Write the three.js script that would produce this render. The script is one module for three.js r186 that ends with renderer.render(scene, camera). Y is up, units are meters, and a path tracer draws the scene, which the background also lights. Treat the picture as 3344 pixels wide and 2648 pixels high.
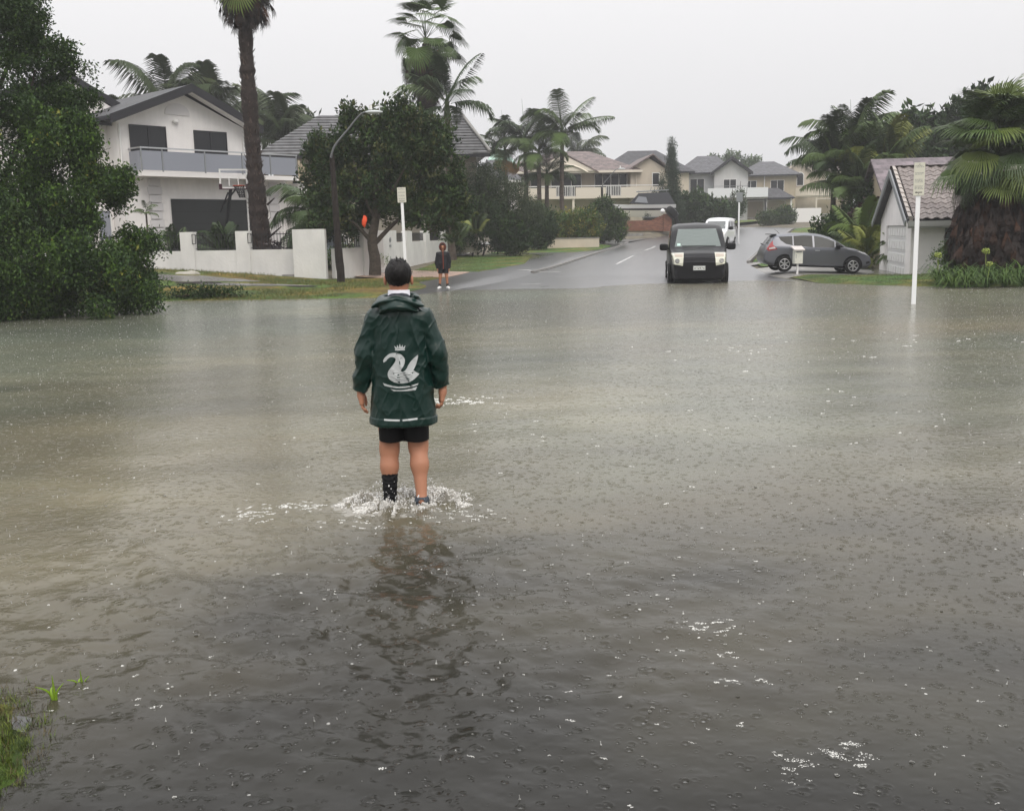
import * as THREE from 'three';
import { mergeGeometries, mergeVertices, toCreasedNormals } from 'three/addons/utils/BufferGeometryUtils.js';

// ---------- camera, sky, sun, exposure ----------
const scene = new THREE.Scene();
const camera = new THREE.PerspectiveCamera(44.206, 1024 / 810, 0.05, 1500);
camera.position.set(0, 1.65, 0);
camera.rotation.order = 'YXZ';
camera.rotation.set(-0.1713, 0, -0.018);

const renderer = new THREE.WebGLRenderer({ antialias: true });
renderer.setSize(1024, 810);
renderer.toneMapping = THREE.LinearToneMapping;
renderer.toneMappingExposure = 1.09;
renderer.shadowMap.enabled = true;

const SKY = { horizon: [0.68, 0.675, 0.685], rise: 1.0, zenith: 1.1 };
{ // overcast sky: even cloud, brighter towards the zenith as overcast skies are
  const w = 128, h = 64, d = new Float32Array(w * h * 4);
  for (let j = 0; j < h; j++) for (let i = 0; i < w; i++) {
    const el = Math.max(0, Math.sin(((j + 0.5) / h - 0.5) * Math.PI));
    const k = 1 + SKY.rise * el + SKY.zenith * el * el, o = (j * w + i) * 4;
    for (let c = 0; c < 3; c++) d[o + c] = SKY.horizon[c] * k;
    d[o + 3] = 1;
  }
  const t = new THREE.DataTexture(d, w, h, THREE.RGBAFormat, THREE.FloatType);
  t.mapping = THREE.EquirectangularReflectionMapping; t.magFilter = THREE.LinearFilter; t.needsUpdate = true;
  scene.background = t; scene.environment = t;
}
const sun = new THREE.DirectionalLight(0xfff6ea, 1.4);
sun.position.set(16, 52, 14); sun.target.position.set(0, 0, -25);
sun.castShadow = true; sun.shadow.radius = 70;
sun.shadow.mapSize.set(2048, 2048);
Object.assign(sun.shadow.camera, { left: -60, right: 60, top: 60, bottom: -60, near: 1, far: 200 });
scene.add(sun, sun.target);
scene.fog = new THREE.FogExp2(0xdfe0e2, 0.001);

// ---------- helpers ----------
function rng(seed) { let s = seed >>> 0; return () => { s = (s + 0x6D2B79F5) >>> 0; let t = Math.imul(s ^ (s >>> 15), 1 | s); t = (t + Math.imul(t ^ (t >>> 7), 61 | t)) ^ t; return ((t ^ (t >>> 14)) >>> 0) / 4294967296; }; }
const lerp = (a, b, t) => a + (b - a) * t, clamp = (x, a = 0, b = 1) => Math.min(b, Math.max(a, x));
const sstep = (a, b, x) => { const t = clamp((x - a) / (b - a)); return t * t * (3 - 2 * t); };
const interp = (pts, x) => { if (x <= pts[0][0]) return pts[0][1]; for (let i = 1; i < pts.length; i++) if (x <= pts[i][0]) { const [a, b] = pts[i - 1], [c, e] = pts[i]; return lerp(b, e, (x - a) / (c - a)); } return pts[pts.length - 1][1]; };
const ihash = (x, y, z) => { let h = Math.imul(x, 374761393) ^ Math.imul(y, 668265263) ^ Math.imul(z, 2147483647 ^ 1274126177); h = Math.imul(h ^ (h >>> 13), 1274126177); return ((h ^ (h >>> 16)) >>> 0) / 4294967296; };
function noise(x, y, z = 0, per = 0) { // value noise in -1..1, tiling with period per if given
  const xi = Math.floor(x), yi = Math.floor(y), zi = Math.floor(z), u = x - xi, v = y - yi, w = z - zi;
  const a = u * u * (3 - 2 * u), b = v * v * (3 - 2 * v), c = w * w * (3 - 2 * w);
  const q = per ? (n => ((n % per) + per) % per) : (n => n);
  const h = (i, j, k) => ihash(q(xi + i), q(yi + j), zi + k);
  const p = k => lerp(lerp(h(0, 0, k), h(1, 0, k), a), lerp(h(0, 1, k), h(1, 1, k), a), b);
  return (c ? lerp(p(0), p(1), c) : p(0)) * 2 - 1;
}
function fbm(x, y, z, oct = 4, per = 0) { let s = 0, a = 0.5, f = 1; for (let i = 0; i < oct; i++) { s += a * noise(x * f, y * f, z + i * 17.0, per * f); a *= 0.5; f *= 2; } return s; }
function tex(size, fn, srgb = true, repeat = [1, 1]) { // fn(u, v) -> [r, g, b] 0..1
  const d = new Uint8Array(size * size * 4);
  for (let j = 0; j < size; j++) for (let i = 0; i < size; i++) { const c = fn(i / size, j / size, i, j), o = (j * size + i) * 4; d[o] = clamp(c[0]) * 255; d[o + 1] = clamp(c[1]) * 255; d[o + 2] = clamp(c[2]) * 255; d[o + 3] = 255; }
  const t = new THREE.DataTexture(d, size, size, THREE.RGBAFormat); t.wrapS = t.wrapT = THREE.RepeatWrapping; t.magFilter = THREE.LinearFilter; t.minFilter = THREE.LinearMipmapLinearFilter;
  if (srgb) t.colorSpace = THREE.SRGBColorSpace; t.repeat.set(...repeat); t.needsUpdate = true; return t;
}
const rep = (t, x, y = x) => { const c = t.clone(); c.repeat.set(x, y); c.needsUpdate = true; return c; };
const names = {};
const numbered = n => { const k = names[n] = (names[n] ?? -1) + 1; return k ? `${n}_${String(k).padStart(3, '0')}` : n; };
function tag(o, label, category, group) { o.userData.label = label; o.userData.category = category; if (group) o.userData.group = group; return o; }
function thing(name, label, category, pos = [0, 0, 0], turn = 0, group) { const g = new THREE.Group(); g.name = numbered(name); g.position.set(...pos); g.rotation.y = turn; scene.add(g); return tag(g, label, category, group); }
function mesh(name, geo, mat, parent = scene) { const m = new THREE.Mesh(geo, mat); m.name = parent === scene ? numbered(name) : name; m.castShadow = m.receiveShadow = true; parent.add(m); return m; }
function struct(name, geo, mat, parent = scene) { const m = mesh(name, geo, mat, parent); if (parent === scene) m.userData.kind = 'structure'; return m; }
const plain = g => { const o = g.index ? g.toNonIndexed() : g; for (const k of Object.keys(o.attributes)) if (!['position', 'normal', 'uv'].includes(k)) o.deleteAttribute(k); if (!o.attributes.uv) o.setAttribute('uv', new THREE.BufferAttribute(new Float32Array(o.attributes.position.count * 2), 2)); if (!o.attributes.normal) o.computeVertexNormals(); return o; };
const merge = list => mergeGeometries(list.map(plain));
function uvm(g, s = 1) { // uv in metres by the way each face points
  g = plain(g); const p = g.attributes.position, n = g.attributes.normal, uv = g.attributes.uv;
  for (let i = 0; i < p.count; i++) { const x = Math.abs(n.getX(i)), y = Math.abs(n.getY(i)), z = Math.abs(n.getZ(i)); if (y > x && y > z) uv.setXY(i, p.getX(i) * s, p.getZ(i) * s); else if (x > z) uv.setXY(i, p.getZ(i) * s, p.getY(i) * s); else uv.setXY(i, p.getX(i) * s, p.getY(i) * s); }
  return g;
}
const V = (x, y, z) => new THREE.Vector3(x, y, z);
function box(x0, x1, y0, y1, z0, z1) { const g = new THREE.BoxGeometry(x1 - x0, y1 - y0, z1 - z0); g.translate((x0 + x1) / 2, (y0 + y1) / 2, (z0 + z1) / 2); return g; }
const ubox = (...a) => uvm(box(...a));
function bar(a, b, r, seg = 6, r2 = r) { const A = V(...a), B = V(...b), d = B.clone().sub(A), g = new THREE.CylinderGeometry(r2, r, d.length(), seg, 1); g.applyQuaternion(new THREE.Quaternion().setFromUnitVectors(V(0, 1, 0), d.normalize())); const m = A.add(B).multiplyScalar(0.5); g.translate(m.x, m.y, m.z); return g; }
function beam(a, b, w, h) { const A = V(...a), B = V(...b), g = new THREE.BoxGeometry(w, h, A.distanceTo(B)), m = new THREE.Matrix4().lookAt(A, B, V(0, 1, 0)); g.applyMatrix4(m); const c = A.add(B).multiplyScalar(0.5); g.translate(c.x, c.y, c.z); return g; }
function tube(pts, r0, r1, seg = 8, n = pts.length * 3) { // tapered tube through points
  const c = new THREE.CatmullRomCurve3(pts.map(p => V(...p))), g = new THREE.TubeGeometry(c, n, 1, seg, false), p = g.attributes.position;
  for (let i = 0; i <= n; i++) { const q = c.getPointAt(i / n), r = typeof r0 === 'function' ? r0(i / n) : lerp(r0, r1, i / n); for (let j = 0; j <= seg; j++) { const k = i * (seg + 1) + j; p.setXYZ(k, q.x + (p.getX(k) - q.x) * r, q.y + (p.getY(k) - q.y) * r, q.z + (p.getZ(k) - q.z) * r); } }
  g.computeVertexNormals(); return g;
}
function poly(pts, z0 = 0, depth = 0) { const s = new THREE.Shape(pts.map(p => new THREE.Vector2(...p))); const g = depth ? new THREE.ExtrudeGeometry(s, { depth, bevelEnabled: false }) : new THREE.ShapeGeometry(s); g.translate(0, 0, z0); return g; }
function quads(list) { // list of [a, b, c, d] corner points -> flat faces
  const P = []; for (const [a, b, c, d] of list) P.push(...a, ...b, ...c, ...(d ? [...a, ...c, ...d] : []));
  const g = new THREE.BufferGeometry(); g.setAttribute('position', new THREE.Float32BufferAttribute(P, 3)); g.computeVertexNormals(); return uvm(g);
}
function slab(a, b, c, d, t) { // thick sheet: corners (counter-clockwise from above) and thickness downwards
  const dn = p => [p[0], p[1] - t, p[2]]; const [A, B, C, D] = [a, b, c, d].map(dn);
  return quads([[a, b, c, d], [D, C, B, A], [a, A, B, b], [b, B, C, c], [c, C, D, d], [d, D, A, a]]);
}
function pillow(w, h, d, e = 0.55, n = 14) { // rounded block
  const g = new THREE.SphereGeometry(1, n, Math.round(n * 0.7)), p = g.attributes.position, f = v => Math.sign(v) * Math.pow(Math.abs(v), e); for (let i = 0; i < p.count; i++) p.setXYZ(i, f(p.getX(i)) * w / 2, f(p.getY(i)) * h / 2, f(p.getZ(i)) * d / 2); g.computeVertexNormals(); return g;
}
const rot = (g, x = 0, y = 0, z = 0) => { if (x) g.rotateX(x); if (y) g.rotateY(y); if (z) g.rotateZ(z); return g; };
const mov = (g, x, y, z) => g.translate(x, y, z);
function subdivide(g, n) { // split every triangle in four, n times
  let p = [...plain(g).attributes.position.array];
  for (let k = 0; k < n; k++) { const q = []; for (let i = 0; i < p.length; i += 9) { const a = p.slice(i, i + 3), b = p.slice(i + 3, i + 6), c = p.slice(i + 6, i + 9), m = (u, v) => u.map((x, j) => (x + v[j]) / 2), ab = m(a, b), bc = m(b, c), ca = m(c, a); q.push(...a, ...ab, ...ca, ...ab, ...b, ...bc, ...ca, ...bc, ...c, ...ab, ...bc, ...ca); } p = q; }
  const o = new THREE.BufferGeometry(); o.setAttribute('position', new THREE.Float32BufferAttribute(p, 3)); return o;
}
function instances(name, geo, mat, n, fn, parent, stuff = true) { // fn(i, matrix, color) places copy i
  const m = new THREE.InstancedMesh(geo, mat, n), M = new THREE.Matrix4(), C = new THREE.Color();
  for (let i = 0; i < n; i++) { fn(i, M, C); m.setMatrixAt(i, M); m.setColorAt(i, C); }
  m.name = parent === scene ? numbered(name) : name; m.castShadow = m.receiveShadow = true; if (stuff) m.userData.kind = 'stuff'; parent.add(m); return m;
}
function place(M, x, y, z, rx, ry, rz, s, sy = s, sz = s) { return M.compose(V(x, y, z), new THREE.Quaternion().setFromEuler(new THREE.Euler(rx, ry, rz, 'YXZ')), V(s, sy, sz)); }

// naive surface nets of a signed distance field
function surface(sdf, lo, hi, cell) {
  const n = [0, 1, 2].map(k => Math.ceil((hi[k] - lo[k]) / cell) + 2), [nx, ny, nz] = n, F = new Float32Array(nx * ny * nz), at = (i, j, k) => i + nx * (j + ny * k);
  for (let k = 0; k < nz; k++) for (let j = 0; j < ny; j++) for (let i = 0; i < nx; i++) F[at(i, j, k)] = sdf(lo[0] + i * cell, lo[1] + j * cell, lo[2] + k * cell);
  const id = new Int32Array(F.length).fill(-1), P = [], N = [], I = [];
  for (let k = 0; k < nz - 1; k++) for (let j = 0; j < ny - 1; j++) for (let i = 0; i < nx - 1; i++) {
    let c = 0, sx = 0, sy = 0, sz = 0; const v = (a, b, d) => F[at(i + a, j + b, k + d)];
    const e = (a, b, d, A, B, D) => { const p = v(a, b, d), q = v(A, B, D); if (p < 0 !== q < 0) { const t = p / (p - q); sx += a + (A - a) * t; sy += b + (B - b) * t; sz += d + (D - d) * t; c++; } };
    e(0, 0, 0, 1, 0, 0); e(0, 1, 0, 1, 1, 0); e(0, 0, 1, 1, 0, 1); e(0, 1, 1, 1, 1, 1); e(0, 0, 0, 0, 1, 0); e(1, 0, 0, 1, 1, 0); e(0, 0, 1, 0, 1, 1); e(1, 0, 1, 1, 1, 1); e(0, 0, 0, 0, 0, 1); e(1, 0, 0, 1, 0, 1); e(0, 1, 0, 0, 1, 1); e(1, 1, 0, 1, 1, 1);
    if (c) { id[at(i, j, k)] = P.length / 3; P.push(lo[0] + (i + sx / c) * cell, lo[1] + (j + sy / c) * cell, lo[2] + (k + sz / c) * cell); }
  }
  const quad = (a, b, c, d, flip) => { if (a < 0 || b < 0 || c < 0 || d < 0) return; flip ? I.push(a, c, b, a, d, c) : I.push(a, b, c, a, c, d); };
  for (let k = 1; k < nz - 1; k++) for (let j = 1; j < ny - 1; j++) for (let i = 1; i < nx - 1; i++) {
    const s = F[at(i, j, k)] < 0;
    if (s !== F[at(i + 1, j, k)] < 0) quad(id[at(i, j - 1, k - 1)], id[at(i, j, k - 1)], id[at(i, j, k)], id[at(i, j - 1, k)], !s);
    if (s !== F[at(i, j + 1, k)] < 0) quad(id[at(i - 1, j, k - 1)], id[at(i - 1, j, k)], id[at(i, j, k)], id[at(i, j, k - 1)], !s);
    if (s !== F[at(i, j, k + 1)] < 0) quad(id[at(i - 1, j - 1, k)], id[at(i, j - 1, k)], id[at(i, j, k)], id[at(i - 1, j, k)], !s);
  }
  const h = cell * 0.5;
  for (let i = 0; i < P.length; i += 3) { const [x, y, z] = [P[i], P[i + 1], P[i + 2]]; let a = sdf(x + h, y, z) - sdf(x - h, y, z), b = sdf(x, y + h, z) - sdf(x, y - h, z), c = sdf(x, y, z + h) - sdf(x, y, z - h); const l = Math.hypot(a, b, c) || 1; N.push(a / l, b / l, c / l); }
  const g = new THREE.BufferGeometry(); g.setAttribute('position', new THREE.Float32BufferAttribute(P, 3)); g.setAttribute('normal', new THREE.Float32BufferAttribute(N, 3)); g.setIndex(I);
  const uv = new Float32Array(P.length / 3 * 2); for (let i = 0; i < uv.length / 2; i++) { uv[2 * i] = P[3 * i] + P[3 * i + 2]; uv[2 * i + 1] = P[3 * i + 1]; } g.setAttribute('uv', new THREE.BufferAttribute(uv, 2));
  return g;
}
const smin = (a, b, k) => { const h = clamp(0.5 + 0.5 * (b - a) / k); return lerp(b, a, h) - k * h * (1 - h); };
const cone = (x, y, z, a, b, ra, rb) => { // tapered capsule
  const dx = b[0] - a[0], dy = b[1] - a[1], dz = b[2] - a[2], px = x - a[0], py = y - a[1], pz = z - a[2], t = clamp((px * dx + py * dy + pz * dz) / (dx * dx + dy * dy + dz * dz || 1e-9));
  return Math.hypot(px - dx * t, py - dy * t, pz - dz * t) - lerp(ra, rb, t); };
const ell = (x, y, z, c, r) => { const a = (x - c[0]) / r[0], b = (y - c[1]) / r[1], d = (z - c[2]) / r[2], k = Math.hypot(a, b, d); return (k - 1) * Math.min(...r) * (k < 1 ? 1 : 0.5 * (1 + 1)); };

// ---------- shared textures and materials ----------
const mott = tex(256, (u, v) => { const k = 0.86 + 0.22 * fbm(u * 6, v * 6, 3, 5, 6); return [k, k, k * 0.99]; });
const grain = tex(256, (u, v) => { const k = 0.5 + 0.6 * fbm(u * 24, v * 24, 9, 4, 24); return [k, k, k]; }, false);
const speck = tex(512, (u, v, i, j) => { const k = 0.5 + 0.5 * fbm(u * 10, v * 10, 2, 4, 10) + 0.35 * (ihash(i, j, 5) - 0.5); return [k, k, k]; }, false);
const drips = tex(256, (u, v) => { const k = 0.95 + 0.02 * fbm(u * 30, v * 5, 6, 3, 5) + 0.055 * fbm(u * 5, v * 5, 8, 5, 5); return [k, k, k * 0.985]; });
const col = (r, g, b) => new THREE.Color().setRGB(r, g, b);
function mat(c, o = {}) { const { bump = 0, tile = 1, map, ...rest } = o; const m = new THREE.MeshPhysicalMaterial({ color: Array.isArray(c) ? col(...c) : c, roughness: 0.7, specularIntensity: 0.5, ...rest }); if (map) m.map = rep(map, tile); if (bump) { m.bumpMap = rep(grain, tile * 2); m.bumpScale = bump; } return m; }
const M = {
  white: mat([0.86, 0.835, 0.845], { map: drips, tile: 0.3, bump: 0.003, roughness: 0.75 }),
  fence: mat([0.72, 0.715, 0.715], { map: drips, tile: 0.35, bump: 0.004, roughness: 0.75 }),
  trim: mat([0.72, 0.715, 0.70], { roughness: 0.5 }), dark: mat([0.012, 0.012, 0.014], { roughness: 0.5 }), black: mat([0.006, 0.006, 0.007], { roughness: 0.35, specularIntensity: 0.3 }),
  glassDark: mat([0.02, 0.021, 0.024], { roughness: 0.18 }), slate: mat([0.07, 0.071, 0.078], { map: mott, tile: 0.6, bump: 0.006, roughness: 0.55 }),
  fascia: mat([0.022, 0.022, 0.026], { roughness: 0.5 }), steel: mat([0.5, 0.51, 0.52], { metalness: 0.9, roughness: 0.32 }), galv: mat([0.26, 0.275, 0.285], { metalness: 0.4, roughness: 0.5 }),
  iron: mat([0.02, 0.02, 0.022], { roughness: 0.45 }), pole: mat([0.8, 0.81, 0.82], { roughness: 0.45 }), frosted: mat([0.25, 0.265, 0.305], { roughness: 0.12 }),
  wood: mat([0.028, 0.021, 0.018], { map: mott, tile: 2, bump: 0.01, roughness: 0.8 }), bark: mat([0.10, 0.082, 0.065], { map: mott, tile: 3, bump: 0.02, roughness: 0.9 }), palmbark: mat([0.045, 0.032, 0.028], { map: mott, tile: 2, bump: 0.02, roughness: 0.9 }), ringbark: mat([0.11, 0.085, 0.07], { map: mott, tile: 2, bump: 0.015, roughness: 0.85 }),
  beige: mat([0.60, 0.53, 0.45], { map: drips, tile: 0.3, bump: 0.003 }), cream: mat([0.64, 0.585, 0.50], { roughness: 0.55 }), sand: mat([0.47, 0.40, 0.30], { map: drips, tile: 0.3, bump: 0.003 }),
  concrete: mat([0.30, 0.29, 0.28], { map: mott, tile: 0.7, bump: 0.004, roughness: 0.45 }), rubber: mat([0.012, 0.012, 0.012], { roughness: 0.75, specularIntensity: 0.3 }), alloy: mat([0.55, 0.55, 0.56], { metalness: 0.85, roughness: 0.3 }),
};
const leafMat = new THREE.MeshPhysicalMaterial({ color: 0xffffff, roughness: 0.5, specularIntensity: 0.35, side: THREE.DoubleSide });

// ---------- the lie of the land: y = 0 is the flood level ----------
const BASE = [[0, -0.15], [25, -0.1], [31, 0], [45, 0.12], [60, 0.3], [70, 0.5], [80, 0.9], [95, 1.5], [120, 2.3], [150, 3.3], [200, 4.5], [400, 8], [1200, 8]];
const KL = [[0, -3.6], [20, -4], [26, -3], [31, -1.2], [40.7, 1.45], [60, 5.2], [76, 9], [86, 13], [95, 18], [110, 27], [150, 60], [260, 150]];
const KR = [[0, 11.8], [24, 12.4], [26.5, 11.4], [30, 9.0], [35, 9.0], [45.5, 10.7], [60.7, 15], [95, 26.5], [110, 36], [150, 72], [260, 165]];
const kl = d => interp(KL, d), kr = d => interp(KR, d);
function ground(x, z) {
  const d = -z; let y = interp(BASE, Math.max(0, d));
  if (x < kl(d)) { const t = kl(d) - x; y += Math.min(0.11, t * 0.2) * sstep(23.5, 30, d) * (1 - sstep(74, 78, d)) + sstep(26, 36, d) * Math.min(0.8, 0.077 * Math.max(0, -6.3 - x)) - 0.05 * (1 - sstep(20, 25, d)); }
  if (x < kl(d)) y += 0.42 * sstep(80, 87, d) * (1 - sstep(110, 140, d));
  if (x > kr(d)) y += Math.min(0.1, (x - kr(d)) * 0.12) * sstep(23, 29, d) - 0.045 * clamp(x - kr(d) - 1, 0, 4) * sstep(31.5, 33.5, d) * (1 - sstep(42, 45, d));
  y += 0.2 * Math.exp(-(((x + 2.0) / 0.56) ** 2) - ((z + 2.8) / 0.72) ** 2) + 0.05 * sstep(-0.9, -2.2, x) * sstep(-6, -3.5, z); // bank by the photographer
  return y + 0.012 * fbm(x * 0.9, z * 0.9, 1, 3) + 0.05 * fbm(x * 0.22 + 3, z * 0.3, 6, 3) * sstep(22, 28, d) * (1 - sstep(38, 46, d));
}
function sheet(xs, zs, yf, uvs = 1) { // grid over lists of x (may depend on z) and z
  const P = [], U = [], I = [], nx = typeof xs === 'function' ? xs(zs[0]).length : xs.length;
  zs.forEach((z, j) => { const row = typeof xs === 'function' ? xs(z) : xs; row.forEach((x, i) => { P.push(x, yf(x, z), z); U.push(x * uvs, z * uvs); if (i && j) { const a = (j - 1) * nx + i - 1, b = a + 1, c = a + nx, e = c + 1; I.push(a, b, c, b, e, c); } }); });
  const g = new THREE.BufferGeometry(); g.setAttribute('position', new THREE.Float32BufferAttribute(P, 3)); g.setAttribute('uv', new THREE.Float32BufferAttribute(U, 2)); g.setIndex(I); g.computeVertexNormals();
  if (g.attributes.normal.getY(0) < 0) { for (let i = 0; i < I.length; i += 3) [I[i + 1], I[i + 2]] = [I[i + 2], I[i + 1]]; g.setIndex(I); g.computeVertexNormals(); }
  return g;
}
const range = (a, b, n) => Array.from({ length: n + 1 }, (_, i) => lerp(a, b, i / n));
const grassTex = tex(512, (u, v, i, j) => { const a = fbm(u * 9, v * 9, 4, 5, 9), b = fbm(u * 60, v * 60, 7, 2, 60), e = (ihash(i, j, 3) - 0.5) * 0.16; const k = 0.5 + 0.55 * a + 0.45 * b + e, dry = clamp(0.45 + 2.0 * fbm(u * 4, v * 4, 12, 4, 4)); return [lerp(0.27, 0.47, dry) * (0.55 + 0.6 * k), lerp(0.42, 0.45, dry) * (0.55 + 0.6 * k), lerp(0.11, 0.17, dry) * (0.5 + 0.6 * k)]; });
const grassMat = new THREE.MeshStandardMaterial({ color: 0xffffff, map: rep(grassTex, 0.25), bumpMap: rep(speck, 0.9), bumpScale: 0.05, roughness: 0.8 });
const earthMat = new THREE.MeshStandardMaterial({ color: col(0.16, 0.14, 0.10), map: rep(mott, 0.3), bumpMap: rep(speck, 0.5), bumpScale: 0.03, roughness: 0.9 });
const asphTex = tex(512, (u, v, i, j) => { const k = 0.225 + 0.045 * fbm(u * 5, v * 5, 4, 4, 5) + 0.10 * (ihash(i, j, 1) - 0.5); return [k, k * 0.985, k * 0.985]; });
const asphalt = new THREE.MeshPhysicalMaterial({ color: 0xffffff, map: rep(asphTex, 0.5), bumpMap: rep(speck, 0.8), bumpScale: 0.0016, roughness: 0.42, clearcoat: 1, clearcoatRoughness: 0.3 });
const far = [-900, -500, -300, -200, -150, -120, -95];
struct('ground', sheet([-700, -400, -200, -120, -80, -60, ...range(-45, 60, 105), 80, 120, 200, 400, 700], [...far, ...range(-90, 2, 92), 6, 20, 60, 200], (x, z) => ground(x, z) - (x > kl(-z) - 0.6 && x < kr(-z) + 0.6 ? 0.14 : 0.05)), earthMat);
const dz = [...range(-260, -100, 40), ...range(-98, -20, 78), ...range(-19, 1.5, 40)];
struct('road', sheet(z => range(kl(-z), kr(-z), 26), dz, ground), asphalt);
struct('side_road', sheet(z => range(-60, kl(-z) - 0.02, 60), range(-86, -76.5, 12), (x, z) => lerp(ground(kl(-z), z), 1.0, 0.3)), asphalt);
struct('footpath', sheet(z => range(kl(-z) - 2.6 - 1.6 * sstep(-56, -61, z), kl(-z) - 0.001, 10), range(-75, -24.6, 60), (x, z) => ground(x, z) + 0.0), asphalt);
// flooded carriageway of the crossing street, in front of the verges
struct('flooded_street', sheet(z => range(-60, kl(-z) - 0.02, 60), range(-25, 1.5, 30), (x, z) => ground(x, z) - (x < -1 && z > -4 ? 0 : 0)), new THREE.MeshStandardMaterial({ color: col(0.11, 0.092, 0.07), map: rep(mott, 0.4), bumpMap: rep(speck, 0.6), bumpScale: 0.02, roughness: 0.8 }));
struct('flooded_street', sheet(z => range(kr(-z) + 0.02, 60, 50), range(-25, 1.5, 30), ground), asphalt);
// verges
const dryTurf = new THREE.MeshStandardMaterial({ color: col(1.25, 0.92, 0.72), map: rep(grassTex, 0.21), bumpMap: rep(speck, 0.9), bumpScale: 0.05, roughness: 0.85 });
struct('grass_bank', sheet(range(-3.5, -0.9, 60), range(-4.8, -1.0, 80), (x, z) => ground(x, z) + 0.008 + 0.02 * fbm(x * 7, z * 7, 4, 3)), new THREE.MeshStandardMaterial({ color: col(0.95, 0.72, 0.5), map: rep(grassTex, 0.6), bumpMap: rep(speck, 2), bumpScale: 0.03, roughness: 0.9 }));
const kerbLip = 0.004;
const verge = (xs, z0, z1, n, m = grassMat) => struct('grass_verge', sheet(xs, range(z0, z1, n), (x, z) => ground(x, z) + kerbLip), m);
verge(z => range(-32, kl(-z) - 0.7 - 1.5 * sstep(-29, -33, z), 60), -35.4, -25.0, 24, dryTurf);
verge(z => range(Math.min(-3.9 + 0.05 * (-z - 42), kl(-z) - 3), kl(-z) - interp([[38.5, 2.2], [46, 1.8], [58, 3.4], [59.6, 3.9]], -z), 12), -59, -39, 24);
verge(z => range(kl(-z) - 7 - (60 + z) * 0.1, kl(-z) - 0.5 - 2.2 * sstep(-70, -75, z) - 1.2 * sstep(-64, -60, z), 12), -75.5, -61, 20);
verge(z => range(-20, kl(-z) - 0.6, 50), -96, -86.6, 12);
verge(z => range(kl(-z) - 14, kl(-z) - 0.5, 12), -170, -96, 40);
// right-hand verges, cut by driveways
verge(z => range(kr(-z) + 0.25, 30, 30), -33.4 + 0.2, -23.4, 22);
verge(z => range(kr(-z) + 0.3 , kr(-z) + 4.5, 12), -43.2, -40.6, 6);
verge(z => range(kr(-z) + 0.3, kr(-z) + 5, 12), -51, -45.4, 8);
verge(z => range(kr(-z) + 0.4, kr(-z) + 12, 12), -160, -62, 50);
struct('driveway', sheet(z => range(kr(-z) + 0.02, 22, 20), range(-40.4, -33.4, 10), (x, z) => ground(x, z) - 0.03 - 0.004), M.concrete);
struct('driveway', sheet(z => range(kr(-z) + 0.02, 22, 20), range(-45.3, -43.3, 5), (x, z) => ground(x, z) - 0.02), M.concrete);
const paverTex = tex(512, (u, v, i, j) => { const r = Math.floor(v * 32), s = (u * 16 + (r % 2) * 0.5), jn = (v * 32 % 1 < 0.1 || s % 1 < 0.06) ? 0.75 : 1, k = (0.9 + 0.2 * (ihash(Math.floor(s) % 16, r, 2) - 0.5) + 0.1 * fbm(u * 8, v * 8, 3, 3, 8)) * jn; return [0.78 * k, 0.66 * k, 0.585 * k]; });
const paving = new THREE.MeshStandardMaterial({ color: 0xffffff, map: rep(paverTex, 0.3), roughness: 0.5, bumpMap: rep(grain, 1), bumpScale: 0.004 });
struct('paved_driveway', sheet(z => range(interp([[35.5, -4.6], [37.2, -5.8], [46, -8.5]], -z), interp([[35.5, -2.2], [38.9, -1.5], [39.6, -2.6], [42.5, -5.2], [46, -6.2]], -z), 10), range(-46, -35.55, 16), (x, z) => ground(x, z) + 0.008), paving);
// kerbs
for (const [side, z0, z1] of [[-1, -39, -76], [-1, -88, -110], [1, -45.5, -110]]) { const zs = range(z0, z1, Math.round(Math.abs(z1 - z0))), X = z => side < 0 ? kl(-z) - 0.1 : kr(-z) + 0.1; struct('kerb', merge(zs.slice(1).map((z, i) => beam([X(zs[i]), ground(X(zs[i]) - side * 0.2, zs[i]) + 0.02, zs[i]], [X(z), ground(X(z) - side * 0.2, z) + 0.02, z], 0.15, 0.16))), M.concrete); }
// painted markings
const paint = mat([0.62, 0.62, 0.62], { roughness: 0.4, map: mott, tile: 2 });
const faceUp = g => { const a = g.attributes.position.array, n = g.attributes.normal; if (n.getY(0) < 0) { for (let i = 0; i < a.length; i += 9) for (let k = 0; k < 3; k++) [a[i + 3 + k], a[i + 6 + k]] = [a[i + 6 + k], a[i + 3 + k]]; g.computeVertexNormals(); } return g; };
function stripe(a, b, w) { const n = 10; const P = []; for (let i = 0; i < n; i++) { const s = [i / n, (i + 1) / n].map(t => { const x = lerp(a[0], b[0], t), z = lerp(a[1], b[1], t), dx = b[0] - a[0], dd = b[1] - a[1], l = Math.hypot(dx, dd), nx = -dd / l * w / 2, nz = dx / l * w / 2; return [[x + nx, ground(x + nx, z + nz) + 0.006, z + nz], [x - nx, ground(x - nx, z - nz) + 0.006, z - nz]]; }); P.push([s[0][0], s[1][0], s[1][1], s[0][1]]); } return faceUp(quads(P)); }
struct('road_marking', stripe([0.3, -39.6], [2.05, -39.9], 0.28), paint);
struct('road_marking', stripe([0.35, -32.4], [1.0, -32.4], 0.16), paint);
struct('road_marking', stripe([4.95, -46.5], [6.95, -56.5], 0.14), paint);
struct('road_marking', stripe([8.6, -64], [10.3, -71], 0.14), paint);
struct('road_marking', stripe([7.2, -76.5], [8.9, -75.2], 0.3), paint);
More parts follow.
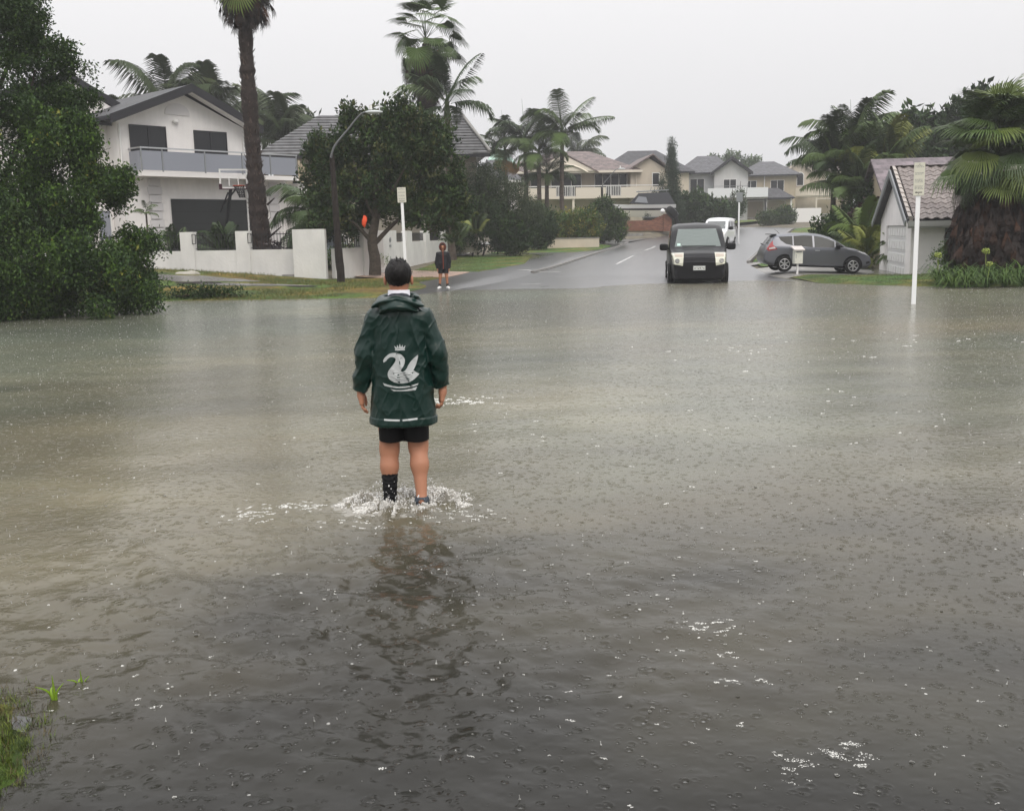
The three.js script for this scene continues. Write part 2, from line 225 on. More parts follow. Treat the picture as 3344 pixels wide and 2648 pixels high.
// shallow puddle over the worn verge, mud and silt heap
function blob(cx, cz, rx, rz, seed, lift, n = 40) { const P = []; for (let i = 0; i < n; i++) { const f = a => { const k = 1 + 0.45 * fbm(Math.cos(a) * 1.6 + seed, Math.sin(a) * 1.6, seed, 3), x = cx + rx * k * Math.cos(a), z = cz + rz * k * Math.sin(a); return [x, ground(x, z) + lift, z]; }; P.push([[cx, ground(cx, cz) + lift, cz], f((i + 1) / n * 6.2832), f(i / n * 6.2832)]); } return faceUp(quads(P)); }
const puddleMat = mat([0.13, 0.125, 0.12], { roughness: 0.2, map: mott, tile: 0.5, bump: 0.004 });
struct('puddle', blob(-10.2, -32.6, 1.9, 0.9, 3, 0.012), puddleMat);
struct('puddle', blob(-7.9, -31.2, 1.9, 0.5, 8, 0.014), puddleMat);
for (const [x, z, s] of [[-10.1, -31.3, 0.35], [-9.5, -31.5, 0.45], [-10.6, -30.2, 0.4], [-6.4, -30.8, 0.5]]) struct('mud_patch', blob(x, z, s, s * 0.5, x, 0.02, 24), M.wood);
// silt left in shallow drifts on the drowned road by the photographer
const siltMat = mat([0.15, 0.125, 0.08], { roughness: 0.9, map: mott, tile: 2 });
for (const [x, z, a, b, k] of [[-0.75, -2.75, 0.22, 0.5, 2], [-1.15, -3.2, 0.3, 0.6, 5], [-0.45, -3.5, 0.35, 0.3, 9], [0.5, -2.7, 0.55, 0.3, 11], [1.1, -3.1, 0.5, 0.6, 14], [0.9, -4.0, 0.8, 0.4, 17], [-1.4, -4.3, 0.7, 0.7, 21], [2.0, -4.4, 0.7, 0.5, 25], [-2.2, -5.4, 1.2, 0.8, 28], [0.1, -4.9, 0.5, 0.35, 31]]) struct('silt_drift', blob(x, z, a, b, k, 0.02, 48), siltMat);

// ---------- the flood water ----------
const FOAM = [[22, 0.8, -3.95, 0.25, 0.12, 0.006, 0.022, 0], [14, 0.75, -3.7, 0.3, 0.12, 0.005, 0.014, 0], [16, 0.82, -3.46, 0.14, 0.06, 0.006, 0.024, 0.1], [14, 1.02, -2.92, 0.14, 0.1, 0.008, 0.03, 0.4], [10, 0.86, -2.86, 0.1, 0.12, 0.006, 0.02, 0.3], [26, -1.6, -5.85, 0.2, 0.25, 0.008, 0.03, -0.7], [40, -1.25, -5.98, 0.35, 0.16, 0.006, 0.028, 0.1], [26, -0.85, -5.62, 0.35, 0.16, 0.006, 0.024, 0.1], [30, -0.3, -5.75, 0.3, 0.18, 0.006, 0.022, 0.2], [40, -0.5, -9.9, 0.5, 0.35, 0.01, 0.045, 0.1], [22, 3.2, -13.5, 2.2, 2.4, 0.01, 0.035, 0.05], [14, 6.2, -14.6, 1.6, 1.6, 0.01, 0.04, 0.05], [16, -1.45, -3.5, 0.3, 0.4, 0.004, 0.013, -0.5], [40, 0.6, -3.2, 1.3, 1.0, 0.004, 0.011, 0], [50, 0, -4.6, 2.2, 1.6, 0.004, 0.012, 0], [60, 1, -8, 5, 2.5, 0.006, 0.016, 0], [10, -2.6, -21, 0.6, 0.3, 0.02, 0.06, 0]];
const BOY = [-0.675, -6.1];
function wave(x, z) { // height of the moving surface
  let y = 0.003 * Math.sin(2.1 * x + 6.3 * z + 2 * noise(x * 0.4, z * 0.4, 5)) * (0.5 + 0.5 * noise(x * 0.35, z * 0.3, 8)) + 0.0035 * fbm(x * 1.3, z * 2.0, 21, 3);
  const dx = x - BOY[0], dz = z - BOY[1], r = Math.hypot(dx, dz), a = Math.atan2(dx, dz); // a = 0 towards the camera: the wake trails there
  const wake = Math.exp(-((a / 0.95) ** 2)) * sstep(0.15, 0.5, r) * (1 - sstep(2.2, 4.2, r));
  y += wake * (0.011 * Math.sin(r * 15 + 2.6 * noise(x * 2, z * 2, 2)) * (0.6 + 0.6 * noise(x * 3, z * 3, 14)) + 0.024 * fbm(x * 9, z * 14, 31, 4));
  y += 0.006 * Math.exp(-((r - 1.9) ** 2) / 0.05) * (Math.abs(a) < 1.6 ? 1 : 0.3) + 0.012 * Math.exp(-r * r / 0.16) * noise(x * 12, z * 12, 3);
  const chop = sstep(-0.4, -2.2, x) * (1 - sstep(-5.5, -2.6, z)) ; // the current over the drowned verge on the left
  y += (1 - chop) * 0 + sstep(-0.5, -1.6, x) * sstep(-5.2, -2.6, z) * 0.007 * fbm((x * 0.85 + z * 0.5) * 5, (z * 0.85 - x * 0.5) * 12, 41, 3);
  return y;
}
const dropTex = (() => { // rain pocks: craters with rings, on fine capillary ripples; 5 m tile
  const N = 2048, h = new Float32Array(N * N), R = rng(77), px = N / 5;
  for (let j = 0; j < N; j++) for (let i = 0; i < N; i++) h[j * N + i] = 0;
  const S = 256, small = new Float32Array(S * S); for (let j = 0; j < S; j++) for (let i = 0; i < S; i++) small[j * S + i] = fbm(i / S * 40, j / S * 64, 3, 3, 8) ;
  const ripple = new Float32Array(N * N);
  for (let j = 0; j < N; j++) for (let i = 0; i < N; i++) ripple[j * N + i] = 0.5 * noise(i / N * 90, j / N * 120, 1, 0) + 0.5 * noise(i / N * 190, j / N * 240, 2, 0);
  for (let k = 0; k < 8500; k++) {
    const cx = R() * N, cy = R() * N, rad = (0.006 + 0.024 * R() * R() * R()) * px, amp = 0.35 + 0.65 * R(), reach = Math.ceil(rad * 2.2);
    for (let j = -reach; j <= reach; j++) for (let i = -reach; i <= reach; i++) {
      const q = Math.hypot(i, j) / rad; if (q > 2.2) continue;
      const v = amp * (-0.9 * Math.exp(-q * q * 3.0) + 0.45 * Math.exp(-((q - 1.1) ** 2) * 9));
      h[((Math.floor(cy + j) + N) % N) * N + (Math.floor(cx + i) + N) % N] += v * Math.min(1, rad / px / 0.012);
    }
  }
  const d = new Uint8Array(N * N * 4);
  for (let i = 0; i < N * N; i++) { const v = clamp(0.5 + 0.2 * h[i] + 0.045 * ripple[i]) * 255; d[4 * i] = d[4 * i + 1] = d[4 * i + 2] = v; d[4 * i + 3] = 255; }
  const t = new THREE.DataTexture(d, N, N); t.wrapS = t.wrapT = THREE.RepeatWrapping; t.magFilter = THREE.LinearFilter; t.needsUpdate = true; t.repeat.set(0.2, 0.2); return t;
})();
// suspended silt in ragged plumes, and foreground darkening painted into colour and clearness, mapped over 64 m
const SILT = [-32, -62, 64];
const plume = (x, z, cx, cz, rx, rz) => Math.exp(-(((x - cx) / rx) ** 2) - ((z - cz) / rz) ** 2);  // bell weight shared by silt plumes and the painted foreground darkening
const siltFadeAt = (u, v) => { const x0 = SILT[0] + u * SILT[2], z0 = SILT[1] + v * SILT[2], x = x0 + 1.5 * fbm(x0 * 0.5, z0 * 0.7, 3, 4), z = z0 + 1.3 * fbm(x0 * 0.6, z0 * 0.8, 9, 4);
  const thick = clamp(0.80 + 0.28 * fbm(x * 0.16, z * 0.3, 5, 4) + 0.14 * fbm(x0 * 1.1, z0 * 2.4, 15, 3) - 0.95 * plume(x, z, 0.4, -1.7, 4.8, 2.6) - 0.15 * plume(x, z, 3.2, -5.5, 2.6, 2.6) - 0.3 * plume(x, z, -0.6, -4.6, 1.0, 1.2), 0.04, 1), tan = clamp(0.35 + 1.1 * fbm(x * 0.13 + 4, z * 0.22, 21, 4) + 0.5 * plume(x, z, 5.7, -16, 3, 2) + 0.55 * plume(x, z, -4, -7, 3, 5)); return [thick, tan]; };  // subtracted lobes make the water clearer and darker towards the camera
const siltFadeTex = tex(1024, (u, v) => { const [k, t] = siltFadeAt(u, v), q = 0.52 + 0.48 * k; return [lerp(0.455, 0.515, t) * q, lerp(0.475, 0.488, t) * q, lerp(0.42, 0.405, t) * q]; });
const clearTex = tex(1024, (u, v) => { const k = 0.86 - 0.72 * siltFadeAt(u, v)[0]; return [k, k, k]; }, false);
for (const t of [siltFadeTex, clearTex]) { t.repeat.set(1 / SILT[2], 1 / SILT[2]); t.offset.set(-SILT[0] / SILT[2], -SILT[1] / SILT[2]); }
const waterMat = new THREE.MeshPhysicalMaterial({ color: 0xffffff, map: siltFadeTex, roughness: 0.2, ior: 1.33, transmission: 1, transmissionMap: clearTex, thickness: 0, bumpMap: dropTex, bumpScale: 0.027, side: THREE.DoubleSide });
{
  const zs = [2]; let d = 1.2; zs.push(1, 0, -0.6); while (d < 46) { zs.push(-d); d += Math.max(0.02, 0.0085 * d); }
  const xs = []; let x = 0; const st = x => Math.max(0.028, 0.012 * (x - 2)); while (x < 62) { xs.push(x); x += st(x); }
  const all = [...xs.slice(1).reverse().map(v => -v), ...xs].map(v => v + 0.2);
  const g = sheet(all, zs, (x, z) => wave(x, z) * (1 - sstep(24, 34, -z)));
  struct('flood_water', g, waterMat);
}
// rain striking the water: crowns, bubbles and little jets
{
  const drop = mat([0.5, 0.5, 0.485], { roughness: 0.15 });
  const R = rng(5), pick = (n, spread) => Array.from({ length: n }, () => { const d = 1.3 + 33 * Math.pow(R(), 0.62), x = (R() - 0.5) * (1.25 * d + 2) + 0.2; return [x, -d]; }).filter(([x, z]) => ground(x, z) < -0.004 && Math.hypot(x - BOY[0], z - BOY[1]) > 0.2);
  const C = (i, c) => { const k = 0.35 + 0.65 * ihash(i, 3, 9); c.setRGB(k, k, k * 0.98); };
  const dome = new THREE.SphereGeometry(1, 8, 4, 0, 6.2832, 0, 1.57), jet = new THREE.LatheGeometry([[0.9, 0], [0.35, 0.25], [0.2, 0.7], [0.32, 0.9], [0, 1.05]].map(p => new THREE.Vector2(...p)), 6);
  const crown = (() => { const g = new THREE.CylinderGeometry(1, 0.72, 0.55, 10, 1, true), p = g.attributes.position; for (let i = 0; i < p.count; i++) if (p.getY(i) > 0) p.setY(i, p.getY(i) * (i % 2 ? 1.6 : 0.5)); g.translate(0, 0.25, 0); g.computeVertexNormals(); return g; })();
  const put = (name, geo, n, lo, hi, hs) => { const pts = pick(n); const o = instances(name, geo, drop, pts.length, (i, m, c) => { const [x, z] = pts[i], s = lerp(lo, hi, R() ** 2), f = Math.min(1.6, 0.85 + 0.02 * -z); place(m, x, wave(x, z) * (1 - sstep(24, 34, -z)) - 0.0015, z, (R() - 0.5) * 0.4, R() * 6.28, (R() - 0.5) * 0.4, s * f, s * f * hs * (0.6 + 0.8 * R()), s * f); C(i, c); }, scene); return o; };
  drop.side = THREE.DoubleSide;
  tag(put('rain_bubbles', dome, 6500, 0.003, 0.009, 0.45), 'small round bubbles left by rain all over the flood water', 'bubbles');
  tag(put('rain_jets', jet, 12000, 0.003, 0.0065, 2.4), 'tiny upright rain splashes all over the flood water', 'rain splashes');
  tag(put('rain_crowns', crown, 12000, 0.004, 0.010, 0.8), 'little rings thrown up by raindrops across the flood water', 'rain splashes');
}
// floating foam
{
  const foamMat = new THREE.MeshPhysicalMaterial({ color: 0xffffff, roughness: 0.25, specularIntensity: 0.8, transmission: 0.25, thickness: 0, side: THREE.DoubleSide }), R = rng(19), B = [];
  // each patch of froth is a ragged raft of small bubbles
  const pad = (x, z, rx, rz, turn, s) => { const big = Math.max(0.6, Math.min(2.4, -z / 5)), n = Math.min(130, 6 + rx * rz * 60000 / (big * big)); for (let i = 0; i < n; i++) { const a = R() * 6.2832, q = Math.sqrt(R()), k = 1 + 1.1 * fbm(Math.cos(a) * 2 + s * 7, Math.sin(a) * 2, s, 3), lx = q * rx * k * Math.cos(a), lz = q * rz * k * Math.sin(a); B.push([x + lx * Math.cos(turn) - lz * Math.sin(turn), z + lx * Math.sin(turn) + lz * Math.cos(turn), (0.0018 + 0.0042 * R() * R()) * big]); } };
  const cl = (n, cx, cz, sx, sz, lo, hi, turn) => { for (let i = 0; i < n; i++) { const r = lerp(lo, hi, R() ** 2); pad(cx + (R() + R() - 1) * sx, cz + (R() + R() - 1) * sz, r * (1 + R()), r * (0.4 + 0.4 * R()), turn + (R() - 0.5), i + cx * 3); } };
  FOAM.forEach(a => cl(...a));
  tag(instances('floating_foam', new THREE.SphereGeometry(1, 7, 4, 0, 6.2832, 0, 1.6), foamMat, B.length, (i, m, c) => { const [x, z, r] = B[i]; place(m, x, wave(x, z) * (1 - sstep(24, 34, -z)) - 0.001, z, 0, R() * 6, 0, r, r * 0.7, r); const k = 0.5 + 0.3 * R(); c.setRGB(k, k, k * 0.95); }, scene), 'pale patches of frothy foam drifting on the flood water', 'foam');
}

// ---------- plants ----------
const GREEN = { dark: [[0.0225, 0.0459, 0.0112], [0.0369, 0.0666, 0.0138], [0.0267, 0.0528, 0.0172]], bush: [[0.0461, 0.0895, 0.0155], [0.0667, 0.1205, 0.0189], [0.0307, 0.0631, 0.0155]], fresh: [[0.075, 0.14, 0.0231], [0.1063, 0.168, 0.0263], [0.0562, 0.112, 0.021]], yellow: [[0.14, 0.145, 0.03], [0.21, 0.185, 0.035], [0.09, 0.11, 0.025]], grey: [[0.05, 0.07, 0.035], [0.07, 0.09, 0.045], [0.04, 0.058, 0.03]], magnolia: [[0.025, 0.0504, 0.0137], [0.0425, 0.0728, 0.0168], [0.0625, 0.07, 0.021], [0.0325, 0.0588, 0.0168], [0.025, 0.0462, 0.0158]] };
function leafClump(n, size, len, seed) { // a sprig of n pointed leaves
  const R = rng(seed), P = [];
  for (let i = 0; i < n; i++) {
    const m = new THREE.Matrix4(); place(m, (R() - 0.5) * size, (R() - 0.5) * size, (R() - 0.5) * size, (R() - 0.6) * 2.2, R() * 6.28, (R() - 0.5) * 1.2, 1);
    const L = len * (0.7 + 0.6 * R()), W = L * 0.26, q = [[0, 0, 0], [W, 0.02 * L, L * 0.45], [0, 0, L], [-W, 0.02 * L, L * 0.45]].map(p => V(...p).applyMatrix4(m)), k = V(0, -0.10 * L, L * 0.5).applyMatrix4(m);
    for (const [a, b, c] of [[q[0], q[1], k], [q[1], q[2], k], [q[2], q[3], k], [q[3], q[0], k]].slice(0, 4)) P.push(a.x, a.y, a.z, b.x, b.y, b.z, c.x, c.y, c.z);
  }
  const g = new THREE.BufferGeometry(); g.setAttribute('position', new THREE.Float32BufferAttribute(P, 3)); g.computeVertexNormals(); return g;
}
const CL = { fine: leafClump(17, 0.27, 0.078, 1), mid: leafClump(14, 0.34, 0.145, 2), big: leafClump(9, 0.36, 0.28, 3), far: leafClump(12, 0.7, 0.4, 4) };
// crowns: list of [x, y, z, rx, ry, rz, share]; clumps keep to lumpy shells so that gaps show
function crown(parent, lobes, n, clump, colors, seed, o = {}) {
  const R = rng(seed), tot = lobes.reduce((a, l) => a + (l[6] ?? 1), 0), pts = [];
  let guard = 0;
  while (pts.length < n && guard++ < n * 12) {
    let t = R() * tot, l; for (l of lobes) { t -= l[6] ?? 1; if (t <= 0) break; }
    const u = R() * 2 - 1, a = R() * 6.2832, s = Math.sqrt(1 - u * u), rr = Math.pow(R(), o.fill ?? 0.38);
    const x = l[0] + l[3] * s * Math.cos(a) * rr, y = l[1] + l[4] * u * rr, z = l[2] + l[5] * s * Math.sin(a) * rr;
    const f = o.freq ?? 1.1, g = fbm(x * f + seed, y * f, z * f, 3); if (g < (o.gap ?? -0.12) + 0.25 * (R() - 0.5)) continue;
    if (y < (o.floor ?? -1e9)) continue;
    pts.push([x, y, z]);
  }
  return instances(o.name ?? 'crown', CL[clump], leafMat, pts.length, (i, m, c) => { const [x, y, z] = pts[i]; const s = (0.7 + 0.6 * R()) * (o.size ?? 1); place(m, x, y, z, (R() - 0.5) * 1.2, R() * 6.28, (R() - 0.5) * 1.2, s); const k = colors[Math.floor(R() * colors.length)], b = 0.75 + 0.5 * R(); c.setRGB(k[0] * b, k[1] * b, k[2] * b); if (o.spark && R() < o.spark) c.setRGB(0.16, 0.17, 0.03); }, parent);
}
// little sprigs that break the outline of a crown
function sprigs(lobes, n, seed, lo = 0.22, hi = 0.45, ymin = 0.3) { const R = rng(seed), out = []; for (let i = 0; i < n; i++) { const l = lobes[Math.floor(R() * lobes.length)], u = R() * 1.7 - 0.7, a = R() * 6.2832, q = Math.sqrt(Math.max(0, 1 - u * u)), k = 0.95 + 0.25 * R(), r = lerp(lo, hi, R()), y = l[1] + l[4] * u * k; if (y < ymin) continue; out.push([l[0] + l[3] * q * Math.cos(a) * k, y, l[2] + l[5] * q * Math.sin(a) * k, r * 0.8, r * (0.8 + 0.8 * R()), r * 0.8, 0.10]); } return out; }
function limbs(list, m = M.bark, name = 'limb', parent) { for (const [pts, r0, r1] of list) mesh(name, uvm(tube(pts, r0, r1, 7)), m, parent); }
function tree(name, label, pos, o, group) {
  const t = thing(name, label, o.cat ?? 'tree', pos, 0, group);
  if (o.trunk) mesh('trunk', uvm(tube(o.trunk[0], o.trunk[1], o.trunk[2], 10)), o.bark ?? M.bark, t);
  if (o.limbs) limbs(o.limbs, o.bark ?? M.bark, 'limb', t);
  crown(t, o.sprigs ? [...o.lobes, ...sprigs(o.lobes, o.sprigs, o.seed + 5, ...(o.sprigSize ?? []))] : o.lobes, o.n, o.clump ?? 'mid', o.colors, o.seed, o); return t;
}
// palm leaves -----------------------------------------------------------
function frondGeo(L, droop, lift, seed, o = {}) { // feather frond along +z, base at the origin
  const R = rng(seed), P = [], n = o.n ?? 62, spine = t => { const a = lift - droop * t * t * 1.2; return a; };
  const pts = []; let y = 0, z = 0; for (let i = 0; i <= 24; i++) { pts.push([y, z]); const a = spine(i / 24); y += Math.sin(a) * L / 24; z += Math.cos(a) * L / 24; }
  const at = t => { const f = Math.min(23.999, t * 24), i = Math.floor(f), k = f - i; return [lerp(pts[i][0], pts[i + 1][0], k), lerp(pts[i][1], pts[i + 1][1], k)]; };
  for (let i = 0; i < 12; i++) { const a = at(i / 12), b = at((i + 1) / 12), w = 0.022 * L / 2.6 * (1.2 - i / 12), v = 0.022 * L / 2.6 * (1.2 - (i + 1) / 12); for (const s of [-1, 1]) P.push(-w, a[0], a[1], w, a[0], a[1], s * v, b[0], b[1]); P.push(-w, a[0], a[1], v, b[0], b[1], -v, b[0], b[1]); P.push(0, a[0] - w, a[1], 0, a[0] + w, a[1], 0, b[0], b[1]); }
  for (let i = 0; i < n; i++) {
    const t = 0.14 + 0.86 * (i + R() * 0.6) / n, [by, bz] = at(t), len = L * 0.27 * Math.pow(Math.sin(Math.PI * Math.min(0.97, 0.16 + 0.8 * t)), 0.7) * (0.8 + 0.35 * R()), w = L * 0.0105 * (o.wide ?? 1), hang = (o.hang ?? 0.5) * (0.7 + 0.6 * R()), fw = 0.35 + 0.45 * t;
    for (const s of [-1, 1]) { const mx = s * len * 0.5, my = by + 0.10 * len - hang * len * 0.15, mz = bz + fw * len * 0.5, ex = s * len * 0.86, ey = by - hang * len * 0.75 + (o.up ?? 0) * len, ez = bz + fw * len; P.push(0, by, bz - w, 0, by, bz + w, mx, my, mz + w); P.push(0, by, bz - w, mx, my, mz + w, mx, my, mz - w); P.push(mx, my, mz - w, mx, my, mz + w, ex, ey, ez); }
  }
  const g = new THREE.BufferGeometry(); g.setAttribute('position', new THREE.Float32BufferAttribute(P, 3)); g.computeVertexNormals(); return g;
}
function fanGeo(R0, droop, seed, o = {}) { // fan leaf with stalk along +z
  const R = rng(seed), P = [], n = o.n ?? 34, st = o.stalk ?? 0.9, span = o.span ?? 2.5;
  for (const s of [-1, 1]) P.push(-0.018, 0, 0, 0.018, 0, 0, s * 0.012, 0.02 * st, st, 0, -0.014, 0, 0, 0.014, 0, 0, 0.02 * st, st);
  P.push(-0.018, 0, 0, 0.012, 0.02 * st, st, -0.012, 0.02 * st, st);
  for (let i = 0; i < n; i++) {
    const a0 = (i / n - 0.5) * span, a1 = ((i + 1) / n - 0.5) * span, am = (a0 + a1) / 2, len = R0 * (0.85 + 0.25 * R()) * (1 - 0.12 * Math.abs(am)), k = 0.5, pl = (i % 2 ? 1 : -1) * 0.02 * R0, f = r => -droop * r * r * 0.35;
    const hg = o.hinge ?? 0, ch = Math.cos(hg), sh_ = Math.sin(hg), pt = (a, r, up = 0) => { const yy = f(r) * R0 + up, zz = Math.cos(a) * r * R0; return [Math.sin(a) * r * R0, yy * ch - zz * sh_ + 0.02 * st, st + zz * ch + yy * sh_]; };
    const b0 = pt(a0, k), b1 = pt(a1, k), bm = pt(am, k * 0.98, pl), c = [0, 0.02 * st, st];
    P.push(...c, ...b0, ...bm, ...c, ...bm, ...b1);
    const mixp = (p, q, t) => p.map((v, j) => lerp(v, q[j], t)), dr = (o.tip ?? 0.5) * (0.5 + R()), rm = k + (len / R0 - k) * 0.55, re = k + (len / R0 - k) * (1 - 0.35 * Math.min(1, dr)), hw = (a1 - a0) * 0.27, m0 = pt(am - hw, rm), m1 = pt(am + hw, rm), e = pt(am, re), f0 = mixp(b0, b1, 0.1), f1 = mixp(b0, b1, 0.9);
    m0[1] -= 0.10 * dr * R0; m1[1] -= 0.10 * dr * R0; e[1] -= 0.42 * dr * R0;
    P.push(...f0, ...f1, ...m1, ...f0, ...m1, ...m0, ...m0, ...m1, ...e);
  }
  const g = new THREE.BufferGeometry(); g.setAttribute('position', new THREE.Float32BufferAttribute(P, 3)); g.computeVertexNormals(); return g;
}
const FR = [0, 1, 2, 3].map(i => frondGeo(2.7, [0.9, 1.3, 1.7, 0.6][i], [0.75, 0.6, 0.45, 0.9][i], 11 + i, { hang: [0.5, 0.75, 0.9, 0.3][i] }));
const FRQ = [0, 1, 2].map(i => frondGeo(3.2, [1.5, 1.9, 1.2][i], [0.8, 0.6, 0.95][i], 31 + i, { hang: 0.95, n: 60 }));
const FAN = [0, 1, 2].map(i => fanGeo(0.85, [0.3, 0.5, 0.7][i], 51 + i, { tip: [0.25, 0.4, 0.5][i], hinge: [0.5, 0.8, 1.0][i], span: 3.6, n: 30, stalk: 1.0 }));
const leafOf = (r, g, b, rough = 0.45) => new THREE.MeshPhysicalMaterial({ color: col(r, g, b), roughness: rough, specularIntensity: 0.45, side: THREE.DoubleSide });
const LM = { king: [leafOf(0.045, 0.075, 0.023), leafOf(0.065, 0.10, 0.03), leafOf(0.036, 0.06, 0.022)], bright: [leafOf(0.10, 0.15, 0.035), leafOf(0.15, 0.17, 0.03), leafOf(0.07, 0.11, 0.03)], fan: [leafOf(0.06, 0.10, 0.022), leafOf(0.095, 0.13, 0.028), leafOf(0.048, 0.08, 0.02)], grey: [leafOf(0.05, 0.072, 0.03), leafOf(0.065, 0.085, 0.035)], dry: [leafOf(0.085, 0.055, 0.035, 0.9), leafOf(0.06, 0.042, 0.032, 0.9)], tan: [leafOf(0.22, 0.13, 0.045, 0.8)], farg: [leafOf(0.05, 0.065, 0.04)] };
const FANL = [0, 1, 2].map(i => fanGeo(0.92, [0.25, 0.4, 0.6][i], 61 + i, { tip: [0.2, 0.35, 0.45][i], hinge: [0.4, 0.75, 1.0][i], span: 3.7, n: 26, stalk: 1.3 }));
// leaves of a head: each frond its own mesh
function head(parent, y, geos, mats, n, o = {}) {
  const R = rng(o.seed ?? 3), base = o.base ?? [0, 0, 0], sc = o.scale ?? 1;
  for (let i = 0; i < n; i++) { const f = mesh(o.name ?? 'frond', geos[i % geos.length], mats[Math.floor(R() * mats.length)], parent), t = i / n; f.position.set(base[0], y - (o.spread ?? 0.3) * t * (0.6 + 0.4 * R()), base[2]); f.rotation.order = 'YXZ'; f.rotation.set(lerp(o.up ?? -0.5, o.down ?? 0.7, t) + (R() - 0.5) * 0.3, i * 2.39996 + (o.turn ?? 0) + (R() - 0.5) * 0.5, (R() - 0.5) * 0.4); const s = sc * (0.85 + 0.3 * R()); f.scale.set(s, s, s); if (o.wind) f.rotation.y += o.wind * Math.sin(f.rotation.y); }
}
function ringTrunk(h, r0, r1, lean, n = 40) { return uvm(tube(range(0, 1, 6).map(t => [lean[0] * t * t, h * t, lean[1] * t * t]), t => lerp(r0, r1, Math.pow(t, 0.7)) * (1 + 0.04 * ((t * n) % 1 < 0.25 ? 1 : 0)) * (1 + 0.35 * Math.exp(-t * 18)), 0, 12, n * 2)); }
function kingPalm(label, x, z, h, r, o = {}, group) {
  const t = thing(o.nm ?? 'feather_palm', label, 'palm', [x, ground(x, z) - 0.05, z], 0, group), L = o.lean ?? [0, 0];
  mesh('trunk', ringTrunk(h, r, r * 0.72, L), o.bark ?? M.ringbark, t);
  if (o.shaft !== 0) mesh('crownshaft', tube([[L[0], h - 0.15, L[1]], [L[0], h + 0.3, L[1]], [L[0], h + 0.75 * (o.scale ?? 1), L[1]]], r * 0.95, r * 0.45, 10), leafOf(0.06, 0.09, 0.03), t);
  head(t, h + 0.6 * (o.scale ?? 1), o.geos ?? FR, o.mats ?? LM.king, o.n ?? 13, { seed: o.seed ?? x * 100 | 0, base: [L[0], 0, L[1]], scale: o.scale ?? 1, up: o.up ?? -0.35, down: o.down ?? 0.55, wind: o.wind });
  if (o.spear !== 0) mesh('spear_leaf', bar([L[0], h + 0.5, L[1]], [L[0] - 0.2, h + (o.spear ?? 2.4), L[1]], 0.03, 5, 0.006), LM.king[1], t);
  return t;
}
function thatch(parent, y0, y1, r0, r1, n, seed, len = 0.9, mats = LM.dry[0], base = [0, 0, 0], belly = 0) { // skirt of dead leaves hanging on the trunk
  const R = rng(seed), g = fanGeo(0.55, 0.4, seed, { n: 9, span: 0.7, stalk: 0.4, tip: 0.2 });
  const P = plain(g).attributes.position.array; const q = new THREE.BufferGeometry(); q.setAttribute('position', new THREE.Float32BufferAttribute(P, 3)); q.computeVertexNormals();
  instances('dead_leaf_skirt', q, leafMat, n, (i, m, c) => { const t = R(), a = R() * 6.2832, rr = (lerp(r0, r1, t) + belly * Math.sin(t * Math.PI)) * Math.sqrt(0.35 + 0.65 * R()); place(m, base[0] + Math.cos(a) * rr, lerp(y0, y1, t), base[2] + Math.sin(a) * rr, 1.38 + (R() - 0.5) * 0.8, Math.PI / 2 - a, (R() - 0.5) * 0.9, len * (0.8 + 0.5 * R())); const k = 0.45 + 1.3 * R() * R(), red = R() < 0.3; c.setRGB((red ? 0.06 : 0.03) * k, (red ? 0.028 : 0.021) * k, (red ? 0.016 : 0.018) * k); }, parent);
}
// the big shrubs at the left edge
tree('evergreen_tree', 'tall dark evergreen tree at the left edge behind the green shrub', [-12.4, -0.05, -24.5], { trunk: [[[0, 0, 0], [0.1, 2.5, 0], [-0.2, 5, 0.1], [0.2, 7.6, 0]], 0.28, 0.06], limbs: [[[[0, 2.5, 0], [1.0, 4.2, 0.3], [1.5, 5.6, 0.4]], 0.1, 0.02], [[[0, 3.5, 0], [-0.9, 5.2, 0.4], [-1.2, 7, 0.2]], 0.1, 0.02], [[[0, 4.5, 0], [0.9, 6.2, 0], [1.4, 7.4, 0.1]], 0.07, 0.015]], lobes: [[-0.4, 3.2, 0, 2.6, 2.4, 2.0, 3], [-0.6, 5.2, 0, 1.9, 1.5, 1.6, 1.6], [1.2, 5.0, 0.4, 0.9, 0.9, 0.8, 0.8], [-0.9, 7.0, 0.2, 1.1, 1.4, 1.0, 1], [0.9, 6.7, 0.1, 0.6, 0.9, 0.6, 0.45], [2.0, 5.4, 0.4, 0.4, 0.55, 0.4, 0.2], [-1.2, 8.6, 0.2, 0.9, 1.0, 0.8, 0.6], [2.7, 4.9, 0.5, 0.35, 0.3, 0.35, 0.12]], n: 5400, clump: 'fine', colors: GREEN.dark, seed: 5, gap: -0.04, freq: 1.7, sprigs: 60, size: 1.15, spark: 0.004 });
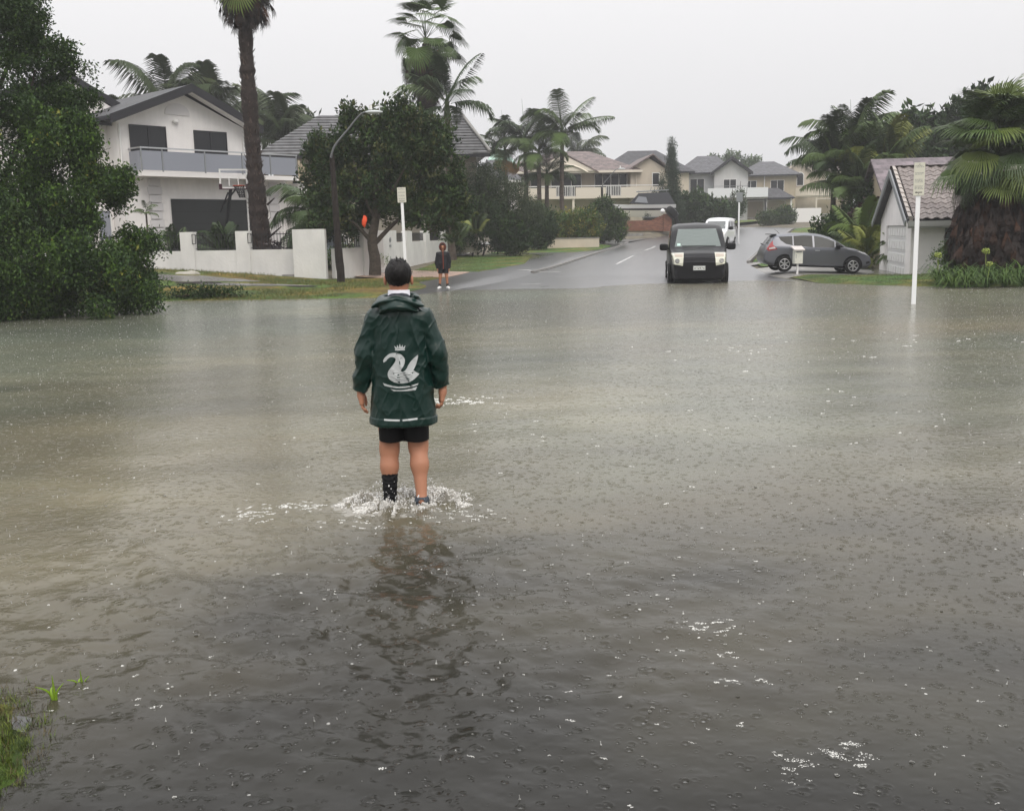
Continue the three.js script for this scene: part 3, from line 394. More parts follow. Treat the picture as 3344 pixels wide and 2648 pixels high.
tree('leafy_shrub', 'large bushy green shrub standing in the flood at the left edge', [-10.5, -0.1, -22.4], { cat: 'shrub', trunk: [[[0, 0, 0], [0.1, 1.5, 0], [0.3, 3.4, 0]], 0.12, 0.03], limbs: [[[[0, 0.2, 0], [0.7, 1.3, 0.2], [1.3, 2.6, 0.1]], 0.05, 0.012], [[[0, 0.3, 0], [-0.8, 1.6, 0.2], [-1.1, 3.0, 0.1]], 0.06, 0.012]], lobes: [[-0.8, 1.4, 0.4, 1.9, 1.5, 1.7, 3], [0.8, 0.9, 0.1, 1.5, 1.0, 1.3, 1.8], [0.55, 3.0, -0.3, 0.8, 1.5, 0.8, 1.5], [-0.9, 3.0, -0.3, 1.2, 1.1, 1.0, 1.2], [1.9, 0.9, -0.4, 0.8, 0.8, 0.7, 0.5], [1.2, 3.0, -0.3, 0.7, 0.3, 0.5, 0.2], [-1.2, 0.5, 1.2, 1.4, 0.8, 0.8, 1]], n: 7600, clump: 'fine', colors: [...GREEN.bush, ...GREEN.dark], seed: 8, gap: -0.06, freq: 1.6, sprigs: 45, floor: 0.02, size: 1.15, spark: 0.006 });
tree('fallen_branch', 'low leafy branch lying at the water edge beside the large shrub', [-8.3, 0, -27.6], { cat: 'branch', limbs: [[[[-0.9, 0.08, 0], [0, 0.14, 0.1], [0.9, 0.08, 0]], 0.03, 0.008]], lobes: [[-0.3, 0.12, 0, 0.8, 0.22, 0.3], [0.5, 0.1, 0, 0.6, 0.16, 0.25, 0.5]], n: 160, clump: 'fine', colors: GREEN.dark, seed: 3, gap: -0.5 });

// ---------- people ----------
const skin = new THREE.MeshPhysicalMaterial({ color: col(0.36, 0.165, 0.098), roughness: 0.5, specularIntensity: 0.7, bumpMap: rep(grain, 30), bumpScale: 0.0005 });
function handSdf(w, dirIn, curl, scale = 1) { // w: wrist; fingers hang down, palm faces the thigh; dirIn = +1 / -1 towards the body
  const S = scale, B = [];
  const k = (x, y, z) => [w[0] + x * S * dirIn, w[1] + y * S, w[2] + z * S];
  B.push([k(0, 0.03, 0), k(0, -0.03, 0), 0.023 * S, 0.026 * S, 0.02]);
  for (const z of [-0.024, -0.008, 0.008, 0.022]) B.push([k(0, -0.02, z * 0.6), k(0.004, -0.075, z), 0.017 * S, 0.0135 * S, 0.014]);
  const F = [[-0.026, 0.062, 0.0085], [-0.009, 0.070, 0.009], [0.008, 0.065, 0.0085], [0.024, 0.05, 0.0075]];
  const fingers = F.map(([z, len, r], i) => { const c = curl * (1 + 0.22 * i), a = [0.003, -0.078, z]; let ang = 0.15 * c, p = a; const ch = []; for (const s of [0.45, 0.32, 0.23]) { const q = [p[0] + Math.sin(ang) * len * s, p[1] - Math.cos(ang) * len * s, p[2] * 1.03]; ch.push([k(...p), k(...q), r * S, r * 0.88 * S]); p = q; ang += 0.45 * c; } return ch; });
  const th = [[0.004, -0.022, -0.024], [0.016, -0.05, -0.046], [0.02, -0.078, -0.05], [0.02, -0.098, -0.046]];
  fingers.push([0, 1, 2].map(i => [k(...th[i]), k(...th[i + 1]), [0.013, 0.0105, 0.009][i] * S, [0.0105, 0.009, 0.0075][i] * S]));
  return (x, y, z) => { let d = 1; for (const [a, b, ra, rb, kk] of B) d = smin(d, cone(x, y, z, a, b, ra, rb), kk * S); let f = 1; for (const ch of fingers) { let g = 1; for (const [a, b, ra, rb] of ch) g = smin(g, cone(x, y, z, a, b, ra, rb), 0.004 * S); f = Math.min(f, g); } return smin(d, f, 0.006 * S); };
}
const stack = (prof, y) => [interp(prof.map(p => [p[0], p[1]]), y), interp(prof.map(p => [p[0], p[2]]), y), interp(prof.map(p => [p[0], p[3] ?? 0]), y)];
function column(x, y, z, prof, cx = 0) { const [a, b, cz] = stack(prof, y), lo = prof[0][0], hi = prof[prof.length - 1][0], k = Math.hypot((x - cx) / a, (z - cz) / b), d = (k - 1) * Math.min(a, b), e = Math.max(lo - y, y - hi); return e > 0 ? Math.hypot(Math.max(d, 0), e) : Math.max(d, e); }
function onBack(g, sdf, off, z0 = 0.4) { // press a flat outline (in x, y) on the back of a body along -z
  const p = g.attributes.position; for (let i = 0; i < p.count; i++) { const x = p.getX(i), y = p.getY(i); let z = z0; for (let k = 0; k < 60; k++) { const d = sdf(x, y, z); if (d < 0.0004) break; z -= Math.max(0.0006, d * 0.7); } p.setZ(i, z + off); } g.computeVertexNormals(); return plain(g);
}
{
  const boy = thing('person', 'boy seen from behind wading in the flood, green raincoat with swan emblem, black shorts', 'person', [BOY[0], 0, BOY[1]]);
  // torso under the clothes, arms, legs
  const ARM = s => s < 0 ? [[-0.138, 1.155, 0.01], [-0.215, 0.93, 0.02], [-0.263, 0.70, -0.02]] : [[0.138, 1.15, 0.01], [0.212, 0.93, 0.02], [0.249, 0.715, -0.015]];
  const arms = [ARM(-1), ARM(1)];
  const LEG = { L: { hip: [-0.085, 0.60, 0], knee: [-0.098, 0.33, -0.02], calf: [-0.099, 0.225, 0.006], ank: [-0.102, -0.03, 0.02], toe: [-0.105, -0.115, -0.16] }, R: { hip: [0.085, 0.60, 0], knee: [0.082, 0.345, -0.025], calf: [0.092, 0.24, 0.03], ank: [0.105, 0.025, 0.095], toe: [0.115, -0.095, -0.03] } };
  const hc = [0, 1.395, -0.01];
  const headSdf = (x, y, z) => {
    let d = ell(x, y, z, [0, 1.415, 0.0], [0.074, 0.088, 0.09]);
    d = smin(d, ell(x, y, z, [0, 1.36, -0.03], [0.058, 0.075, 0.068]), 0.03);
    d = smin(d, cone(x, y, z, [0, 1.40, -0.10], [0, 1.355, -0.118], 0.009, 0.013), 0.014); // nose
    d = smin(d, ell(x, y, z, [0, 1.318, -0.088], [0.022, 0.008, 0.012]), 0.008); // lips
    for (const s of [-1, 1]) { d = smin(d, ell(x, y, z, [s * 0.03, 1.385, -0.088], [0.014, 0.009, 0.008]), 0.004); const e = Math.hypot((x - s * 0.081) / 0.011, (y - 1.378) / 0.030, (z - 0.005) / 0.019) - 1; d = smin(d, e * 0.011, 0.008); d = Math.max(d, -(Math.hypot((x - s * 0.092) / 0.008, (y - 1.38) / 0.016, (z + 0.0) / 0.009) - 1) * 0.008); }
    return smin(d, cone(x, y, z, [0, 1.24, 0.012], [0, 1.36, 0.005], 0.052, 0.05), 0.02);
  };
  const bodySdf = (x, y, z) => {
    let d = column(x, y, z, [[0.56, 0.15, 0.10], [0.75, 0.14, 0.095], [1.0, 0.155, 0.095], [1.14, 0.15, 0.08], [1.22, 0.08, 0.06]]);
    d = smin(d, cone(x, y, z, [0, 1.16, 0.01], [0, 1.30, 0.008], 0.056, 0.05), 0.04);
    for (const a of arms) { d = smin(d, cone(x, y, z, a[0], a[1], 0.05, 0.038), 0.03); d = smin(d, cone(x, y, z, a[1], a[2], 0.038, 0.026), 0.015); }
    for (const l of [LEG.L, LEG.R]) { d = smin(d, cone(x, y, z, l.hip, l.knee, 0.088, 0.054), 0.04); d = smin(d, cone(x, y, z, l.knee, l.calf, 0.051, 0.050), 0.05); d = smin(d, cone(x, y, z, l.calf, l.ank, 0.049, 0.031), 0.045); d = smin(d, cone(x, y, z, l.ank, l.toe, 0.032, 0.026), 0.02); }
    return d;
  };
  const hL = handSdf([-0.26, 0.70, -0.02], 1, 0.75), hR = handSdf([0.246, 0.712, -0.015], -1, 1.15);
  mesh('body', merge([surface(bodySdf, [-0.36, -0.16, -0.24], [0.36, 1.34, 0.16], 0.012), surface(headSdf, [-0.11, 1.25, -0.15], [0.11, 1.53, 0.12], 0.0045), surface(hL, [-0.36, 0.53, -0.1], [-0.2, 0.74, 0.05], 0.0032), surface(hR, [0.17, 0.53, -0.1], [0.33, 0.75, 0.05], 0.0032)]), skin, boy);
  for (const s of [-1, 1]) { const e = mesh('eye', mov(new THREE.SphereGeometry(0.008, 8, 6), s * 0.03, 1.385, -0.094), M.black, boy); }
  // hair: a cropped cap and wet tufts standing up on the crown
  const hairSdf = (x, y, z) => { const base = ell(x, y, z, [0, 1.418, 0.006], [0.0805, 0.091, 0.096]) + 0.0022 * noise(x * 130, y * 28, z * 130) + 0.0015 * noise(x * 260, y * 50, z * 260), line = 1.33 + 0.035 * sstep(0.03, -0.05, z) + 0.10 * sstep(-0.03, -0.08, z) + 0.018 * sstep(0.045, 0.075, Math.abs(x)); return Math.max(base, (line - y) * 0.7 + 0.003 * noise(x * 150, 1, z * 80)); };
  const R = rng(4), tufts = [];
  for (let i = 0; i < 900; i++) { const a = R() * 6.2832, u = R() < 0.3 ? 0.35 + 0.65 * R() : R() * 0.9 - 0.35, q = Math.sqrt(Math.max(0, 1 - u * u)), p = [0.078 * q * Math.cos(a), 1.418 + 0.088 * u, 0.006 + 0.092 * q * Math.sin(a)]; if (p[1] < 1.35 || p[2] < -0.05 && p[1] < 1.44) continue; const top = sstep(0.6, 0.95, u), L = 0.004 + 0.022 * top * R() * R() + 0.003 * R(), dir = V(p[0] * 5 + (R() - 0.5) * 0.6 - 0.25 * top, u * 0.6 - 0.5 * (1 - top) + 0.7 * top, p[2] * 5 + (R() - 0.5) * 0.5).normalize(); tufts.push(bar(p, [p[0] + dir.x * L, p[1] + dir.y * L, p[2] + dir.z * L], 0.003, 4, 0.0006)); }
  const hair = mesh('hair', merge([surface(hairSdf, [-0.1, 1.29, -0.11], [0.1, 1.53, 0.12], 0.0045), ...tufts]), mat([0.007, 0.006, 0.006], { roughness: 0.45, specularIntensity: 0.4 }), boy);
  // raincoat
  const prof = [[0.495, 0.206, 0.145, 0.005], [0.58, 0.203, 0.14, 0.005], [0.75, 0.186, 0.135, 0.01], [0.95, 0.176, 0.13, 0.012], [1.08, 0.176, 0.12, 0.012], [1.17, 0.165, 0.105, 0.015], [1.235, 0.10, 0.085, 0.02], [1.27, 0.066, 0.066, 0.02]];
  const ridge = (x, y, z) => { const n = 1 - Math.abs(noise(x, y, z)) * 1.6; return n * n * Math.sign(n); };
  const fold = (x, y, z) => 0.010 * noise(x * 10 + 2.5 * y, y * 3 - 0.6 * x, z * 6 + 3) - 0.0095 * ridge(x * 13 + y * 5 * Math.sign(x), y * 4.5 - Math.abs(x) * 4, z * 7) - 0.0048 * ridge(x * 26 - y * 15, y * 13 + x * 10, z * 16) + 0.001 * noise(x * 60, y * 40, z * 50);
  const cuff = (x, y, z, s) => { const a = arms[s < 0 ? 0 : 1]; const [e, w] = [a[1], a[2]]; let d = cone(x, y, z, a[0], e, 0.064, 0.060); const lo = [w[0] - s * 0.004, w[1] + 0.015, w[2] + 0.002]; d = smin(d, cone(x, y, z, e, [lerp(e[0], w[0], 0.75), lerp(e[1], w[1], 0.75), lerp(e[2], w[2], 0.75)], 0.060, 0.052), 0.03); d = smin(d, cone(x, y, z, [lerp(e[0], w[0], 0.72), lerp(e[1], w[1], 0.72), lerp(e[2], w[2], 0.72)], lo, 0.043, 0.045), 0.012); d += 0.006 * Math.sin((y * 60) + 22 * x * s + 3 * z * 20) * (0.4 + 0.6 * noise(x * 9, y * 14, z * 9)) * sstep(1.12, 1.0, y); return Math.max(d, w[1] + 0.005 - y + 0.25 * (x - w[0]) * s); };
  const coatSdf = (x, y, z) => {
    let d = column(x, y, z, prof); const hem = 0.506 + 0.016 * Math.cos(x * 8) * (z > 0 ? -1 : 0) + 0.01;
    d -= 0.010 * sstep(0.515, 0.498, y) * 0; d = Math.max(d, hem - 0.012 - y);
    { const k = 0.007 + 0.03 * sstep(1.04, 1.16, y); d = smin(d, cuff(x, y, z, -1), k); d = smin(d, cuff(x, y, z, 1), k); }
    return d + fold(x, y, z) * (0.55 + 0.45 * sstep(0.5, 1.0, y)) - 0.0035 * (sstep(0.546, 0.542, y) - sstep(0.506, 0.500, y)) ;
  };
  const coatMat = new THREE.MeshPhysicalMaterial({ color: col(0.0025, 0.019, 0.0145), roughness: 0.3, specularIntensity: 0.6, clearcoat: 0.08, clearcoatRoughness: 0.2, bumpMap: rep(grain, 10), bumpScale: 0.00025 });
  const coat = mesh('raincoat', surface(coatSdf, [-0.38, 0.46, -0.2], [0.38, 1.3, 0.22], 0.0062), coatMat, boy);
  // hood bunched behind the neck
  const hoodSdf = (x, y, z) => { const yy = y - 1.232 - 0.3 * x * x, zz = z - 0.085; const k = Math.hypot(x / 0.148, yy / 0.062, zz / 0.062); let d = (k - 1) * 0.058; const t = Math.hypot(x / 1.0, (z - 0.035)), ring = Math.hypot(t - 0.108, (y - 1.254 - 0.25 * (0.035 - z) * 0.6) * 0.9) - 0.030; d = smin(d, ring, 0.02); d += 0.0075 * Math.sin(yy * 120 + 260 * x * x + 2 * noise(x * 10, y * 12, z * 10)) * sstep(0, 0.05, zz + 0.05) + 0.004 * noise(x * 26, y * 34, z * 26); return Math.max(d, -(Math.hypot(x, z - 0.0) - 0.062)); };
  mesh('hood', surface(hoodSdf, [-0.19, 1.12, -0.13], [0.19, 1.34, 0.2], 0.006), coatMat, coat);
  mesh('hood_lining', surface((x, y, z) => Math.max(Math.hypot(x / 0.072, (y - 1.276) / 0.032, (z - 0.055) / 0.04) - 1, -1) * 0.03 + 0.002 * noise(x * 50, y * 50, z * 50), [-0.1, 1.21, -0.01], [0.1, 1.32, 0.12], 0.006), mat([0.018, 0.021, 0.03], { roughness: 0.5 }), coat);
  mesh('shirt_collar', surface((x, y, z) => { const t = Math.hypot(x, (z - 0.008) * 1.02) - 0.0625 - 0.10 * (1.30 - y) * 0.6; return Math.max(Math.abs(t) - 0.0045, Math.abs(y - 1.303 - 0.12 * (z - 0.02) * 0.4) - 0.018); }, [-0.1, 1.26, -0.1], [0.1, 1.35, 0.1], 0.004), mat([0.8, 0.8, 0.86], { roughness: 0.8 }), boy);
  // printed swan, crown and water lines, cut to shape and pressed on the coat
  const print = mat([0.42, 0.44, 0.44], { roughness: 0.45 });
  const emblem = (name, shapes, parent = coat) => { const g = merge(shapes.map(s => new THREE.ShapeGeometry(s, 18))); return mesh(name, onBack(subdivide(g, 2), coatSdf, 0.0016), print, parent); };
  const U = 0.00205, X0 = 0.008, Y0 = 0.875; // swan drawn in units of U about its middle, x to the right, y up
  const pt = (x, y) => new THREE.Vector2(X0 + x * U * 1.1, Y0 + y * U);
  const path = a => { const s = new THREE.Shape(); let p = pt(...a[0]); s.moveTo(p.x, p.y); for (const q of a.slice(1)) { if (q.length === 2) { p = pt(...q); s.lineTo(p.x, p.y); } else if (q.length === 4) { const c = pt(q[0], q[1]); p = pt(q[2], q[3]); s.quadraticCurveTo(c.x, c.y, p.x, p.y); } else { const c = pt(q[0], q[1]), e = pt(q[2], q[3]); p = pt(q[4], q[5]); s.bezierCurveTo(c.x, c.y, e.x, e.y, p.x, p.y); } } return s; };
  const body = path([[-47, 14], [-44, 22, -38, 27], [-32, 33, -26, 38, -14, 38], [2, 37, 14, 26, 12, 10], [10, -4, 2, -8, 1, -15], [4, -22, 12, -16, 17, -8], [22, 8, 38, 24, 47, 30], [46, 12, 40, -2, 34, -14], [38, -20, 44, -24, 49, -26], [40, -42, 20, -54, -2, -53], [-26, -50, -38, -38, -35, -22], [-32, -8, -14, 4, -12, 18], [-13, 27, -24, 27, -30, 23], [-36, 18, -38, 14], [-43, 10, -46, 8]]);
  const hole = a => { const p = path(a); body.holes.push(p); };
  hole([[6, -30], [18, -32, 32, -26], [20, -29, 6, -30]].map((q, i) => i ? q : q)); hole([[8, -37], [20, -38, 30, -33], [20, -35, 8, -37]]); hole([[13, -44], [22, -44, 29, -40], [22, -42, 13, -44]]);
  const sw = emblem('swan_emblem', [body]);
  emblem('emblem_crown', [path([[-13, 45], [13, 45], [13, 48], [-13, 48]]), path([[-12, 49], [12, 49], [15, 59], [8, 52], [7, 61], [3, 53], [0, 64], [-3, 53], [-7, 61], [-8, 52], [-15, 59]])], sw);
  emblem('emblem_waves', [path([[-50, -52], [-30, -60, -6, -62], [22, -62, 46, -54], [44, -59], [20, -68, -6, -67], [-30, -65, -46, -60]]), path([[-30, -69], [0, -78, 42, -64], [38, -74], [20, -76], [-20, -76]])], sw);
  const strip = (a, b, y, dy) => emblem('reflective_strip', [new THREE.Shape([[a, y], [b, y + dy], [b, y + dy + 0.011], [a, y + 0.011]].map(p => new THREE.Vector2(...p)))]);
  strip(-0.105, -0.008, 0.538, -0.003); strip(0.01, 0.098, 0.535, 0.007);
  // shorts, socks, shoes
  const shortSdf = (x, y, z) => { let d = 1; for (const s of [-1, 1]) d = smin(d, column(x, y, z, [[0.388, 0.079, 0.092, 0], [0.5, 0.08, 0.098, 0], [0.62, 0.085, 0.105, 0]], s * 0.0755), 0.012); return d + 0.004 * noise(x * 22, y * 9, z * 22); };
  mesh('shorts', surface(shortSdf, [-0.2, 0.37, -0.14], [0.2, 0.66, 0.14], 0.008), mat([0.004, 0.004, 0.0045], { roughness: 0.7, specularIntensity: 0.25 }), boy);
  const sock = (l, y1, r, c, nm = 'sock') => mesh(nm, surface((x, y, z) => { let d = cone(x, y, z, l.calf, l.ank, 0.054, 0.038); d = smin(d, cone(x, y, z, l.ank, l.toe, 0.040, 0.034), 0.02); d += 0.0022 * Math.sin(y * 190 + 3 * noise(x * 20, y * 20, z * 20)); return Math.max(d, y - y1); }, [l.ank[0] - 0.09, -0.16, -0.22], [l.ank[0] + 0.09, y1 + 0.03, 0.13], 0.007), mat(c, { roughness: 0.8 }), boy);
  sock(LEG.L, 0.19, 0.05, [0.005, 0.005, 0.006]); sock(LEG.R, 0.05, 0.05, [0.05, 0.06, 0.075]);
}
// the child waiting at the roadside
{
  const kx = -1.95, kz = -29.6, kid = thing('person', 'child in a dark hooded jacket with orange zip waiting at the roadside', 'person', [kx, ground(kx, kz) + 0.005, kz], 0.05);
  const bodyS = (x, y, z) => { let d = ell(x, y, z, [0, 1.24, 0.0], [0.07, 0.095, 0.085]); d = smin(d, cone(x, y, z, [0, 1.06, 0], [0, 1.18, 0], 0.045, 0.042), 0.02); d = smin(d, cone(x, y, z, [0, 1.235, 0.085], [0, 1.215, 0.094], 0.008, 0.012), 0.01); d = smin(d, column(x, y, z, [[0.6, 0.12, 0.09], [0.85, 0.11, 0.08], [1.05, 0.10, 0.07]]), 0.03); for (const s of [-1, 1]) { d = smin(d, cone(x, y, z, [s * 0.13, 1.02, 0], [s * 0.175, 0.8, 0], 0.042, 0.034), 0.03); d = smin(d, cone(x, y, z, [s * 0.175, 0.8, 0], [s * 0.165, 0.6, 0.03], 0.034, 0.024), 0.02); d = smin(d, cone(x, y, z, [s * 0.07, 0.6, 0], [s * 0.095, 0.36, 0.01], 0.07, 0.047), 0.03); d = smin(d, cone(x, y, z, [s * 0.095, 0.36, 0], [s * 0.112, 0.1, -0.01], 0.045, 0.03), 0.02); d = smin(d, cone(x, y, z, [s * 0.112, 0.07, -0.01], [s * 0.15, 0.03, 0.1], 0.032, 0.026), 0.02); } return d; };
  const hands = [-1, 1].map(s => surface(handSdf([s * 0.165, 0.6, 0.03], -s, 0.9, 0.85), [s * 0.165 - 0.09, 0.44, -0.06], [s * 0.165 + 0.09, 0.64, 0.1], 0.005));
  mesh('body', merge([surface(bodyS, [-0.26, 0, -0.14], [0.26, 1.36, 0.16], 0.011), ...hands]), skin, kid);
  for (const s of [-1, 1]) mesh('eye', mov(new THREE.SphereGeometry(0.008, 6, 5), s * 0.027, 1.25, 0.079), M.black, kid);
  mesh('mouth', mov(new THREE.SphereGeometry(0.012, 8, 5).scale(1.6, 0.4, 0.5), 0, 1.18, 0.08), mat([0.2, 0.06, 0.05]), kid);
  mesh('hair', surface((x, y, z) => Math.max(ell(x, y, z, [0, 1.262, 0.0], [0.075, 0.088, 0.09]), 1.275 - y - 0.6 * (0.06 - z) * 0.5), [-0.1, 1.2, -0.11], [0.1, 1.37, 0.11], 0.01), mat([0.01, 0.008, 0.007]), kid);
  const jm = mat([0.009, 0.009, 0.012], { roughness: 0.45, bump: 0.003, tile: 6 });
  const jacket = mesh('jacket', surface((x, y, z) => { let d = column(x, y, z, [[0.58, 0.165, 0.115], [0.8, 0.15, 0.11], [1.0, 0.15, 0.10], [1.1, 0.09, 0.08]]); for (const s of [-1, 1]) { d = smin(d, cone(x, y, z, [s * 0.14, 1.03, 0], [s * 0.19, 0.8, 0], 0.062, 0.055), 0.03); d = smin(d, cone(x, y, z, [s * 0.19, 0.8, 0], [s * 0.172, 0.64, 0.02], 0.055, 0.046), 0.02); } return d + 0.009 * noise(x * 14, y * 12, z * 14); }, [-0.3, 0.54, -0.17], [0.3, 1.16, 0.17], 0.011), jm, kid);
  const hoodS = (x, y, z) => { const o = Math.hypot(x / 0.112, (y - 1.235) / 0.135, (z + 0.005) / 0.118) - 1, i = Math.hypot(x / 0.078, (y - 1.22) / 0.115, (z - 0.10) / 0.13) - 1; return Math.max(Math.max(o * 0.11, -i * 0.08), 1.06 - y); };
  const hood = mesh('hood', surface(hoodS, [-0.15, 1.04, -0.16], [0.15, 1.42, 0.16], 0.008), jm, jacket);
  const orange = mat([0.22, 0.038, 0.016], { roughness: 0.6 });
  mesh('hood_trim', tube(range(-2.3, 2.3, 14).map(a => [0.083 * Math.sin(a), 1.225 + 0.118 * Math.cos(a), 0.088 - 0.02 * Math.cos(a)]), 0.007, 0.007, 6, 40), orange, hood);
  mesh('zip', tube([[0.004, 1.09, 0.095], [0.006, 0.95, 0.112], [0.006, 0.75, 0.124], [0.004, 0.6, 0.124]], 0.010, 0.010, 6, 20), orange, jacket);
  mesh('shorts', surface((x, y, z) => { let d = 1; for (const s of [-1, 1]) d = smin(d, column(x, y, z, [[0.47, 0.082, 0.088], [0.68, 0.085, 0.10]], s * 0.078), 0.012); return d; }, [-0.2, 0.44, -0.13], [0.2, 0.71, 0.13], 0.011), M.dark, kid);
  for (const s of [-1, 1]) { const sh = mesh('shoe', surface((x, y, z) => Math.max(cone(x, y, z, [s * 0.112, 0.055, -0.02], [s * 0.155, 0.035, 0.13], 0.047, 0.04), -y), [s * 0.13 - 0.09, -0.01, -0.09], [s * 0.13 + 0.09, 0.13, 0.19], 0.009), mat([0.62, 0.62, 0.6]), kid); mesh('sock', mov(new THREE.CylinderGeometry(0.039, 0.041, 0.09, 12), s * 0.112, 0.125, -0.012), mat(s < 0 ? [0.03, 0.03, 0.03] : [0.02, 0.02, 0.02]), sh); }
}
// churned water round the boy's legs
{
  const spl = thing('water_splash', 'white churned splash of water round the wading boy\'s legs', 'splash', [BOY[0], 0, BOY[1]]);
  const R = rng(23);
  const turb = (x, z, f) => 1 - Math.abs(noise(x * f, z * f, f)) * 1.7;
  const lobe = (x, z, cx, cz, rx, rz) => Math.exp(-(((x - cx) / rx) ** 2) - ((z - cz) / rz) ** 2);
  const height = (x, z) => { // churned crests, lacy where they sink below the water
    const wx = x + 0.03 * noise(x * 9, z * 9, 4), wz = z + 0.03 * noise(x * 9, z * 9, 7);
    const env = 0.085 * lobe(wx, wz, -0.005, -0.03, 0.06, 0.08) + 0.075 * lobe(wx, wz, -0.21, 0.02, 0.10, 0.11) + 0.07 * lobe(wx, wz, 0.2, 0.0, 0.10, 0.11) + 0.05 * lobe(wx, wz, -0.1, 0.22, 0.17, 0.09) + 0.035 * lobe(wx, wz, 0.3, 0.12, 0.09, 0.1) + 0.03 * lobe(wx, wz, -0.32, 0.06, 0.09, 0.09) + 0.03 * lobe(wx, wz, 0.02, -0.2, 0.24, 0.08);
    const t = 0.6 * turb(wx, wz, 12) + 0.45 * turb(wx + 3, wz, 26) + 0.12 * turb(wx, wz + 5, 60);
    return env * 1.5 * (1.45 * t - 0.68) - 0.006 + 0.007 * turb(wx, wz, 60) * Math.min(1, env * 40);
  };
  const grid = (() => { const n = 230, P = [], U = [], I = []; for (let j = 0; j <= n; j++) for (let i = 0; i <= n; i++) { const x = lerp(-0.5, 0.5, i / n), z = lerp(-0.4, 0.46, j / n), h = height(x, z); P.push(x + 0.018 * noise(x * 40, z * 40, 2) * clamp(h * 20), h, z + 0.018 * noise(x * 40, z * 40, 6) * clamp(h * 20)); U.push(x, z); if (i && j) { const a = (j - 1) * (n + 1) + i - 1, b = a + 1, c = a + n + 1, e = c + 1; if (Math.max(P[3 * a + 1], P[3 * b + 1], P[3 * c + 1], P[3 * e + 1]) > -0.006) I.push(a, c, b, b, c, e); } } const g = new THREE.BufferGeometry(); g.setAttribute('position', new THREE.Float32BufferAttribute(P, 3)); g.setAttribute('uv', new THREE.Float32BufferAttribute(U, 2)); g.setIndex(I); g.computeVertexNormals(); return g; })();
  const foam = new THREE.MeshPhysicalMaterial({ color: 0xffffff, roughness: 0.2, specularIntensity: 0.8, transmission: 0.35, thickness: 0, side: THREE.DoubleSide });
  mesh('churned_water', grid, new THREE.MeshPhysicalMaterial({ color: col(0.42, 0.40, 0.35), roughness: 0.15, transmission: 0.45, thickness: 0, side: THREE.DoubleSide }), spl);
  // froth riding on the crests and drops flung up from them
  const pts = []; let guard = 0; while (pts.length < 11000 && guard++ < 200000) { const x = lerp(-0.5, 0.5, R()), z = lerp(-0.4, 0.46, R()), h = height(x, z); if (h > 0.002 + 0.006 * R() && h + 0.03 * noise(x * 25, z * 25, 3) > 0.006) pts.push([x, h, z]); }
  const bub = new THREE.IcosahedronGeometry(1, 1);
  instances('froth', bub, foam, pts.length, (i, m, c) => { const [x, h, z] = pts[i], s = 0.0016 + 0.0042 * R() * R(); place(m, x, h + 0.004 * (R() - 0.3), z, 0, 0, 0, s * (1 + 0.5 * R()), s, s * (1 + 0.5 * R())); const k = 0.55 + 0.35 * R(); c.setRGB(k, k * 0.985, k * 0.94); }, spl);
  instances('droplets', bub, foam, 1100, (i, m, c) => { const side = R() < 0.5 ? -1 : 1, a = R() * 6.2832, q = 0.03 + 0.3 * R(), s = 0.0012 + 0.004 * R() * R(), x = side * 0.1 + Math.cos(a) * q, z = Math.sin(a) * q * 0.9; place(m, x, 0.004 + 0.17 * Math.pow(R(), 2.2) * Math.exp(-(q * q) / 0.03), z, 0, 0, 0, s, s * (1 + R()), s); const k = 0.7 + 0.25 * R(); c.setRGB(k, k, k); }, spl);
}

// ---------- houses, walls and what belongs to them ----------
// parts helper: boxes straight into a parent
const pb = (name, m, parent, ...b) => mesh(name, ubox(...b), m, parent);
function pane(parent, name, x0, x1, y0, y1, z, o = {}) { // window set in a wall facing +z: frame, panes, mullions
  const fw = o.fw ?? 0.06, n = o.n ?? 1, w = mesh(name, merge([box(x0, x1, y0, y0 + fw, z, z + 0.06), box(x0, x1, y1 - fw, y1, z, z + 0.06), ...Array.from({ length: n + 1 }, (_, i) => { const x = lerp(x0, x1 - fw, i / n); return box(x, x + fw, y0 + fw, y1 - fw, z, z + 0.058); })]), o.frame ?? M.trim, parent);
  for (let i = 0; i < n; i++) mesh('pane', box(lerp(x0, x1, i / n) + fw * (i ? 0.5 : 1), lerp(x0, x1, (i + 1) / n) - fw * (i === n - 1 ? 1 : 0.5), y0 + fw, y1 - fw, z - 0.02, z + 0.025), o.glass ?? M.glassDark, w);
  return w;
}
function gableRoof(parent, x0, x1, yE, xA, yA, z0, z1, t, m, fm) { // ridge along z, front at z1; slopes and barge boards
  mesh('roof', merge([slab([x0, yE, z1], [xA, yA, z1], [xA, yA, z0], [x0, yE, z0], t), slab([xA, yA, z1], [x1, yE, z1], [x1, yE, z0], [xA, yA, z0], t)].map(g => g)), m, parent);
  for (const [a, b] of [[[x0, yE], [xA, yA]], [[xA, yA], [x1, yE]]]) mesh('barge_board', poly([[a[0], a[1] - t - 0.2], [b[0], b[1] - t - 0.2], [b[0], b[1] + 0.03], [a[0], a[1] + 0.03]], z1 + 0.003, 0.05), fm, parent);
}
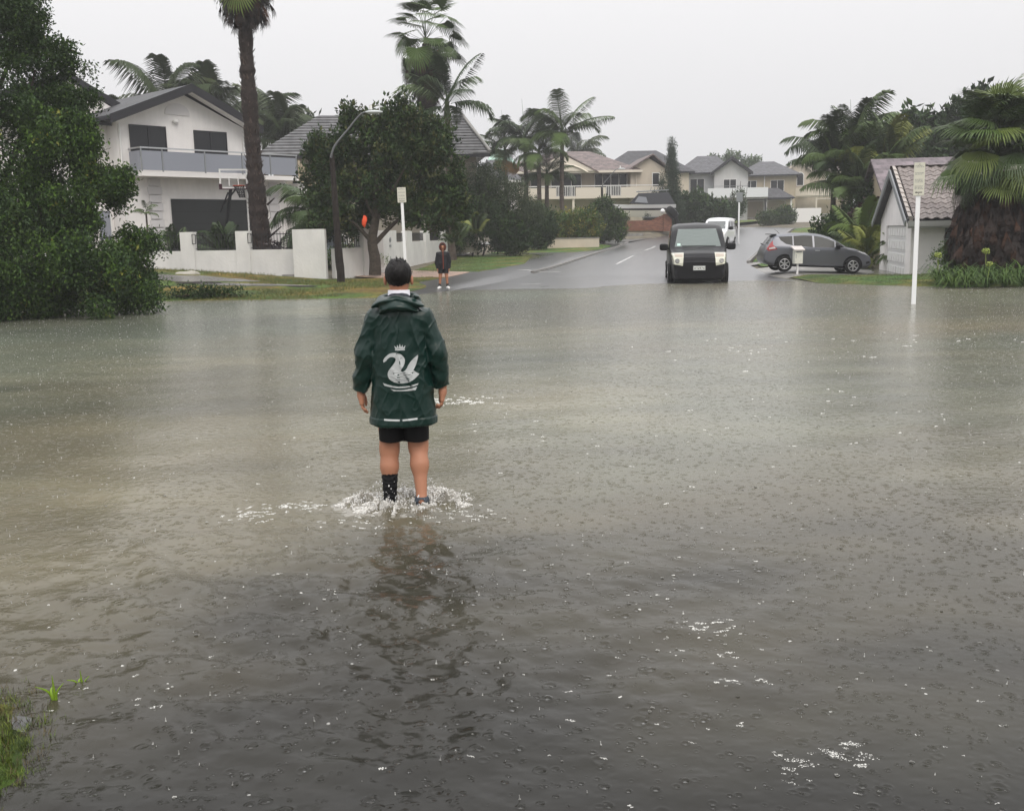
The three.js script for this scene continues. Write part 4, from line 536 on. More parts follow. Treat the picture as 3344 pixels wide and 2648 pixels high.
function hipRoof(parent, x0, x1, z0, z1, yE, yR, rx0, rx1, rz, m, name = 'roof', t = 0.12, em = M.trim) {
  const A = [x0, yE, z1], B = [x1, yE, z1], C = [x1, yE, z0], D = [x0, yE, z0], P = [rx0, yR, rz], Q = [rx1, yR, rz];
  mesh(name, quads([[A, B, Q, P], [B, C, Q], [C, D, P, Q], [D, A, P]]), m, parent);
  mesh('gutter', merge([box(x0, x1, yE - t, yE - 0.005, z1 - 0.1, z1 + 0.03), box(x0, x1, yE - t, yE - 0.005, z0 - 0.03, z0 + 0.1), box(x0 - 0.03, x0 + 0.1, yE - t, yE - 0.006, z0 + 0.1, z1 - 0.1), box(x1 - 0.1, x1 + 0.03, yE - t, yE - 0.006, z0 + 0.1, z1 - 0.1)]), em, parent);
}
const tileTex = (r, g, b, var_ = 0.3) => tex(256, (u, v) => { const row = Math.floor(v * 8), c = u * 8 + (row % 2) * 0.5, k = 0.8 + var_ * (ihash(Math.floor(c) % 8, row, 7) - 0.5) + 0.14 * fbm(u * 6, v * 6, 2, 3, 6); return [r * k, g * k, b * k]; });
const tileBump = tex(256, (u, v) => { const row = v * 8 % 1, c = (u * 8 + (Math.floor(v * 8) % 2) * 0.5) % 1, k = 0.75 * (1 - row) + 0.2 * Math.sin(c * 6.283); return [k, k, k]; }, false);
const roofTiles = (r, g, b) => new THREE.MeshStandardMaterial({ color: 0xffffff, map: rep(tileTex(r, g, b), 0.4), bumpMap: rep(tileBump, 0.4), bumpScale: 0.05, roughness: 0.55 });
const terracotta = roofTiles(0.50, 0.435, 0.42), greyTiles = roofTiles(0.36, 0.36, 0.38), darkTiles = roofTiles(0.28, 0.28, 0.30);
// white two-storey house, its front turned towards the street on the right
{
  const h = thing('white_house', 'white two storey house with dark slate gable roof and glass balcony behind the left wall', 'house', [-16.9, 0, -46], 0.838), g0 = 0.7;
  mesh('wall', uvm(merge([poly([[-0.55, g0], [6.0, g0], [6.0, 6.9], [2.85, 8.22], [-0.55, 6.95]], -8, 8)])), M.white, h);
  mesh('wall', ubox(-6.6, -0.56, g0, 6.72, -8, -0.9), M.white, h); mesh('gable_wall', uvm(poly([[-6.6, 6.73], [3.0, 6.73], [-1.0, 8.85]], -3.4, 0.2)), M.white, h); mesh('lean_to_roof', slab([-7.2, 6.75, -0.3], [-0.6, 6.75, -0.3], [-0.6, 7.35, -3.3], [-7.2, 7.35, -3.3], 0.12), M.slate, h);
  mesh('wall', ubox(6.01, 8.3, g0, 4.45, -7.5, -0.02), M.white, h);
  gableRoof(h, -1.2, 6.55, 6.98, 2.85, 8.62, -8.2, 0.75, 0.16, M.slate, M.fascia);
  gableRoof(h, -7.4, 3.6, 6.9, -1.0, 9.2, -10.5, -3.2, 0.16, M.slate, M.fascia);
  mesh('soffit', quads([[[-1.15, 6.72, 0.7], [2.85, 8.38, 0.7], [2.85, 8.38, 0], [-1.15, 6.72, 0]], [[2.85, 8.38, 0.7], [6.5, 6.72, 0.7], [6.5, 6.72, 0], [2.85, 8.38, 0]]]), M.white, h);
  pane(h, 'window', 0.02, 1.8, 5.34, 6.72, 0.012, { n: 2, fw: 0.045, frame: M.fascia }); pane(h, 'window', 3.22, 4.98, 5.28, 6.66, 0.012, { n: 2, fw: 0.045, frame: M.fascia });
  mesh('roof_vent', mov(poly([...range(0, Math.PI, 14).map(a => [0.62 * Math.cos(a), 0.1 + 0.42 * Math.sin(a)]), [-0.62, 0], [0.62, 0]], 0, 0.05), 2.45, 7.28, 0), mat([0.62, 0.6, 0.6]), h);
  mesh('wall_light', new THREE.SphereGeometry(0.13, 12, 8).scale(1.2, 0.8, 1).translate(2.3, 6.98, 0.08), M.trim, h);
  for (const [x, z] of [[-0.45, 0.06], [5.9, 0.06]]) mesh('downpipe', bar([x, g0, z], [x, 6.75, z], 0.045, 8), M.trim, h);
  mesh('gutter', merge([box(-1.32, -1.2, 6.78, 6.92, -8.2, 0.7), box(6.55, 6.67, 6.78, 6.92, -8.2, 0.7)]), M.fascia, h);
  // balcony
  const bal = mesh('balcony', merge([box(-0.1, 8.3, 4.42, 4.62, 0.003, 1.1)]), M.white, h);
  const posts = [-0.05, 0.96, 3.1, 5.1, 6.7, 8.25];
  posts.forEach(x => mesh('post', box(x - 0.025, x + 0.025, 4.62, 5.62, 1.02, 1.07), M.galv, bal));
  for (let i = 0; i < posts.length - 1; i++) mesh('glass_panel', box(posts[i] + 0.04, posts[i + 1] - 0.04, 4.68, 5.52, 1.035, 1.05), M.frosted, bal);
  mesh('hand_rail', merge([box(-0.1, 8.3, 5.62, 5.68, 1.01, 1.08), box(-0.1, -0.04, 5.62, 5.68, 0.0, 1.01)]), M.steel, bal);
  mesh('glass_panel', box(-0.085, -0.07, 4.68, 5.52, 0.05, 1.0), M.frosted, bal);
  // garage opening and door under the balcony
  const gar = mesh('garage_door', ubox(1.8, 7.0, g0 + 0.05, 3.48, 0.02, 0.06), mat([0.022, 0.024, 0.024], { roughness: 0.4 }), h);
  for (let i = 1; i < 5; i++) mesh('panel', box(1.85, 6.95, lerp(g0, 3.45, i / 5) - 0.012, lerp(g0, 3.45, i / 5) + 0.012, 0.06, 0.075), M.dark, gar);
  // quoins
  const q = mat([0.6, 0.585, 0.59], { bump: 0.003, tile: 0.5 });
  for (let i = 0; i < 9; i++) { const y = 4.36 - i * 0.37, w = i % 2 ? 0.06 : 0; mesh('quoin', ubox(0.74 - w, 1.3 + w, y - 0.31, y, 0.003, 0.11), q, h); mesh('quoin', ubox(7.25 - w, 7.75 + w, y - 0.32, y, -0.017, 0.055), q, h); }
  pane(h, 'window', -1.35, -0.7, 1.6, 3.0, -0.88, { n: 1, frame: M.trim, glass: M.frosted });
  pane(h, 'window', -2.6, -1.6, 5.0, 6.4, -0.88, { n: 1, frame: M.fascia });
  // outside stair going down to the right
  const st = thing('outside_stair', 'curved outside stair with slatted balustrade at the right end of the white house', 'stair', [-16.9, 0, -46], 0.838);
  for (let i = 0; i < 13; i++) mesh('step', ubox(8.35 + i * 0.27, 8.62 + i * 0.27, g0 + 0.2, 4.3 - i * 0.25, -0.1, 1.0), M.white, st);
  for (let i = 0; i < 22; i++) { const x = 8.35 + i * 0.16, y = 4.42 - i * 0.148; mesh('slat', box(x, x + 0.13, y, y + 1.0, 1.01, 1.04), M.sand, st); }
  mesh('arch_wall', uvm(poly([[8.3, g0], [8.3, 4.3], [8.9, 4.1], [9.6, 3.6], [10.2, 2.6], [10.5, g0], [10.1, g0], [9.9, 2.2], [9.4, 3.0], [8.8, 3.2], [8.65, g0]], 1.06, 0.2)), M.white, st);
  // second house: grey ribbed roof
  const b = thing('grey_roof_house', 'two storey house with grey ribbed hip roof half hidden behind the round dark tree', 'house', [-6.5, 0.6, -56], 0.12);
  mesh('wall', ubox(-6.2, 4.8, 0, 5.4, -7, 0), mat([0.36, 0.33, 0.28], { map: drips, tile: 0.3 }), b); pane(b, 'window', -5.2, -2.9, 3.1, 4.9, 0.01, { n: 2, frame: M.fascia }); pane(b, 'window', -1.6, 0.4, 3.1, 4.9, 0.01, { n: 2 });
  const ribs = 14, rm = [mat([0.16, 0.16, 0.168], { roughness: 0.5, map: mott, tile: 0.7 }), mat([0.13, 0.13, 0.138], { roughness: 0.5, map: mott, tile: 0.7 })];
  for (let i = 0; i < ribs; i++) { const t0 = i / ribs, t1 = (i + 1) / ribs, Y = t => 5.35 + 2.5 * t, Z = t => 0.8 - 4.3 * t, x0 = t => -7.0 + 3.2 * t, x1 = t => 5.5 - 1.2 * t; mesh('roof_course', slab([x0(t0), Y(t0) + 0.07, Z(t0)], [x1(t0), Y(t0) + 0.07, Z(t0)], [x1(t1), Y(t1), Z(t1)], [x0(t1), Y(t1), Z(t1)], 0.07), rm[i % 2], b); }
  mesh('roof', quads([[[-7, 5.35, 0.8], [-3.8, 7.85, -3.5], [-7, 5.35, -7.8]], [[5.5, 5.35, 0.8], [5.5, 5.35, -7.8], [4.3, 7.85, -3.5]]]), rm[0], b);
  mesh('fascia', box(-7, 5.5, 5.15, 5.33, 0.72, 0.8), M.fascia, b); mesh('verge_trim', bar([5.5, 5.45, 0.8], [4.3, 7.95, -3.5], 0.09, 6), M.concrete, b);
}
// white garden wall on the left, its ironwork, the gate piers and the wall beyond the drive
{
  const top = 1.21, pt = 1.9, wl = thing('garden_wall', 'long white plastered garden wall with iron railings left of the drive', 'wall', [0, 0, 0]);
  const A = [-6.52, -36], B = [-24, -37.6]; // corner pillar and far left end
  const ang = Math.atan2(-(B[1] - A[1]), B[0] - A[0]), L = Math.hypot(B[0] - A[0], B[1] - A[1]), W = new THREE.Group();
  wl.position.set(A[0], 0, A[1]); wl.rotation.y = Math.atan2(-(A[1] - B[1]), A[0] - B[0]); // local -x runs to the left
  mesh('plaster', ubox(-L, -1.0, -0.3, top, -0.11, 0.11), M.fence, wl);
  const piers = [-3.0, -5.05, -7.4, -9.8, -12.2];
  piers.forEach(x => mesh('pier', ubox(x - 0.25, x + 0.25, -0.3, pt - 0.02, -0.16, 0.16), M.fence, wl));
  mesh('corner_pillar', uvm(merge([poly([[-1.05, -0.13], [0.02, 0.02], [0.1, -0.5], [-1.0, -0.7]], 0, pt + 0.25).rotateX(-Math.PI / 2).translate(0, -0.25, 0)])), M.fence, wl);
  const bg = new THREE.CylinderGeometry(0.011, 0.011, pt - top - 0.08, 5), spans = [[-1.1, -2.75], [-3.25, -4.8], [-5.3, -7.15], [-7.65, -9.55], [-10.05, -11.95]];
  spans.forEach(([a, b]) => { const r = mesh('railing', merge([box(b, a, top + 0.05, top + 0.075, -0.012, 0.012), box(b, a, pt - 0.16, pt - 0.135, -0.012, 0.012)]), M.iron, wl); for (let x = b + 0.06; x < a; x += 0.115) { const m = mesh('bar', bg, M.iron, r); m.position.set(x, (top + pt) / 2 - 0.03, 0); } });
  piers.slice(0, 3).forEach(x => mesh('lamp_bracket', merge([box(x + 0.2, x + 0.22, 1.45, 1.8, 0.162, 0.18), box(x + 0.2, x + 0.34, 1.78, 1.8, 0.162, 0.18), box(x + 0.2, x + 0.34, 1.45, 1.47, 0.162, 0.18), box(x + 0.325, x + 0.345, 1.47, 1.78, 0.162, 0.18)]), M.iron, wl));
  const gp = thing('gate_wall', 'short white wall with small iron railing and square pier beside the drive entrance', 'wall', [-6.45, 0, -36.5], 0.9);
  mesh('plaster', ubox(0.1, 1.45, -0.2, 1.2, -0.1, 0.1), M.fence, gp); mesh('pier', ubox(1.45, 2.15, -0.2, 1.9, -0.3, 0.2), M.fence, gp);
  const r = mesh('railing', merge([box(0.1, 1.45, 1.24, 1.265, -0.012, 0.012), box(0.1, 1.45, 1.6, 1.625, -0.012, 0.012), box(0.1, 1.45, 1.82, 1.845, -0.012, 0.012)]), M.iron, gp);
  for (let i = 0; i < 12; i++) { const m = mesh('bar', box(-0.011, 0.011, 1.265, 1.6, -0.011, 0.011), M.iron, r); m.position.x = 0.16 + i * 0.112; } for (let i = 0; i < 6; i++) { const m = mesh('ring', new THREE.TorusGeometry(0.09, 0.012, 5, 14), M.iron, r); m.position.set(0.2 + i * 0.21, 1.72, 0); }
  // wall right of the drive
  const a = [-5.3, -42], e = [-2.2, -66], w2 = thing('garden_wall', 'white plastered wall with house number right of the drive behind the white sign post', 'wall', [a[0], 0, a[1]], Math.atan2(-(e[1] - a[1]), e[0] - a[0])), L2 = Math.hypot(e[0] - a[0], e[1] - a[1]);
  mesh('plaster', ubox(0, L2, -0.2, 1.32, -0.1, 0.1), M.fence, w2); mesh('end_pier', ubox(-0.2, 2.1, -0.2, 1.84, -0.13, 0.13), M.fence, w2);
  for (const x of [4.6, 8.6, 13.2, 18.2, 23.8]) mesh('pier', ubox(x - 0.5, x + 0.5, -0.2, 1.82, -0.14, 0.14), M.fence, w2);
  for (const [p, q] of [[2.1, 4.1], [5.1, 8.1], [9.1, 12.7], [13.7, 17.7], [18.7, 23.3]]) { const g = mesh('railing', merge([box(p, q, 1.36, 1.39, -0.01, 0.01), box(p, q, 1.7, 1.73, -0.01, 0.01)]), M.iron, w2); for (let x = p + 0.1; x < q; x += 0.16) { const m = mesh('bar', box(-0.012, 0.012, 1.36, 1.73, -0.012, 0.012), M.iron, g); m.position.x = x; } }
  mesh('intercom', merge([new THREE.CylinderGeometry(0.1, 0.1, 0.04, 16).rotateX(1.5708).translate(0.9, 1.45, 0.15), box(0.78, 1.06, 1.15, 1.24, 0.132, 0.15), box(0.88, 0.96, 0.62, 0.75, 0.132, 0.14)]), M.galv, w2);
  // lowered retaining edge of the drive
  const edge = thing('drive_edging', 'low pale kerb curving along the left side of the paved drive', 'kerb', [-6.0, 0.2, -38.4], 0.95); mesh('edging', ubox(0, 3.2, -0.1, 0.16, -0.1, 0.1), M.fence, edge);
}
// house with terracotta roof and cream balcony at the bend
{
  const h = thing('beige_house', 'beige two storey house with terracotta tiled roof and long cream balcony at the bend', 'house', [-1.3, 1.2, -95], 0.06);
  mesh('wall', ubox(0, 15.4, 0, 6.1, -9, 0), M.beige, h); pane(h, 'garage_door', 8.4, 11.4, 0.05, 2.5, 0.01, { n: 1, glass: M.wood }); pane(h, 'window', 3.2, 5.4, 0.9, 2.4, 0.01, { n: 2 });
  hipRoof(h, -0.7, 13.6, -9.6, 1.9, 5.95, 8.1, 6, 9.5, -4, terracotta, 'roof', 0.22, M.cream);
  const gb = mesh('gable', uvm(poly([[3.2, 5.9], [9.2, 5.9], [6.2, 7.4]], 0, 0.1).translate(0, 0, 1.95)), M.cream, h);
  mesh('gable_roof', merge([slab([2.9, 5.85, 2.1], [6.2, 7.6, 2.1], [6.2, 7.6, -1], [2.9, 5.85, -1], 0.12), slab([6.2, 7.6, 2.1], [9.5, 5.85, 2.1], [9.5, 5.85, -1], [6.2, 7.6, -1], 0.12)]), terracotta, h);
  mesh('arch', tube(range(-1, 1, 10).map(t => [6.2 + 2.3 * t, 5.75 + 0.75 * (1 - t * t), 2.1]), 0.09, 0.09, 6), M.cream, gb);
  // gabled wing at the right end
  mesh('wing_wall', uvm(poly([[12.6, 0], [15.8, 0], [15.8, 6.1], [14.3, 7.0], [12.6, 6.1]], 0.05, 1.2)), M.beige, h); mesh('wing_roof', merge([slab([12.2, 5.95, 1.7], [14.6, 7.4, 1.7], [14.6, 7.4, -6], [12.2, 5.95, -6], 0.14), slab([14.6, 7.4, 1.7], [16.4, 5.9, 1.7], [16.4, 5.9, -6], [14.6, 7.4, -6], 0.14)]), terracotta, h);
  const bl = mesh('balcony', ubox(2.0, 15.6, 3.42, 3.64, 0.06, 1.9), M.cream, h);
  for (const [p, q] of [[2.0, 5.6], [7.4, 10.2], [11.6, 15.6]]) mesh('parapet', ubox(p, q, 3.64, 4.42, 1.75, 1.9), M.cream, bl);
  mesh('rail', ubox(2.0, 15.6, 4.52, 4.6, 1.78, 1.86), M.trim, bl);
  for (const [p, q] of [[5.6, 7.4], [10.2, 11.6]]) for (let x = p + 0.08; x < q; x += 0.16) { const m = mesh('baluster', box(-0.025, 0.025, 3.64, 4.52, 1.8, 1.84), M.trim, bl); m.position.x = x; }
  for (const x of [2.1, 7.2, 10.0, 15.4]) mesh('column', ubox(x - 0.1, x + 0.1, 0, 3.42, 1.6, 1.8), M.cream, h);
  pane(h, 'sliding_door', 5.3, 8.2, 3.68, 5.75, 0.01, { n: 3 }); pane(h, 'sliding_door', 9.4, 12.5, 3.68, 5.75, 0.01, { n: 4 }); pane(h, 'window', 0.5, 1.6, 4.2, 5.6, 0.01); pane(h, 'window', 3.4, 4.2, 4.2, 5.6, 0.01);
  pane(h, 'window', 14.6, 15.3, 4.2, 5.7, 1.27, { n: 1 });
  mesh('downpipe', bar([13.1, 0, 1.32], [13.1, 5.7, 1.32], 0.05), M.cream, h);
}
// houses further up the hill
{
  const h1 = thing('grey_gable_house', 'pale grey house with dark tiled gable and white solid balcony up the hill', 'house', [21.4, 2.5, -128], -0.12);
  mesh('wall', ubox(0, 8.4, 0, 6.2, -8, 0), mat([0.52, 0.53, 0.56], { map: drips, tile: 0.2 }), h1); hipRoof(h1, -0.6, 7, -8.6, 0.7, 6.1, 8.4, 2.5, 5, -4, greyTiles, 'roof', 0.18, M.fascia);
  mesh('gable_wall', uvm(poly([[4.3, 0], [8.4, 0], [8.4, 6.0], [6.35, 7.4], [4.3, 6.0]], 0.1, 1.2)), mat([0.58, 0.58, 0.6], { map: drips, tile: 0.2 }), h1); gableRoof(h1, 3.8, 8.9, 5.95, 6.35, 7.9, -5, 2.0, 0.14, greyTiles, M.fascia);
  pane(h1, 'window', 1.4, 3.2, 3.7, 5.4, 0.01, { n: 2 }); pane(h1, 'window', 5.4, 7.0, 3.6, 5.2, 1.32, { n: 2 });
  const bl = mesh('balcony', ubox(3.4, 10.6, 2.9, 4.05, 3.0, 3.15), mat([0.66, 0.67, 0.7]), h1); mesh('balcony_floor', ubox(3.4, 10.6, 2.7, 2.9, 1.35, 3.0), M.concrete, bl); mesh('rail', box(3.4, 8.2, 4.25, 4.31, 3.04, 3.1), M.galv, bl); for (const x of [4, 7, 10.4]) mesh('column', box(x - 0.1, x + 0.1, 0, 2.7, 2.6, 2.8), M.fascia, bl);
  hipRoof(h1, -1.2, 6.2, 0.02, 3.2, 2.5, 3.6, 1, 4, 0.8, darkTiles, 'porch_roof', 0.15, M.fascia);
  const h2 = thing('tan_brick_house', 'tan house with grey hip roof and carport right of the grey gable house', 'house', [31.2, 3.0, -138], -0.15);
  mesh('wall', ubox(0, 7.5, 0, 5.7, -8, 0), M.sand, h2); hipRoof(h2, -0.7, 8.2, -8.7, 0.7, 5.7, 7.7, 3, 5, -4, greyTiles, 'roof', 0.2, M.fascia); pane(h2, 'window', 0.8, 2.4, 3.4, 5, 0.01, { n: 2 }); pane(h2, 'window', 4.2, 6.0, 3.4, 5, 0.01, { n: 2 }); mesh('downpipe', bar([3.4, 0, 0.1], [3.4, 5.6, 0.1], 0.07), M.trim, h2);
  hipRoof(h2, -0.2, 7.0, 0.1, 3.6, 2.6, 3.9, 2, 5, 1.8, darkTiles, 'carport_roof', 0.18, M.fascia); for (const x of [0.4, 3.4, 6.6]) mesh('post', box(x - 0.1, x + 0.1, 0, 2.6, 3.1, 3.3), M.trim, h2); pane(h2, 'garage_door', 0.8, 6.2, 0.05, 2.3, 0.01, { n: 2, glass: M.sand });
  const h3 = thing('cream_house', 'cream house with terracotta roof, arched window and long balcony up the street', 'house', [37.6, 3.4, -142], -0.2);
  mesh('wall', ubox(0, 10, 0, 5.8, -8, 0), M.beige, h3); hipRoof(h3, -0.7, 10.7, -8.7, 0.7, 5.8, 7.6, 3.4, 7, -4, terracotta, 'roof', 0.2, M.cream);
  mesh('gable', uvm(poly([[1.2, 3], [4.2, 3], [4.2, 5.9], [2.7, 7.2], [1.2, 5.9]], 0.05, 0.8)), M.beige, h3); gableRoof(h3, 0.7, 4.7, 5.8, 2.7, 7.6, -4, 1.3, 0.13, terracotta, M.cream);
  const aw = mesh('window', mov(poly([...range(0, Math.PI, 10).map(a => [0.5 * Math.cos(a), 1.4 + 0.5 * Math.sin(a)]), [-0.5, 0], [0.5, 0]], 0, 0.05), 2.9, 3.9, 0.86), M.trim, h3); mesh('pane', mov(poly([...range(0, Math.PI, 10).map(a => [0.4 * Math.cos(a), 1.35 + 0.42 * Math.sin(a)]), [-0.4, 0.1], [0.4, 0.1]], 0, 0.06), 2.9, 3.9, 0.86), M.glassDark, aw);
  const b3 = mesh('balcony', ubox(-2.2, 11, 2.5, 3.6, 2.4, 2.55), M.cream, h3); mesh('balcony_floor', ubox(-2.2, 11, 2.3, 2.5, 0.9, 2.4), M.cream, b3); for (const x of [-1.6, 1.6, 5.0, 10.6]) mesh('post', box(x - 0.1, x + 0.1, 0, 2.3, 2.2, 2.4), M.cream, b3); pane(h3, 'garage_door', 5.2, 9.4, 0.05, 2.1, 0.01, { n: 2, glass: M.sand }); pane(h3, 'window', 6.4, 8.2, 3.6, 5.2, 0.01, { n: 2 });
  // roofs glimpsed between the palms
  const h4 = thing('green_roof_house', 'pale green metal roof glimpsed between the palm trunks beyond the grey ribbed roof', 'house', [-3.5, 1.3, -112], 0.1); mesh('wall', ubox(0, 6, 0, 5.4, -6, 0), M.beige, h4); hipRoof(h4, -0.6, 6.6, -6.6, 0.6, 5.4, 9.6, 2.4, 3.4, -3, mat([0.42, 0.60, 0.52], { roughness: 0.45 }), 'roof', 0.2, M.trim);
  const h5 = thing('slate_roof_house', 'dark grey roof rising behind the terracotta roof of the beige house', 'house', [11, 2.2, -124], 0); mesh('wall', ubox(0, 11, 0, 6.4, -7, 0), M.beige, h5); hipRoof(h5, -0.6, 11.6, -7.6, 0.6, 6.4, 9.2, 4, 7.5, -3.5, darkTiles, 'roof', 0.2, M.fascia);
  const h6 = thing('small_grey_roof_house', 'small grey roof between the ribbed roof and the green roof', 'house', [-2.8, 1.0, -90], 0); mesh('wall', ubox(0, 3.6, 0, 5.2, -6, 0), M.white, h6); hipRoof(h6, -0.6, 4.2, -6.6, 0.6, 5.2, 7.2, 1, 2, -3, greyTiles, 'roof', 0.2, M.trim);
}
// garage on the right: gable end with the door turned to the drive, tiled slope to the street
{
  const h = thing('white_garage', 'white garage with pinkish tiled roof, panelled door and glass block window on the right', 'garage', [13.35, 0, -33], -0.2);
  const W = 9, D = 6.2, g0 = -0.15, yE = 1.9, yR = 3.62, ov = 0.42;
  mesh('wall', uvm(merge([box(0, 0.8, g0, yE, -0.2, 0), box(1.76, W, g0, yE, -0.2, 0), box(0.8, 1.76, 1.8, yE, -0.2, 0), box(0.8, 1.76, g0, 0.03, -0.2, 0), box(W - 0.2, W, g0, yE, -D, -0.2), box(0, W - 0.2, g0, yE, -D, -D + 0.2)])), M.white, h);
  const gs = new THREE.Shape([[0.001, g0], [0.9, g0], [0.9, 1.66], [4.9, 1.66], [4.9, g0], [D - 0.001, g0], [D - 0.001, yE], [D / 2, yR - 0.12], [0.001, yE]].map(p => new THREE.Vector2(...p)));
  mesh('gable_wall', uvm(mov(new THREE.ExtrudeGeometry(gs, { depth: 0.2, bevelEnabled: false }).rotateY(Math.PI / 2), -0.203, 0, 0).scale(1, 1, 1)), M.white, h);
  const door = mesh('garage_door', ubox(-0.1, -0.06, g0, 1.66, -4.9, -0.9), M.trim, h), dp = mat([0.7, 0.7, 0.69], { roughness: 0.5 });
  for (let i = 0; i < 4; i++) { mesh('section', ubox(-0.125, -0.1, g0 + 0.02 + i * 0.45, g0 + 0.45 + i * 0.45 - 0.006, -4.88, -0.92), dp, door); for (let k = 0; k < 8; k++) mesh('raised_panel', ubox(-0.15, -0.126, g0 + 0.1 + i * 0.45, g0 + 0.37 + i * 0.45, -4.78 + k * 0.49, -4.42 + k * 0.49), M.trim, door); }
  // glass blocks
  const win = mesh('window', merge([box(0.8, 0.83, 0.03, 1.8, -0.06, 0.012), box(1.73, 1.76, 0.03, 1.8, -0.06, 0.012), box(0.83, 1.73, 0.03, 0.06, -0.06, 0.012), box(0.83, 1.73, 1.77, 1.8, -0.06, 0.012), box(0.83, 1.73, 0.06, 1.77, -0.1, -0.05)]), M.trim, h), gb = new THREE.BoxGeometry(0.165, 0.175, 0.08), gm = [0, 1, 2].map(i => mat([0.10 + 0.03 * i, 0.12 + 0.03 * i, 0.12 + 0.03 * i], { roughness: 0.1 }));
  for (let r = 0; r < 9; r++) for (let c = 0; c < 5; c++) { const b = mesh('glass_block', gb, gm[(r * 7 + c * 3) % 3], win); b.position.set(0.92 + c * 0.18, 0.156 + r * 0.19, -0.01); b.rotation.x = (ihash(r, c, 1) - 0.5) * 0.05; }
  // roof: each tile of the street slope by itself
  const rows = 11, zE = ov, zR = -D / 2, yS = yE - 0.08, sl = Math.hypot(zE - zR, yR - yS), th = Math.atan2(yR - yS, zE - zR), tw = 0.3, tl = sl / rows + 0.05;
  const tg = (() => { const n = 10, P = []; const f = t => 0.028 * Math.sin(t * 6.283 * 1) + 0.03; for (let i = 0; i < n; i++) { const a = i / n, b = (i + 1) / n, A = (t, l, d = 0) => [t * tw, f(t) - d + (l ? 0 : 0.026), l ? -tl : 0]; P.push([A(a, 0), A(b, 0), A(b, 1), A(a, 1)], [A(a, 0, 0.03), A(b, 0, 0.03), A(b, 0), A(a, 0)]); } return quads(P); })();
  const tm = [[0.27, 0.235, 0.225], [0.315, 0.275, 0.265], [0.245, 0.21, 0.205], [0.36, 0.315, 0.30], [0.275, 0.245, 0.25]].map(c => mat(c, { roughness: 0.6, map: mott, tile: 3 })), R = rng(71);
  const roof = mesh('roof', merge([slab([-0.4, yS - 0.02, zE], [W + 0.3, yS - 0.02, zE], [W + 0.3, yR - 0.02, zR], [-0.4, yR - 0.02, zR], 0.1), slab([-0.4, yR - 0.02, zR], [W + 0.3, yR - 0.02, zR], [W + 0.3, yS - 0.02, -D - ov], [-0.4, yS - 0.02, -D - ov], 0.1)]), M.slate, h);
  for (let r = 0; r < rows; r++) for (let c = 0; c < 27; c++) { const t = mesh('tile', tg, tm[Math.floor(R() * R() * 5)], roof); const k = r / rows; t.position.set(-0.22 + c * tw + (R() - 0.5) * 0.008, lerp(yS, yR, k) + 0.015, lerp(zE + 0.03, zR, k)); t.rotation.x = th; }
  const vg = new THREE.CylinderGeometry(0.1, 0.115, 0.42, 9, 1, false, -0.4, 3.6).rotateX(-Math.PI / 2), vm = mat([0.56, 0.51, 0.48], { roughness: 0.5, map: mott, tile: 3 });
  for (let r = 0; r < rows; r++) { const k = (r + 0.5) / rows, t = mesh('verge_tile', vg, vm, roof); t.position.set(-0.36, lerp(yS, yR, k) + 0.03, lerp(zE, zR, k)); t.rotation.x = th - 0.06; }
  for (let c = 0; c < 19; c++) { const t = mesh('ridge_tile', vg, tm[c % 5], roof); t.position.set(-0.25 + c * 0.42, yR + 0.02, zR); t.rotation.y = Math.PI / 2; }
  mesh('barge_board', merge([beam([-0.47, yS - 0.1, zE], [-0.47, yR - 0.1, zR], 0.05, 0.2), beam([-0.47, yR - 0.1, zR], [-0.47, yS - 0.1, -D - ov], 0.05, 0.2)]), M.galv, h);
  mesh('gutter', merge([box(-0.4, W + 0.3, yS - 0.2, yS - 0.03, zE - 0.02, zE + 0.1), box(-0.4, W + 0.3, yS - 0.26, yS - 0.2, zE - 0.02, zE + 0.04)]), mat([0.36, 0.36, 0.34], { roughness: 0.5 }), h);
  mesh('soffit', box(-0.4, W, yE - 0.02, yE - 0.005, 0.01, zE - 0.03), M.trim, h);
  const b = thing('mauve_roof_house', 'beige house with mauve tiled roof rising behind the white garage', 'house', [16.3, 0.1, -43], -0.2);
  mesh('wall', uvm(poly([[-7, 0], [0, 0], [0, 2.9], [-3.5, 4.4], [-7, 2.9]], 0, 0.2).rotateY(-Math.PI / 2)), M.sand, b); mesh('wall', ubox(0.25, 13, 0, 2.9, -6.9, -0.1), M.sand, b);
  mesh('roof', merge([slab([-0.5, 2.75, 0.5], [13.5, 2.75, 0.5], [13.5, 4.55, -3.5], [-0.5, 4.55, -3.5], 0.12), slab([-0.5, 4.55, -3.5], [13.5, 4.55, -3.5], [13.5, 2.75, -7.5], [-0.5, 2.75, -7.5], 0.12)]), roofTiles(0.50, 0.45, 0.47), b);
}

